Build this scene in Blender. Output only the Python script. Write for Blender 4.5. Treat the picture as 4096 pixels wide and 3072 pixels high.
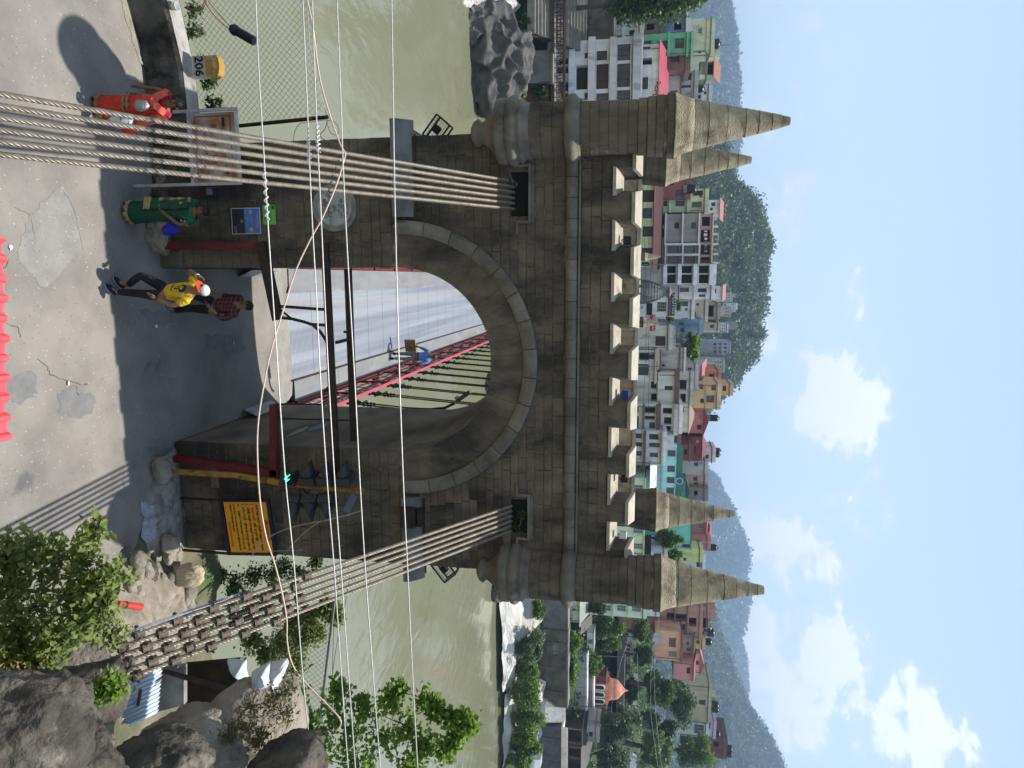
import bpy, bmesh, math, random
import numpy as np
from mathutils import Vector, Matrix, Euler, noise as mnoise

random.seed(7); RNG = np.random.default_rng(11)
for o in list(bpy.data.objects): bpy.data.objects.remove(o)
SC = bpy.context.scene
COL = SC.collection

# ------------------------------------------------------------------ camera
# the photograph was taken with the camera turned on its side: world up runs to the right of the frame
CAM = Vector((-1.572, -11.977, 8.819))
F_PX = 2804.88                      # focal length in pixels of a 4096 px wide frame
FWD = Vector((0.15787875, 0.97150435, -0.1767869))
RGT = Vector((0.98744945, -0.1560934, 0.0240508))
UPV = Vector((0.00422981, 0.17836524, 0.98395526))
cd = bpy.data.cameras.new('camera'); cam = bpy.data.objects.new('camera', cd); COL.objects.link(cam)
cd.sensor_fit = 'HORIZONTAL'; cd.sensor_width = 36.0; cd.lens = 36.0 * F_PX / 4096.0
cd.clip_start = 0.05; cd.clip_end = 20000
mw = Matrix((UPV, -RGT, -FWD)).transposed().to_4x4(); mw.translation = CAM
cam.matrix_world = mw
SC.camera = cam

# ------------------------------------------------------------------ sky, sun, exposure
TOSUN = Vector((1.22, 1.5, 9.3)).normalized()
SUN_EL = math.asin(TOSUN.z); SUN_ROT = math.atan2(TOSUN.x, TOSUN.y)
world = bpy.data.worlds.new('World'); SC.world = world; world.use_nodes = True
wn = world.node_tree.nodes; wl = world.node_tree.links
bg = wn['Background']; bg.inputs[1].default_value = 0.105
sky = wn.new('ShaderNodeTexSky'); sky.sky_type = 'NISHITA'; sky.sun_disc = False
sky.sun_elevation = SUN_EL; sky.sun_rotation = SUN_ROT
sky.air_density = 1.1; sky.dust_density = 1.4; sky.ozone_density = 1.0; sky.altitude = 760
tc = wn.new('ShaderNodeTexCoord')
def wmath(op, a, b=None, c=None, clamp=False):
    n = wn.new('ShaderNodeMath'); n.operation = op; n.use_clamp = clamp
    for i, v in enumerate((a, b, c)):
        if v is None: continue
        if isinstance(v, (int, float)): n.inputs[i].default_value = v
        else: wl.new(v, n.inputs[i])
    return n.outputs[0]
def pdir(X, Y): return (FWD + RGT * ((Y - 1536) / F_PX) + UPV * ((X - 2048) / F_PX)).normalized()
# cumulus: broken by noise, thicker in a band above the hills all the way round, plus the larger banks
sep = wn.new('ShaderNodeSeparateXYZ'); wl.new(tc.outputs['Generated'], sep.inputs[0])
mp = wn.new('ShaderNodeMapping'); mp.inputs['Scale'].default_value = (1, 1, 1.9); wl.new(tc.outputs['Generated'], mp.inputs[0])
n1 = wn.new('ShaderNodeTexNoise'); n1.inputs['Scale'].default_value = 4.4; n1.inputs['Detail'].default_value = 10; n1.inputs['Roughness'].default_value = 0.62
n1.inputs['Distortion'].default_value = 0.25
wl.new(mp.outputs[0], n1.inputs['Vector'])
n2 = wn.new('ShaderNodeTexNoise'); n2.inputs['Scale'].default_value = 24; n2.inputs['Detail'].default_value = 9; n2.inputs['Roughness'].default_value = 0.6
wl.new(mp.outputs[0], n2.inputs['Vector'])
BANKS = [(3330, 1620, .085, .95), (3250, 1540, .06, .7), (3180, 2170, .095, .95), (3120, 2270, .07, .8), (3290, 2640, .10, 1.1), (3230, 2820, .085, 1.0), (3060, 2560, .09, .95),
         (3130, 2700, .09, .9), (3640, 2840, .075, .95), (3720, 2960, .085, 1.0), (3560, 2990, .07, .8), (3110, 520, .10, .62), (3150, 760, .08, .6),
         (3090, 200, .10, .45), (3120, 900, .06, .5), (3010, 1330, .05, .8), (2960, 1480, .05, .75), (3250, 80, .08, .4)]
for az, el, r, k in ((120, 14, .12, .9), (150, 24, .1, .8), (190, 12, .13, .9), (230, 20, .11, .9), (265, 10, .1, .8), (300, 22, .12, .9), (80, 18, .12, .9), (60, 30, .1, .8), (330, 30, .1, .6)):
    BANKS.append((az, el, r, k, 'az'))
acc = None
for b in BANKS:
    if len(b) == 5:
        a, e = math.radians(b[0]), math.radians(b[1]); d = Vector((math.sin(a) * math.cos(e), math.cos(a) * math.cos(e), math.sin(e)))
    else: d = pdir(b[0], b[1])
    vd = wn.new('ShaderNodeVectorMath'); vd.operation = 'DISTANCE'; wl.new(tc.outputs['Generated'], vd.inputs[0]); vd.inputs[1].default_value = d
    m = wmath('SUBTRACT', 1.0, wmath('DIVIDE', vd.outputs['Value'], b[2] * 1.0), clamp=True)
    m = wmath('MULTIPLY', wmath('POWER', m, 0.8), b[3])
    acc = m if acc is None else wmath('MAXIMUM', acc, m)
nn = wmath('ADD', wmath('MULTIPLY', n1.outputs['Fac'], 0.52), wmath('MULTIPLY', n2.outputs['Fac'], 0.48))
cov = wmath('ADD', wmath('MULTIPLY', acc, 0.74), wmath('MULTIPLY', wmath('SUBTRACT', nn, 0.5), 2.7))
mr = wn.new('ShaderNodeMapRange'); mr.interpolation_type = 'SMOOTHERSTEP'; mr.inputs['From Min'].default_value = 0.14; mr.inputs['From Max'].default_value = 0.56
wl.new(cov, mr.inputs['Value'])
veil = wmath('ADD', wmath('MULTIPLY', wmath('POWER', wmath('SUBTRACT', 1.0, wmath('ABSOLUTE', sep.outputs['Z']), clamp=True), 1.2), 0.62), 0.10)
low = wmath('MULTIPLY', wmath('POWER', wmath('SUBTRACT', 1.0, wmath('ABSOLUTE', sep.outputs['Z']), clamp=True), 7.0), wmath('MULTIPLY', n1.outputs['Fac'], 1.1))
cm = wmath('MAXIMUM', wmath('MULTIPLY', mr.outputs[0], 0.94), wmath('ADD', veil, low), None, True)
mixc = wn.new('ShaderNodeMix'); mixc.data_type = 'RGBA'
wl.new(cm, mixc.inputs['Factor']); wl.new(sky.outputs[0], mixc.inputs[6])
cshade = wn.new('ShaderNodeMix'); cshade.data_type = 'RGBA'; cshade.inputs[6].default_value = (6.6, 8.1, 9.0, 1); cshade.inputs[7].default_value = (8.2, 8.5, 8.9, 1)
wl.new(wmath('MAXIMUM', mr.outputs[0], low, None, True), cshade.inputs['Factor']); wl.new(cshade.outputs[2], mixc.inputs[7])
wl.new(mixc.outputs[2], bg.inputs[0])
sl = bpy.data.lights.new('sun', 'SUN'); sun = bpy.data.objects.new('sun', sl); COL.objects.link(sun)
sl.energy = 5.0; sl.angle = math.radians(0.53); sl.color = (1.0, 0.955, 0.88)
sun.rotation_euler = TOSUN.to_track_quat('Z', 'Y').to_euler(); sun.location = (10, 20, 60)
SC.view_settings.view_transform = 'Standard'; SC.view_settings.look = 'None'; SC.view_settings.gamma = 1; SC.view_settings.exposure = 0.5
SC.cycles.max_bounces = 4; SC.cycles.diffuse_bounces = 2; SC.cycles.glossy_bounces = 2; SC.cycles.transparent_max_bounces = 4
SC.cycles.volume_bounces = 0; SC.cycles.caustics_reflective = False; SC.cycles.caustics_refractive = False

# ------------------------------------------------------------------ from a pixel of the photograph and a real distance to a point of the place
def ray(X, Y): return FWD + RGT * ((Y - 1536) / F_PX) + UPV * ((X - 2048) / F_PX)
def at_y(X, Y, y): d = ray(X, Y); return CAM + d * ((y - CAM.y) / d.y)
def at_z(X, Y, z): d = ray(X, Y); return CAM + d * ((z - CAM.z) / d.z)
def at_x(X, Y, x): d = ray(X, Y); return CAM + d * ((x - CAM.x) / d.x)
def at_d(X, Y, dep): return CAM + ray(X, Y) * dep
ZO = {'A': (2000, 0), 'B': (2000, 750), 'C': (2000, 1500), 'D': (2000, 2272), 'E': (1000, 0), 'F': (1000, 750), 'G': (1000, 1500), 'H': (1000, 2272),
      'I': (0, 0), 'J': (0, 750), 'K': (0, 1500), 'L': (0, 2272)}
def zp(l, x, y): return (ZO[l][0] + x / 2.011, ZO[l][1] + y / 2.011)

# ------------------------------------------------------------------ materials
MATS = {}
def lin(c): return tuple(((v / 255) / 12.92 if v / 255 <= .04045 else ((v / 255 + .055) / 1.055) ** 2.4) for v in c)
def M(name, col, col2=None, scale=3.0, rough=.85, bump=.15, bscale=None, metal=0.0, detail=6, contrast=(.35, .65), stretch=(1, 1, 1), rnd=0.0, col3=None, c3scale=.7, c3=(.52, .66),
      spec=.3, trans=0.0, bdist=.02, coat=0.0, emit=None, es=0.0):
    if name in MATS: return MATS[name]
    m = bpy.data.materials.new(name); m.use_nodes = True; nt = m.node_tree; N = nt.nodes; L = nt.links
    b = N['Principled BSDF']; b.inputs['Roughness'].default_value = rough; b.inputs['Metallic'].default_value = metal
    b.inputs['Specular IOR Level'].default_value = spec
    if coat: b.inputs['Coat Weight'].default_value = coat
    geo = N.new('ShaderNodeNewGeometry'); mapn = N.new('ShaderNodeMapping'); mapn.inputs['Scale'].default_value = stretch
    L.new(geo.outputs['Position'], mapn.inputs[0])
    c2 = col2 if col2 else tuple(v * .8 for v in col)
    nz = N.new('ShaderNodeTexNoise'); nz.inputs['Scale'].default_value = scale; nz.inputs['Detail'].default_value = detail; nz.inputs['Roughness'].default_value = .6
    L.new(mapn.outputs[0], nz.inputs['Vector'])
    rp = N.new('ShaderNodeMapRange'); rp.inputs['From Min'].default_value = contrast[0]; rp.inputs['From Max'].default_value = contrast[1]; L.new(nz.outputs['Fac'], rp.inputs['Value'])
    mx = N.new('ShaderNodeMix'); mx.data_type = 'RGBA'; mx.inputs[6].default_value = (*col, 1); mx.inputs[7].default_value = (*c2, 1); L.new(rp.outputs[0], mx.inputs['Factor'])
    out = mx.outputs[2]
    if col3:
        n3 = N.new('ShaderNodeTexNoise'); n3.inputs['Scale'].default_value = c3scale; n3.inputs['Detail'].default_value = 8; n3.inputs['Roughness'].default_value = .65
        L.new(mapn.outputs[0], n3.inputs['Vector'])
        r3 = N.new('ShaderNodeMapRange'); r3.inputs['From Min'].default_value = c3[0]; r3.inputs['From Max'].default_value = c3[1]; L.new(n3.outputs['Fac'], r3.inputs['Value'])
        m3 = N.new('ShaderNodeMix'); m3.data_type = 'RGBA'; L.new(r3.outputs[0], m3.inputs['Factor']); L.new(out, m3.inputs[6]); m3.inputs[7].default_value = (*col3, 1); out = m3.outputs[2]
    if rnd:
        oi = N.new('ShaderNodeObjectInfo'); rr = N.new('ShaderNodeMapRange'); rr.inputs['To Min'].default_value = 1 - rnd; rr.inputs['To Max'].default_value = 1 + rnd * .8
        L.new(oi.outputs['Random'], rr.inputs['Value'])
        mm = N.new('ShaderNodeVectorMath'); mm.operation = 'SCALE'; L.new(out, mm.inputs[0]); L.new(rr.outputs[0], mm.inputs['Scale']); out = mm.outputs[0]
    L.new(out, b.inputs['Base Color'])
    if bump:
        nb = N.new('ShaderNodeTexNoise'); nb.inputs['Scale'].default_value = bscale or scale * 6; nb.inputs['Detail'].default_value = 5; L.new(mapn.outputs[0], nb.inputs['Vector'])
        bp = N.new('ShaderNodeBump'); bp.inputs['Strength'].default_value = min(1, bump * 2); bp.inputs['Distance'].default_value = bdist; L.new(nb.outputs['Fac'], bp.inputs['Height'])
        L.new(bp.outputs[0], b.inputs['Normal'])
    if trans:
        b.inputs['Transmission Weight'].default_value = 0
        td = N.new('ShaderNodeBsdfTranslucent'); L.new(out, td.inputs['Color']); ms = N.new('ShaderNodeMixShader'); ms.inputs[0].default_value = trans
        L.new(b.outputs[0], ms.inputs[1]); L.new(td.outputs[0], ms.inputs[2]); L.new(ms.outputs[0], N['Material Output'].inputs[0])
    if emit:
        b.inputs['Emission Color'].default_value = (*emit, 1); b.inputs['Emission Strength'].default_value = es
    MATS[name] = m; return m
def paint(rgb, name=None, rough=.8, dirt=.75, **k):
    """a painted wall: colour given in display values, weathered by low-contrast stains"""
    c = lin(rgb); g = sum(c) / 3; c = tuple(min(.82, (g + (v - g) * .66) * 1.35) for v in c); nm = name or 'paint_%d_%d_%d' % tuple(int(v) for v in rgb)
    return M(nm, c, tuple(v * dirt for v in c), scale=.9, rough=rough, bump=.05, bscale=14, stretch=(1, 1, .35), contrast=(.42, .72), col3=tuple(v * .5 for v in c), c3scale=.55, c3=(.56, .70), **k)

def rpaint(rgb, rough=.55):
    c = lin(rgb); g = sum(c) / 3; c = tuple((g + (v - g) * .78) * .56 for v in c); return M('roof_%d_%d_%d' % tuple(int(v) for v in rgb), c, tuple(v * .75 for v in c), scale=.8, rough=rough, bump=.05, bscale=10, contrast=(.4, .7))
# ------------------------------------------------------------------ objects
ORG = {}
def tag(o, label=None, cat=None, group=None, kind=None):
    if label: o['label'] = label
    if cat: o['category'] = cat
    if group: o['group'] = group
    if kind: o['kind'] = kind
    return o
def thing(name, label, cat, loc=(0, 0, 0), group=None):
    o = bpy.data.objects.new(name, None); COL.objects.link(o); o.location = loc; o.empty_display_size = .2
    ORG[o.name] = Vector(loc); return tag(o, label, cat, group)
def link(name, me, parent=None):
    o = bpy.data.objects.new(name, me); COL.objects.link(o)
    if parent is not None: o.parent = parent
    return o
def raw(name, verts, faces, mat, parent=None, smooth=False, base=True, mats=None, midx=None):
    """one mesh object; its vertices are given in world coordinates"""
    V = np.asarray(verts, dtype=np.float64).reshape(-1, 3)
    if parent is not None: org = np.array(ORG[parent.name])
    elif base and len(V): org = np.array([(V[:, 0].min() + V[:, 0].max()) / 2, (V[:, 1].min() + V[:, 1].max()) / 2, V[:, 2].min()])
    else: org = np.zeros(3)
    me = bpy.data.meshes.new(name); me.from_pydata((V - org).tolist(), [], faces)
    for mm in (mats or [mat]): me.materials.append(mm)
    if midx is not None: me.polygons.foreach_set('material_index', np.asarray(midx, dtype=np.int32))
    if smooth: me.polygons.foreach_set('use_smooth', np.ones(len(me.polygons), dtype=bool))
    me.update()
    o = link(name, me, parent)
    if parent is None: o.location = org; ORG[o.name] = Vector(org)
    else: ORG[o.name] = ORG[parent.name].copy()
    return o
class MB:
    def __init__(s): s.v = []; s.f = []; s.mi = []; s.cur = 0
    def add(s, V, Fc):
        n = len(s.v); s.v += [tuple(p) for p in V]; s.f += [tuple(i + n for i in f) for f in Fc]; s.mi += [s.cur] * len(Fc); return s
    def quad(s, a, b, c, d): return s.add([a, b, c, d], [(0, 1, 2, 3)])
    def box(s, x0, x1, y0, y1, z0, z1):
        return s.add([(x0, y0, z0), (x1, y0, z0), (x1, y1, z0), (x0, y1, z0), (x0, y0, z1), (x1, y0, z1), (x1, y1, z1), (x0, y1, z1)],
                     [(0, 3, 2, 1), (4, 5, 6, 7), (0, 1, 5, 4), (1, 2, 6, 5), (2, 3, 7, 6), (3, 0, 4, 7)])
    def bev(s, x0, x1, y0, y1, z0, z1, b, jit=0):
        """box whose front (-y) face is chamfered by b"""
        j = lambda: random.uniform(-jit, jit)
        V = [(x0, y1, z0), (x1, y1, z0), (x1, y1, z1), (x0, y1, z1), (x0, y0 + b, z0), (x1, y0 + b, z0), (x1, y0 + b, z1), (x0, y0 + b, z1),
             (x0 + b + j(), y0 + j(), z0 + b + j()), (x1 - b + j(), y0 + j(), z0 + b + j()), (x1 - b + j(), y0 + j(), z1 - b + j()), (x0 + b + j(), y0 + j(), z1 - b + j())]
        Fc = [(8, 9, 10, 11)]
        for i in range(4):
            k = (i + 1) % 4; Fc += [(4 + i, 4 + k, 8 + k, 8 + i), (i, k, 4 + k, 4 + i)]
        return s.add(V, Fc)
    def obox(s, c, ux, uy, uz, sx, sy, sz):
        c = Vector(c); V = []
        for dz in (-1, 1):
            for dy in (-1, 1):
                for dx in (-1, 1): V.append(c + ux * dx * sx / 2 + uy * dy * sy / 2 + uz * dz * sz / 2)
        return s.add(V, [(0, 2, 3, 1), (4, 5, 7, 6), (0, 1, 5, 4), (1, 3, 7, 5), (3, 2, 6, 7), (2, 0, 4, 6)])
    def bar(s, a, b, w, h=None, up=(0, 0, 1)):
        a = Vector(a); b = Vector(b); d = (b - a); L = d.length; d = d / L; u = Vector(up)
        if abs(d.dot(u)) > .97: u = Vector((0, 1, 0))
        r = d.cross(u).normalized(); u = r.cross(d)
        return s.obox((a + b) / 2, d, r, u, L, w, h or w)
    def prism(s, poly, y0, y1):
        """poly: list of (x,z) counter-clockwise seen from -y"""
        n = len(poly); V = [(x, y0, z) for x, z in poly] + [(x, y1, z) for x, z in poly]
        Fc = [tuple(range(n)), tuple(range(2 * n - 1, n - 1, -1))] + [(i, i + n, (i + 1) % n + n, (i + 1) % n) for i in range(n)]
        return s.add(V, Fc)
    def tube(s, pts, r, n=8, cap=True):
        pts = [Vector(p) for p in pts]; R = r if hasattr(r, '__len__') else [r] * len(pts); V = []; Fc = []
        u = None
        for i, p in enumerate(pts):
            d = (pts[min(i + 1, len(pts) - 1)] - pts[max(i - 1, 0)]).normalized()
            if u is None: u = d.orthogonal().normalized()
            u = (u - d * u.dot(d)).normalized(); w = d.cross(u)
            for k in range(n):
                a = 2 * math.pi * k / n; V.append(p + (u * math.cos(a) + w * math.sin(a)) * R[i])
        for i in range(len(pts) - 1):
            for k in range(n): Fc.append((i * n + k, i * n + (k + 1) % n, (i + 1) * n + (k + 1) % n, (i + 1) * n + k))
        if cap: Fc += [tuple(range(n - 1, -1, -1)), tuple((len(pts) - 1) * n + k for k in range(n))]
        return s.add(V, Fc)
    def lathe(s, prof, c, n=24, a0=0, a1=2 * math.pi, ellip=1.0):
        full = abs(a1 - a0 - 2 * math.pi) < 1e-6; m = n if full else n + 1; V = []; Fc = []
        for r, z in prof:
            for k in range(m):
                a = a0 + (a1 - a0) * k / n; V.append((c[0] + r * math.cos(a), c[1] + r * ellip * math.sin(a), c[2] + z))
        for i in range(len(prof) - 1):
            for k in range(n):
                k2 = (k + 1) % m; Fc.append((i * m + k, i * m + k2, (i + 1) * m + k2, (i + 1) * m + k))
        if full: Fc += [tuple(range(m - 1, -1, -1)), tuple((len(prof) - 1) * m + k for k in range(m))]
        return s.add(V, Fc)
    def sphere(s, c, r, n=10, m=7, sx=1, sy=1, sz=1):
        return s.lathe([(max(1e-4, r * math.sin(math.pi * i / m)) * 1, -r * sz * math.cos(math.pi * i / m)) for i in range(m + 1)], c, n, ellip=sy)
    def build(s, name, mat, parent=None, smooth=False, mats=None):
        return raw(name, s.v, s.f, mat, parent, smooth, mats=mats, midx=s.mi if mats else None)
def struct(o): o['kind'] = 'structure'; return o
def stuff(o): o['kind'] = 'stuff'; return o
def textmesh(body, size, origin, ux, uz, mat, name, parent, align='LEFT', thick=0.0, width=None):
    """flat lettering: origin is the left (or centre) of the baseline, ux the reading direction, uz up"""
    c = bpy.data.curves.new('lettering', 'FONT'); c.body = body; c.size = size; c.resolution_u = 2; c.align_x = align; c.offset = thick
    t = bpy.data.objects.new('lettering', c); COL.objects.link(t)
    dg = bpy.context.evaluated_depsgraph_get(); dg.update()
    me = bpy.data.meshes.new_from_object(t.evaluated_get(dg)); V = np.zeros(len(me.vertices) * 3); me.vertices.foreach_get('co', V); V = V.reshape(-1, 3)
    Fc = [tuple(p.vertices) for p in me.polygons]; bpy.data.objects.remove(t); bpy.data.meshes.remove(me)
    if len(V) == 0: return None
    if width: V[:, 0] *= width / max(1e-6, V[:, 0].max() - min(0, V[:, 0].min()))
    W = np.array(origin) + V[:, :1] * np.array(ux) + V[:, 1:2] * np.array(uz)
    return raw(name, W, Fc, mat, parent)
def copy_tree(o, delta, label=None, parent=None, group=None):
    c = o.copy(); COL.objects.link(c)
    if parent is not None: c.parent = parent
    else: c.location = o.location + Vector(delta)
    ORG[c.name] = ORG.get(o.name, Vector()) + Vector(delta)
    if label: c['label'] = label
    if group: c['group'] = group
    for ch in list(o.children): copy_tree(ch, delta, parent=c)
    return c
# ------------------------------------------------------------------ stone, metal and paint used on the bridge
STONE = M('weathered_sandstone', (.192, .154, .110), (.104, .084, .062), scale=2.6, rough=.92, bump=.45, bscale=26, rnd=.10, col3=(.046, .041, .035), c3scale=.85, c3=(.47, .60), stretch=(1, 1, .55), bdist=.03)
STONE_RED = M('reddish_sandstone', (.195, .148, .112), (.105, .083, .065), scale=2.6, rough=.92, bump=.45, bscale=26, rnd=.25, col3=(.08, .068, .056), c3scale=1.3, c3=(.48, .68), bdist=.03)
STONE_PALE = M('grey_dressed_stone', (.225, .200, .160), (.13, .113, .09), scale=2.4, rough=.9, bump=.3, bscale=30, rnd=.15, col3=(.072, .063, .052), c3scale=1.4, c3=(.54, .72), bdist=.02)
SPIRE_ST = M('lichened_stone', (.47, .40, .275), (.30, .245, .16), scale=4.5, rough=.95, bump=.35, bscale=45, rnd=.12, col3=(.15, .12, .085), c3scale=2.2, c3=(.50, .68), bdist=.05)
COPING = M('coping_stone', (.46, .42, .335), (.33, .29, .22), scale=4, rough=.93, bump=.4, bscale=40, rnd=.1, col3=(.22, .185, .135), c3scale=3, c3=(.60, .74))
MORTAR = M('lime_mortar', (.135, .113, .09), (.082, .07, .056), scale=3, rough=.95, bump=.3, bscale=30, col3=(.34, .265, .21), c3scale=1.8, c3=(.51, .60))
PLASTER = M('stained_plaster', (.25, .225, .18), (.105, .092, .075), scale=1.3, rough=.93, bump=.35, bscale=16, stretch=(1, .5, 1), col3=(.21, .125, .095), c3scale=.9, c3=(.54, .68))
DARK = M('niche_shade_black', (.012, .011, .010), rough=.95, bump=0)
IRON = M('dark_iron', (.030, .024, .022), (.06, .038, .028), scale=9, rough=.6, bump=.2, bscale=60, metal=.3)
REDIRON = M('dark_red_iron', (.17, .020, .022), (.09, .014, .016), scale=6, rough=.55, bump=.12, bscale=40, col3=(.06, .03, .022), c3scale=5, c3=(.58, .68))
PINKIRON = M('pinkish_red_rail', (.52, .06, .085), (.36, .045, .06), scale=5, rough=.5, bump=.08, bscale=40)
GALV = M('galvanised_steel', (.42, .43, .44), (.28, .28, .28), scale=8, rough=.42, bump=.08, metal=.75)

B_ = 3.87; HW = 1.67; YD = 4.0; ZCF = 4.62; ZCR = 4.25; ZTOP = 7.82; R_IN = 1.67; R_MID = 2.23; R_OUT = 2.45
CREN = [(-3.24, -2.82), (-2.39, -1.93), (-1.54, -1.09), (-.69, -.21), (.22, .68), (1.09, 1.59), (1.93, 2.45), (2.80, 3.30)]
tower = thing('bridge_tower', 'brown stone gate tower with round arch, battlements and four conical corner turrets', 'tower', (0, 2, 0))

def arch_pts(r, zc, n=28): return [(r * math.cos(math.pi * i / n), zc + r * math.sin(math.pi * i / n)) for i in range(n + 1)]
def tower_core(parent, mat, dx=0, dy=0, front=.012):
    m = MB(); yb = YD - .03
    pf = arch_pts(R_IN + .01, ZCF); pr = arch_pts(R_IN + .01, ZCR)
    def P(x, y, z): return (x + dx, y + dy, z)
    for y, pts in ((front, pf), (yb, pr)):
        for i in range(len(pts) - 1):
            a, b = pts[i], pts[i + 1]; m.quad(P(a[0], y, a[1]), P(b[0], y, b[1]), P(b[0], y, ZTOP + .5), P(a[0], y, ZTOP + .5))
        for s in (-1, 1):
            x0, x1 = sorted((s * (R_IN + .01), s * (B_ - .01)))
            m.quad(P(x0, y, -.6), P(x1, y, -.6), P(x1, y, ZTOP + .5), P(x0, y, ZTOP + .5))
    m.cur = 1
    for i in range(len(pf) - 1): m.quad(P(pf[i][0], front, pf[i][1]), P(pf[i + 1][0], front, pf[i + 1][1]), P(pr[i + 1][0], yb, pr[i + 1][1]), P(pr[i][0], yb, pr[i][1]))
    for s in (-1, 1):
        x = s * (R_IN + .01); m.quad(P(x, front, -.6), P(x, yb, -.6), P(x, yb, ZCR), P(x, front, ZCF))
    m.cur = 0
    for s in (-1, 1):
        x = s * (B_ - .01); m.quad(P(x, front, -11), P(x, yb, -11), P(x, yb, ZTOP + .5), P(x, front, ZTOP + .5))
    m.quad(P(-B_ + .01, front + .3, ZTOP + .1), P(B_ - .01, front + .3, ZTOP + .1), P(B_ - .01, yb - .3, ZTOP + .1), P(-B_ + .01, yb - .3, ZTOP + .1))
    m.quad(P(-B_ + .01, front, -11), P(B_ - .01, front, -11), P(B_ - .01, front, -.6), P(-B_ + .01, front, -.6))
    m.quad(P(-B_ + .01, yb, -11), P(B_ - .01, yb, -11), P(B_ - .01, yb, -.6), P(-B_ + .01, yb, -.6))
    for y in (front + .38, yb - .38): m.quad(P(-B_, y, ZTOP), P(B_, y, ZTOP), P(B_, y, ZTOP + .5), P(-B_, y, ZTOP + .5))
    return m.build('wall_core', mat, parent, mats=[mat, PLASTER])

def stone_rects():
    """courses of squared stone on the front face, left out where the arch, niches and impost blocks stand"""
    out = []; z = .02
    while z < 8.30:
        h = random.choice((.145, .15, .155, .16)) if z > 4.9 else random.choice((.155, .17, .185, .2, .215))
        if z < 7.55 < z + h + .05: h = 7.555 - z
        if 7.5 < z < 7.8: z = 7.825; continue
        if z > 7.8: h = .166
        z1 = min(z + h, 8.33)
        if z1 < ZCF: spans = [(-B_, -HW), (HW, B_)]
        else:
            dz = z1 - ZCF; w = math.sqrt(R_OUT ** 2 - dz ** 2) - .06 if dz < R_OUT - .05 else 0
            spans = [(-B_, -w), (w, B_)] if w > 0 else [(-B_, B_)]
        for a, b in spans:
            x = a
            while x < b - .001:
                w = random.choice((.26, .31, .36, .42, .5, .58)) * random.uniform(.92, 1.1)
                if b - (x + w) < .17: w = b - x
                out.append((x, x + w, z, z1)); x += w
        z = z1
    return out
NICHE = [(-3.22, -2.50, 6.64, 6.93), (2.48, 3.10, 6.62, 6.91)]
def in_niche(r): return any(r[0] < n[1] - .02 and r[1] > n[0] + .02 and r[2] < n[3] - .02 and r[3] > n[2] + .02 for n in NICHE)
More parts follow.
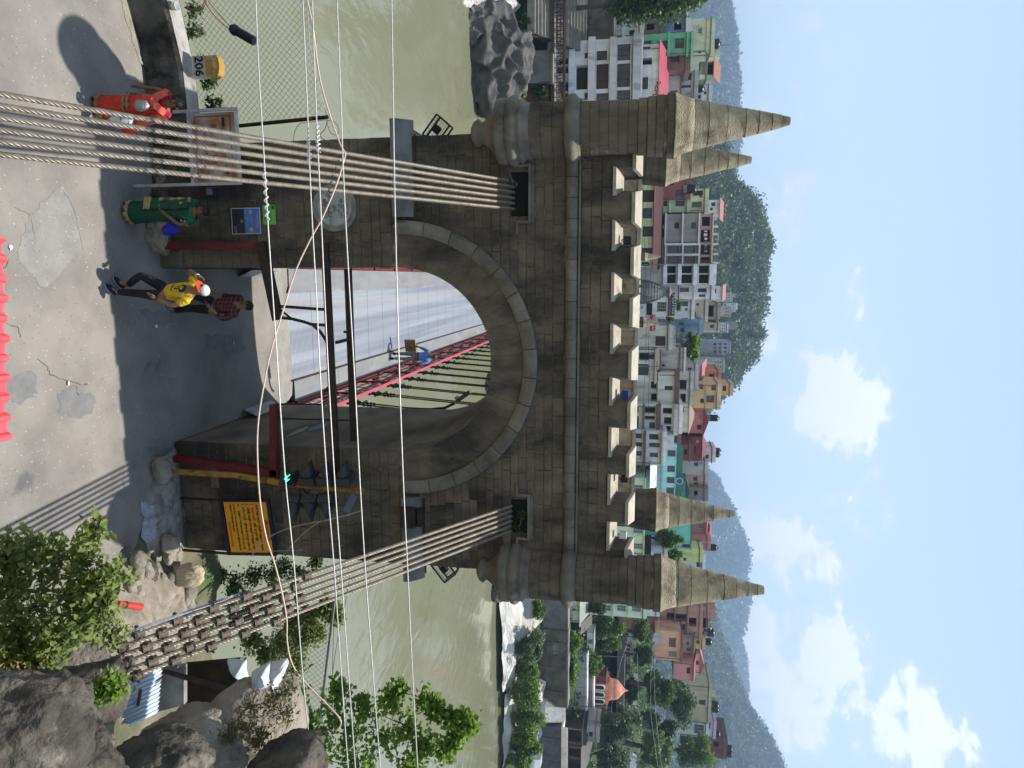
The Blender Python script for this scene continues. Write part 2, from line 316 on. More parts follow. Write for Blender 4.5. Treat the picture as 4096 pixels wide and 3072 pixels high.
def detail_tower():
    tower_core(tower, MORTAR)
    R = []
    for r in stone_rects():
        if in_niche(r):
            for n in NICHE:
                if r[0] < n[1] and r[1] > n[0]:
                    if r[0] < n[0] - .06: R.append((r[0], n[0], r[2], r[3]))
                    if r[1] > n[1] + .06: R.append((n[1], r[1], r[2], r[3]))
        else: R.append(r)
    order = sorted(range(len(R)), key=lambda i: -(R[i][1] - R[i][0]) * (R[i][3] - R[i][2]) * (1.6 if R[i][2] > 4.5 else 1))
    rest = MB(); big = set(order[:240])
    for i, (x0, x1, z0, z1) in enumerate(R):
        g = random.uniform(.0025, .005) if random.random() > .16 else random.uniform(.007, .011); pr = random.uniform(-.004, .010)
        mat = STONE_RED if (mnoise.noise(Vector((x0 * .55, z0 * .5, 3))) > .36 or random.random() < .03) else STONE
        if i in big:
            b = MB().bev(x0 + g, x1 - g, -pr, .06, z0 + g, z1 - g, .005, .004); b.build('stone', mat, tower)
        else: rest.bev(x0 + g, x1 - g, -pr, .06, z0 + g, z1 - g, .005, .004)
    stuff(rest.build('small_stones', STONE, tower))
    # inner order of the arch: radial voussoirs, with their undersides
    nv = 23
    for i in range(nv):
        vy = random.uniform(-.002, .006)
        a0 = math.pi * i / nv + .0016; a1 = math.pi * (i + 1) / nv - .0016; m = MB(); k = 4
        for j in range(k):
            t0 = a0 + (a1 - a0) * j / k; t1 = a0 + (a1 - a0) * (j + 1) / k
            P = lambda r, t, y: (r * math.cos(t), y, ZCF + r * math.sin(t))
            y0 = vy; m.quad(P(R_IN - .02, t0, y0), P(R_IN - .02, t1, y0), P(R_MID + .05, t1, y0), P(R_MID + .05, t0, y0))
            m.quad(P(R_IN - .02, t0, y0), P(R_IN - .02, t0, .5), P(R_IN - .02, t1, .5), P(R_IN - .02, t1, y0))
        P = lambda r, t, y: (r * math.cos(t), y, ZCF + r * math.sin(t))
        for t in (a0, a1): m.quad(P(R_IN - .02, t, .012), P(R_MID + .05, t, .012), P(R_MID + .05, t, .1), P(R_IN - .02, t, .1))
        m.build('voussoir', STONE, tower)
    # projecting archivolt with a chamfered outer face
    na = 15
    for i in range(na):
        a0 = math.pi * i / na + .003; a1 = math.pi * (i + 1) / na - .003; m = MB(); k = 5
        prof = [(R_MID, .05), (R_MID, -.03), (R_MID + .07, -.075), (R_OUT - .03, -.10), (R_OUT + .02, -.05), (R_OUT + .02, .05)]
        rings = []
        for j in range(k + 1):
            t = a0 + (a1 - a0) * j / k; rings.append([(r * math.cos(t), y, ZCF + r * math.sin(t)) for r, y in prof])
        n = len(prof)
        V = [p for r in rings for p in r]; Fc = [(j * n + q, j * n + q + 1, (j + 1) * n + q + 1, (j + 1) * n + q) for j in range(k) for q in range(n - 1)]
        Fc += [tuple(range(n)), tuple(k * n + q for q in range(n))]
        m.add(V, Fc); m.build('archivolt_stone', STONE_PALE if 3 <= i <= 11 else M('archivolt_side_stone', (.27, .25, .21), (.13, .12, .10), scale=2.2, rough=.92, bump=.4, rnd=.2), tower)
    # round string course in short lengths, thin fillet over it
    x = -3.45
    while x < 3.45:
        w = min(random.uniform(.30, .36), 3.45 - x); m = MB(); n = 10; V = []
        for xx in (x + .004, x + w - .004):
            for k in range(n + 1):
                a = math.pi * k / n; V.append((xx, .02 - .125 * math.sin(a), 7.67 + .105 * math.cos(a)))
        m.add(V, [(k, k + 1, n + 2 + k, n + 1 + k) for k in range(n)] + [tuple(range(n + 1)), tuple(range(n + 1, 2 * n + 2))])
        m.build('string_course_stone', STONE_PALE, tower, smooth=False); x += w
    MB().box(-3.5, 3.5, -.05, .1, 7.785, 7.818).build('fillet_moulding', STONE_PALE, tower)
    # cable niches: a flat near-black panel paints the hole's shade, framed by a stepped hood
    for x0, x1, z0, z1 in NICHE:
        m = MB(); m.box(x0, x1, .035, .9, z0, z1); m.v = m.v
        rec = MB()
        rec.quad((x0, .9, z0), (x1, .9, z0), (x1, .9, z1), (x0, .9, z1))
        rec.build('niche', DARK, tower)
        MB().box(x0, x1, .001, .0115, z0, z1).build('niche_shade_panel', DARK, tower)
        h = MB(); o = .06
        h.box(x0 - .12, x1 + .12, -.075, .03, z1 + .012, z1 + .062); h.box(x0 - .10, x1 + .10, -.045, .03, z1 + .064, z1 + .10)
        for s, xx in ((-1, x0), (1, x1)):
            a, b = sorted((xx + s * .075, xx + s * .12)); h.box(a, b, -.068, .03, z1 - .20, z1 + .010)
            a, b = sorted((xx + s * .122, xx + s * .30)); h.box(a, b, -.06, .03, z1 - .20, z1 - .16)
        h.build('hood_mould', STONE_PALE, tower)
    # impost blocks with weathered tops, reaching round the outer corners
    for s in (-1, 1):
        a, b = (2.52, 4.13)
        m = MB(); prof = [(.02, 4.60), (-.20, 4.60), (-.20, 4.70), (.02, 4.95)]
        V = [(s * a, y, z) for y, z in prof] + [(s * b, y, z) for y, z in prof]
        m.add(V, [(0, 1, 5, 4), (1, 2, 6, 5), (2, 3, 7, 6), (3, 0, 4, 7), (0, 3, 2, 1), (4, 5, 6, 7)])
        m.build('impost_block', M('grey_cement_block', (.21, .21, .215), (.12, .115, .11), scale=3, rough=.9, bump=.2), tower)
        V = [(s * (B_ - .02), .021, 4.60), (s * 4.13, .021, 4.60), (s * 4.13, .021, 4.70), (s * (B_ - .02), .021, 4.95)]
        V += [(p[0], 3.9, p[2]) for p in V]
        MB().add(V, [(0, 1, 2, 3), (7, 6, 5, 4), (0, 4, 5, 1), (1, 5, 6, 2), (2, 6, 7, 3)]).build('side_impost', STONE, tower)
        # rough plinth below the impost
        MB().bev(s * HW + (.0 if s > 0 else -.33), s * HW + (.33 if s > 0 else .0), -.09, .03, -.1, .42, .03).build('plinth_stone', STONE, tower)
def parapet(parent, dx, dy, rear=False):
    s = -1 if rear else 1; y0 = dy + (YD if rear else 0)
    Y = lambda d: y0 + s * d
    edges = [-3.55] + [v for c in CREN for v in c] + [3.62]; sp = .095
    for i in range(0, len(edges), 2):
        a, b = edges[i] + dx, edges[i + 1] + dx
        bl = a - (0 if i == 0 else sp); br = b + (0 if i + 2 == len(edges) else sp)
        V = [(a, Y(.0), 8.30), (b, Y(.0), 8.30), (br, Y(.37), 8.30), (bl, Y(.37), 8.30), (a, Y(.0), 8.645), (b, Y(.0), 8.645), (br, Y(.37), 8.75), (bl, Y(.37), 8.75)]
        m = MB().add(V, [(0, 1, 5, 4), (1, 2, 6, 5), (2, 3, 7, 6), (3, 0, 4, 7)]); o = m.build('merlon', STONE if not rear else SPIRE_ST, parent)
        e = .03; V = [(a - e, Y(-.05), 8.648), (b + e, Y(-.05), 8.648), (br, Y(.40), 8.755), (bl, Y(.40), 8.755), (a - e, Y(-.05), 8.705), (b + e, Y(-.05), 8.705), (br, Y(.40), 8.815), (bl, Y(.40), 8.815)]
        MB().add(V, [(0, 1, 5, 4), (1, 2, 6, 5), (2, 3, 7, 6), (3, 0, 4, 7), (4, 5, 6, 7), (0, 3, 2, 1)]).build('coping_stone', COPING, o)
    for a, b in CREN:
        a += dx; b += dx
        V = [(a - .02, Y(-.05), 8.335), (b + .02, Y(-.05), 8.335), (b - sp, Y(.40), 8.42), (a + sp, Y(.40), 8.42), (a - .02, Y(-.05), 8.39), (b + .02, Y(-.05), 8.39), (b - sp, Y(.40), 8.505), (a + sp, Y(.40), 8.505)]
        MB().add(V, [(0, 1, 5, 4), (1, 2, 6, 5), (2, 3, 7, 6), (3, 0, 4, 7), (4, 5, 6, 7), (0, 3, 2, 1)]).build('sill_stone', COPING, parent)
def turret(parent, cx, cy, full=True):
    n = 32
    prof = [(.10, 5.98), (.19, 6.03), (.23, 6.10), (.17, 6.16), (.20, 6.22), (.28, 6.32), (.42, 6.41), (.52, 6.44), (.535, 6.47), (.535, 6.60), (.50, 6.615), (.55, 6.65), (.575, 6.71), (.55, 6.77), (.50, 6.795), (.51, 6.83), (.52, 6.855), (.50, 6.885), (.455, 6.90), (.445, 7.0)]
    MB().lathe(prof, (cx, cy, 0), n).build('turret_corbel', STONE_PALE, parent, smooth=True)
    prof = [(.445, 6.99), (.44, 7.56), (.50, 7.575), (.545, 7.62), (.555, 7.67), (.545, 7.72), (.50, 7.765), (.475, 7.78), (.475, 7.815), (.43, 7.82), (.42, 8.72), (.435, 8.725), (.44, 8.86), (.455, 8.87), (.46, 8.99), (.47, 9.0), (.475, 9.12), (.485, 9.13), (.485, 9.165), (.50, 9.17), (.50, 9.275)]
    sh = MB().lathe([(r - (.018 if full else 0), z) for r, z in prof], (cx, cy, 0), n).build('turret_shaft', MORTAR if full else STONE, parent)
    if full:
        for z0, z1, r0, r1, ns in [(7.0 + i * .187, 7.0 + (i + 1) * .187, .445, .443, 5) for i in range(3)] + [(7.82 + i * .15, 7.82 + (i + 1) * .15, .432 - i * .002, .430 - i * .002, 5) for i in range(6)] + [(8.722, 8.862, .438, .440, 5), (8.868, 8.995, .456, .459, 5), (9.0, 9.125, .471, .476, 4), (9.17, 9.275, .50, .50, 6)]:
            o_ = random.random() * 2
            for i in range(ns): MB().lathe([(r0 - .03, z0 + .002), (r0, z0 + .004), (r1, z1 - .004), (r1 - .03, z1 - .002)], (cx, cy, 0), 8, o_ + 2 * math.pi * i / ns + .006, o_ + 2 * math.pi * (i + 1) / ns - .006).build('turret_stone', STONE, sh, smooth=False)
        MB().lathe([(.445, 7.562), (.50, 7.575), (.545, 7.62), (.555, 7.67), (.545, 7.72), (.50, 7.765), (.475, 7.78), (.475, 7.815)], (cx, cy, 0), n).build('roll_moulding', STONE_PALE, sh, smooth=True)
    cone = [(.515, 9.278), (.50, 9.30), (.455, 9.38), (.418, 9.47), (.39, 9.58)]
    cuts = [9.58, 9.80, 10.08, 10.36, 10.56, 10.76, 10.92, 11.04]
    rad = lambda z: .39 + (.065 - .39) * (z - 9.58) / (11.04 - 9.58)
    MB().lathe(cone, (cx, cy, 0), n).build('spire_stone', SPIRE_ST, sh, smooth=True)
    for a, b in zip(cuts, cuts[1:]):
        j = random.uniform(-.006, .006)
        MB().lathe([(rad(a) - .012, a), (rad(a) + j, a + .008), (rad(b) + j, b - .006), (rad(b) - .012, b)], (cx, cy, 0), n).build('spire_stone', SPIRE_ST, sh)
detail_tower(); parapet(tower, 0, 0)
x = -3.5
while x < 3.5:
    w = min(random.uniform(.5, .75), 3.5 - x); MB().add([(x + .004, YD - .37, 8.2), (x + w - .004, YD - .37, 8.2), (x + w - .004, YD, 8.2), (x + .004, YD, 8.2), (x + .004, YD - .37, 8.72), (x + w - .004, YD - .37, 8.72), (x + w - .004, YD, 8.62), (x + .004, YD, 8.62)], [(0, 1, 5, 4), (1, 2, 6, 5), (2, 3, 7, 6), (3, 0, 4, 7), (4, 5, 6, 7)]).build('rear_parapet_stone', SPIRE_ST, tower); MB().add([(x + .004, YD - .42, 8.725), (x + w - .004, YD - .42, 8.725), (x + w - .004, YD + .05, 8.625), (x + .004, YD + .05, 8.625), (x + .004, YD - .42, 8.80), (x + w - .004, YD - .42, 8.80), (x + w - .004, YD + .05, 8.69), (x + .004, YD + .05, 8.69)], [(0, 1, 5, 4), (1, 2, 6, 5), (2, 3, 7, 6), (3, 0, 4, 7), (4, 5, 6, 7), (0, 3, 2, 1)]).build('coping_stone', COPING, tower); x += w
for sx in (-1, 1):
    for cy in (-.02, YD - .13): turret(tower, sx * 3.86, cy, cy < 1)
# the tower at the far end of the span
far = thing('bridge_tower', 'distant matching stone bridge tower whose turret tips rise behind the battlements', 'tower', (.6, 74, 0))
tower_core(far, STONE, .6, 71.9); parapet(far, .6, 71.9)
for sx in (-1, 1):
    for cy in (71.9, 75.8): turret(far, .6 + sx * 3.86, cy, False)

# ------------------------------------------------------------------ small fittings on the tower
def flood(p, d, name, label, col, grid=False):
    t = thing(name, label, 'floodlight', p); d = Vector(d).normalized(); r = d.cross(Vector((0, 0, 1))).normalized(); u = r.cross(d)
    MB().obox(Vector(p) + Vector((0, 0, .10)), d, r, u, .07, .13, .12).build('lamp_body', col, t)
    MB().obox(Vector(p) + Vector((0, 0, .10)) + d * .039, d, r, u, .006, .11, .10).build('lamp_glass', M('lamp_glass', (.06, .07, .08), rough=.15, bump=0), t)
    b = MB(); b.bar(Vector(p), Vector(p) + r * .066 + Vector((0, 0, .1)), .012); b.bar(Vector(p), Vector(p) - r * .066 + Vector((0, 0, .1)), .012); b.build('lamp_bracket', IRON, t)
flood(at_y(2485, 962, .2), (.2, 1, -.2), 'floodlight', 'small black floodlight sitting in the second battlement gap from the left', M('black_lamp', (.02, .02, .022), rough=.5, bump=0))
flood(at_y(2478, 1577, .2), (0, 1, .1), 'floodlight', 'small floodlight with blue housing in a battlement gap right of centre', M('blue_lamp', (.02, .07, .25), rough=.5, bump=0))
flood(at_y(2476, 1913, .2), (0, 1, .1), 'floodlight', 'small dark floodlight in the seventh battlement gap', M('black_lamp', (.02, .02, .022)))
flood(at_y(2470, 2138, .2), (0, 1, .1), 'floodlight', 'small white floodlight in the rightmost battlement gap', M('white_lamp', (.75, .75, .74), rough=.5, bump=0))
def cage(p, sx, label):
    t = thing('floodlight_cage', label, 'lamp cage', p); p = Vector(p); X = Vector((sx * .75, -.1, .66)).normalized(); Z = Vector((-sx * .66, 0, .75)); Y = Vector((0, 1, 0))
    fr = MB(); W, H, D = .42, .30, .22
    c = [p + Y * (k * D) + X * (i * W) + Z * (j * H) for k in (0, 1) for i, j in ((0, 0), (1, 0), (1, 1), (0, 1))]
    for k in (0, 4):
        for i in range(4): fr.bar(c[k + i], c[k + (i + 1) % 4], .028)
    for i in range(4): fr.bar(c[i], c[i + 4], .02)
    fr.build('cage_frame', IRON, t)
    g = MB()
    for i in range(1, 8): g.bar(p + X * W * i / 8, p + X * W * i / 8 + Z * H, .005)
    for j in range(1, 6): g.bar(p + Z * H * j / 6, p + Z * H * j / 6 + X * W, .005)
    g.build('wire_grille', IRON, t); MB().obox(p + X * .22 + Z * .12 + Y * .1, X, Y, Z, .14, .1, .12).build('lamp_body', IRON, t)
cage(at_y(1690, 532, .35) + Vector((.02, 0, .0)), -1, 'black wire lamp cage above the left impost block')
cage(at_y(1725, 2262, .5), 1, 'black wire lamp cage beside the right tower edge')
# conduit line on the impost
m = MB(); m.tube([(-3.9, -.03, 4.985), (-3.2, -.03, 4.985), (-2.6, -.03, 4.985)], .012, 6); tag(m.build('conduit', IRON), 'thin dark conduit running along the top of the left impost block', 'conduit')
m = MB(); m.tube([(2.55, -.03, 4.985), (3.2, -.035, 4.98), (4.0, -.03, 4.985)], .018, 6); tag(m.build('conduit', IRON), 'dark conduit running along the top of the right impost block', 'conduit')
t = thing('lamp_housing', 'dark recessed lamp housing fixed over the right impost block', 'lamp', (2.75, -.26, 4.62))
MB().box(2.66, 3.02, -.34, -.205, 4.62, 4.90).build('lamp_body', IRON, t); MB().box(2.70, 2.98, -.352, -.342, 4.66, 4.78).build('lamp_glass', M('dull_glass', (.05, .05, .055), rough=.2, bump=0), t)
MB().box(2.66, 3.0, -.30, -.20, 4.93, 5.03).build('ballast_box', IRON, t)
# round inscribed plaque
c = Vector((-2.70, -.02, 3.475)); t = thing('round_plaque', 'round pale stone plaque with weathered inscription on the left pier', 'plaque', (c.x, c.y, 3.03))
def disc(m, c, r, y, n=48): m.add([(c.x + r * math.cos(2 * math.pi * k / n), y, c.z + r * math.sin(2 * math.pi * k / n) * 1.0) for k in range(n)], [tuple(range(n))])
def ringy(m, c, prof, n=48):
    V = [(c.x + r * math.cos(2 * math.pi * k / n), y, c.z + r * math.sin(2 * math.pi * k / n)) for r, y in prof for k in range(n)]
    m.add(V, [(i * n + k, i * n + (k + 1) % n, (i + 1) * n + (k + 1) % n, (i + 1) * n + k) for i in range(len(prof) - 1) for k in range(n)])
m = MB(); ringy(m, c, [(.41, .02), (.41, -.05), (.395, -.065), (.37, -.06), (.36, -.045), (.34, -.042), (.33, -.05), (.315, -.045), (.31, -.03)]); m.build('rim', M('plaque_rim', (.33, .32, .27), (.17, .165, .14), scale=6, rough=.7, bump=.15), t)
m = MB(); disc(m, c, .312, -.035); m.build('face', M('plaque_face', (.44, .45, .44), (.33, .34, .33), scale=5, rough=.65, bump=.08, col3=(.30, .30, .27), c3scale=2.5), t)
INK = M('plaque_ink', (.035, .035, .04), rough=.8, bump=0)
UX, UZ = (1, 0, 0), (0, 0, 1)
for i, ch in enumerate('Vic Kesari Bridge'):
    a = math.radians(128 - i * 4.9); p = c + Vector((math.cos(a) * .235, -.019, math.sin(a) * .235)); ux = Vector((math.sin(a), 0, -math.cos(a))); uz = Vector((math.cos(a), 0, math.sin(a)))
    if ch != ' ': textmesh(ch, .062, p, ux, uz, INK, 'lettering', t)
for s, z, h in (('1ST FEB.', .165, .04), ('AR15T   1D1', .105, .062), ('OF I   1877', .07, .035), ('مل', .01, .06), ('ودٹل', -.02, .05), ('مانڈی پل راجہ بنا', -.085, .07), ('श्री विजय सेन ने', -.135, .045), ('यह पुल बनवाया है', -.185, .05), ('सन १८७७ ई', -.225, .035)):
    textmesh(s, h, (c.x + .01, c.y - .019, c.z + z), UX, UZ, INK, 'lettering', t, 'CENTER', .0012)
# posters pasted on the left pier
t = thing('poster', 'blue printed poster with portraits pasted on the left pier', 'poster', (-2.5, -.03, 1.48))
MB().box(-2.735, -2.27, -.034, -.030, 1.475, 2.045).build('sheet', M('poster_white', (.62, .62, .62), rough=.6, bump=0), t)
MB().box(-2.72, -2.285, -.038, -.0345, 1.735, 2.03).build('blue_panel', M('poster_blue', (.05, .16, .52), (.10, .26, .62), scale=6, rough=.6, bump=0), t)
MB().box(-2.72, -2.285, -.038, -.0345, 1.49, 1.734).build('dark_panel', M('poster_dark', (.015, .018, .03), (.03, .04, .08), scale=6, rough=.6, bump=0), t)
SKN = M('poster_skin', (.35, .2, .12), (.22, .12, .07), scale=30, rough=.6, bump=0); YEL = M('poster_yellow', (.65, .42, .03), rough=.6, bump=0); PRD = M('poster_red', (.6, .05, .04), rough=.6, bump=0)
for x, z, r, mm in ((-2.66, 1.86, .035, YEL), (-2.35, 1.86, .035, YEL), (-2.60, 1.78, .028, SKN), (-2.50, 1.76, .03, SKN), (-2.41, 1.78, .028, SKN), (-2.5, 1.68, .03, SKN)):
    q = MB(); disc(q, Vector((x, 0, z)), r, -.0405, 16); q.build('portrait', mm, t)
textmesh('सम्मेलन', .07, (-2.5, -.0405, 1.90), UX, UZ, PRD, 'lettering', t, 'CENTER'); textmesh('2018', .06, (-2.36, -.0405, 1.53), UX, UZ, YEL, 'lettering', t, 'CENTER'); textmesh('महिला मण्डल', .05, (-2.5, -.0405, 1.97), UX, UZ, YEL, 'lettering', t, 'CENTER')
t = thing('poster', 'small green handbill pasted above the blue poster', 'poster', (-2.6, -.03, 2.1))
MB().box(-2.78, -2.43, -.034, -.030, 2.10, 2.345).build('sheet', M('handbill_green', (.18, .52, .10), (.14, .42, .08), scale=8, rough=.6, bump=0), t)
DKG = M('handbill_ink', (.03, .12, .03), rough=.7, bump=0)
for i in range(4): textmesh('सूचना आवश्यक', .035, (-2.605, -.0365, 2.13 + i * .037), UX, UZ, DKG, 'lettering', t, 'CENTER')
MB().box(-2.76, -2.70, -.0365, -.0345, 2.27, 2.33).build('emblem', DKG, t)
t = thing('meter_box', 'small dark box with a pale gridded face on the left pier', 'box', (-3.02, -.06, 1.02))
MB().box(-3.10, -2.94, -.09, .0, 1.02, 1.22).build('case', M('blue_grey_case', (.03, .035, .05), rough=.5, bump=0), t)
MB().box(-3.08, -2.97, -.094, -.091, 1.05, 1.17).build('faceplate', M('pale_plate', (.35, .45, .55), rough=.5, bump=0), t)
g = MB()
for i in range(5): g.box(-3.08 + i * .0275 - .002, -3.08 + i * .0275 + .002, -.097, -.0945, 1.05, 1.17)
for i in range(5): g.box(-3.08, -2.97, -.1, -.0975, 1.05 + i * .03 - .002, 1.05 + i * .03 + .002)
g.build('grid', IRON, t)
for x0, x1, z0, z1, c_, l in ((1.25, 1.6, 2.02, 2.28, (.22, .28, .50), 'torn blue poster scrap on the right passage wall'), (1.1, 1.5, 1.85, 2.0, (.42, .42, .33), 'torn pale poster scrap on the right passage wall')):
    m = MB(); n = 14; P = []
    for k in range(n):
        a = 2 * math.pi * k / n; P.append((HW - .004, 1.2 + (x1 - x0) * 1.2 * math.cos(a) * random.uniform(.75, 1.1) + (x0 - 1.1) * 3, (z0 + z1) / 2 + (z1 - z0) * .55 * math.sin(a) * random.uniform(.7, 1.1)))
    m.add(P, [tuple(range(n))]); tag(m.build('poster_scrap', M('scrap_%.2f' % c_[0], c_, tuple(v * .6 for v in c_), scale=20, rough=.8, bump=0)), l, 'poster')
# pigeon on the left cables
p = at_y(2045, 712, -.12); b = MB()
b.lathe([(.004, -.13), (.03, -.10), (.05, -.04), (.055, .02), (.04, .08), (.02, .11)], (0, 0, 0), 10)
V = [Vector(v) for v in b.v]; V = [p + Vector((-.0 + v.x, v.y * 1.0, v.z * .35)) + Vector((v.z * .95, 0, 0)) for v in V]; b.v = [tuple(v) for v in V]
b.sphere(p + Vector((.10, 0, .085)), .027, 8, 6); b.bar(p + Vector((.12, 0, .083)), p + Vector((.155, 0, .075)), .008); b.bar(p + Vector((-.10, 0, -.03)), p + Vector((-.2, 0, -.06)), .05, .012)
b.bar(p + Vector((.02, .02, -.04)), p + Vector((.02, .02, -.1)), .007); b.bar(p + Vector((.02, -.02, -.04)), p + Vector((.02, -.02, -.1)), .007)
tag(b.build('pigeon', M('pigeon_grey', (.05, .055, .07), (.12, .13, .15), scale=14, rough=.6, bump=0), smooth=True), 'dark grey pigeon perched on the left cables at their niche', 'pigeon')
# ------------------------------------------------------------------ the ground on this side: road, banks
ASPH = M('worn_asphalt', (.262, .241, .213), (.172, .159, .144), scale=.8, rough=.93, bump=.5, bscale=70, col3=(.115, .115, .118), c3scale=.75, c3=(.60, .66), contrast=(.38, .66), bdist=.012)
def asphalt_speckle(m):
    nt = m.node_tree; N = nt.nodes; L = nt.links; b = N['Principled BSDF']; src = b.inputs['Base Color'].links[0].from_socket
    geo = N.new('ShaderNodeNewGeometry'); v = N.new('ShaderNodeTexVoronoi'); v.inputs['Scale'].default_value = 15; L.new(geo.outputs['Position'], v.inputs['Vector'])
    r = N.new('ShaderNodeMapRange'); r.inputs['From Min'].default_value = .10; r.inputs['From Max'].default_value = .22; r.inputs['To Min'].default_value = 1; r.inputs['To Max'].default_value = 0; L.new(v.outputs['Distance'], r.inputs['Value'])
    cr = N.new('ShaderNodeValToRGB'); cr.color_ramp.interpolation = 'CONSTANT'; e = cr.color_ramp.elements; e[0].position = 0; e[0].color = (.20, .195, .19, 1); e[1].position = .55; e[1].color = (.43, .42, .40, 1)
    k = cr.color_ramp.elements.new(.3); k.color = (.10, .10, .10, 1); k = cr.color_ramp.elements.new(.82); k.color = (.26, .25, .24, 1)
    sp = N.new('ShaderNodeSeparateXYZ'); L.new(v.outputs['Color'], sp.inputs[0]); L.new(sp.outputs[0], cr.inputs[0])
    mx = N.new('ShaderNodeMix'); mx.data_type = 'RGBA'; f = N.new('ShaderNodeMath'); f.operation = 'MULTIPLY'; f.inputs[1].default_value = .75; L.new(r.outputs[0], f.inputs[0])
    L.new(f.outputs[0], mx.inputs['Factor']); L.new(src, mx.inputs[6]); L.new(cr.outputs[0], mx.inputs[7]); L.new(mx.outputs[2], b.inputs['Base Color'])
asphalt_speckle(ASPH)
PATCH = M('dark_asphalt_patch', (.15, .15, .15), (.20, .195, .19), scale=5, rough=.9, bump=.5, bscale=90, bdist=.01)
PALEPATCH = M('pale_asphalt_patch', (.262, .248, .226), (.20, .19, .178), scale=3, rough=.93, bump=.4, bscale=80, bdist=.01); asphalt_speckle(PALEPATCH)
DIRT = M('sandy_dirt', (.33, .285, .225), (.22, .19, .15), scale=5, rough=.95, bump=.6, bscale=50, col3=(.16, .14, .11), c3scale=3)
RUBBLE = M('rubble', (.30, .27, .22), (.15, .135, .11), scale=6, rough=.95, bump=.7, bscale=30)
CONC = M('stained_concrete', (.17, .165, .15), (.07, .066, .06), scale=1.6, rough=.92, bump=.5, bscale=24, col3=(.022, .021, .02), c3scale=1.3, c3=(.40, .56), stretch=(1, 1, .7))
CONC_TOP = M('pale_concrete', (.40, .385, .35), (.25, .24, .215), scale=3, rough=.92, bump=.3, bscale=40, col3=(.12, .115, .105), c3scale=2.2, c3=(.56, .68))
ROCK = M('dark_grey_rock', (.125, .108, .086), (.045, .039, .033), scale=2.4, rough=.95, bump=.9, bscale=9, col3=(.21, .19, .155), c3scale=1.7, c3=(.55, .64), bdist=.08)
ROCK_LT = M('tan_rock', (.35, .30, .24), (.20, .175, .14), scale=1.6, rough=.95, bump=.9, bscale=9, col3=(.10, .09, .075), c3scale=1.7, c3=(.56, .68), bdist=.08)
def fbm(x, y, z=0, s=1.0, o=4):
    v = 0; a = 1
    for i in range(o): v += a * mnoise.noise(Vector((x * s, y * s, z))); s *= 2.03; a *= .5
    return v
# one sheet for the near bank: the road is level, the sides fall to the river
def near_z(x, y):
    d = 0.0
    def fall(t, k): return 0 if t <= 0 else min(10.9, k * t)
    edge = .25 + max(0, -x - 3.9) * .1
    if x < -3.9 or y > 4.2: d = max(d, fall(y - (.62 if x < -3.9 else 4.3), 5.0))
    if x > 3.9 : d = max(d, fall(y - 1.2 + (x - 4.2) * .25, 2.6))
    z = -d
    if x > 3.6 and y < 2: z += .18 * max(0, min(1, (x - 3.6))) * fbm(x, y, 2, .9)
    if -4.2 < x < 4.0 and y < 4.3: z = 0
    return z
xs = np.concatenate([np.linspace(-60, -9, 14), np.linspace(-8.5, 12, 62), np.linspace(13, 70, 14)]); ys = np.concatenate([np.linspace(-60, -16, 8), np.linspace(-15, 9, 97), np.linspace(10, 30, 8)])
V = []
for y in ys:
    for x in xs:
        z = near_z(x, y) - .03 + (0 if y > -14 else min(16, (-14 - y) * .8)); V.append((x, y, z))
nx = len(xs); Fc = [(j * nx + i, j * nx + i + 1, (j + 1) * nx + i + 1, (j + 1) * nx + i) for j in range(len(ys) - 1) for i in range(nx - 1)]
BANK = M('earth_bank', (.20, .17, .12), (.09, .085, .05), scale=1.2, rough=.95, bump=.6, bscale=12, col3=(.07, .10, .035), c3scale=1.1, c3=(.46, .6))
struct(raw('ground', V, Fc, BANK, base=False))
# asphalt road sheet with an uneven far edge
n = 90; V = []; top = []
V = [(-9, -13.9, 0), (3.9, -13.9, 0)]
edge = [(3.9, -3.0), (3.75, -2.3), (3.55, -1.8), (3.35, -1.45), (3.0, -1.2), (2.7, -.75), (2.3, -.5), (1.95, -.25), (1.66, -.1), (1.66, 4.05), (-1.66, 4.05), (-1.66, -.05), (-2.3, -.12), (-3.9, -.14), (-4.3, -.12), (-5.2, -.16), (-6.2, -.42), (-9, -1.2)]
V += [(x, y, 0) for x, y in edge]
struct(raw('road', V, [tuple(range(len(V)))], ASPH, base=False))
def blob(name, pts, z, mat, kind='structure', n=6):
    P = []
    for i in range(len(pts)):
        a = Vector(pts[i]); b = Vector(pts[(i + 1) % len(pts)])
        for k in range(n):
            q = a.lerp(b, k / n); P.append((q.x + random.uniform(-.045, .045), q.y + random.uniform(-.045, .045), z))
    o = raw(name, P, [tuple(range(len(P)))], mat, base=False); o['kind'] = kind; return o
gp = lambda *L: [tuple(at_z(X, Y, 0).xy) for X, Y in L]
blob('road_patch', gp((232, 1575), (300, 1545), (380, 1590), (370, 1650), (300, 1680), (235, 1650)), .004, PATCH)
blob('road_patch', gp((20, 1500), (140, 1490), (150, 1570), (80, 1620), (20, 1590)), .004, PATCH)
blob('road_patch', gp((150, 830), (250, 740), (320, 900), (330, 1010), (180, 1160), (60, 1000), (110, 880)), .004, PALEPATCH)
blob('road_patch', gp((560, 1240), (690, 1245), (700, 1300), (600, 1310)), .004, PATCH)
blob('road_patch', gp((820, 1340), (960, 1330), (985, 1400), (900, 1420), (830, 1400)), .005, PATCH)
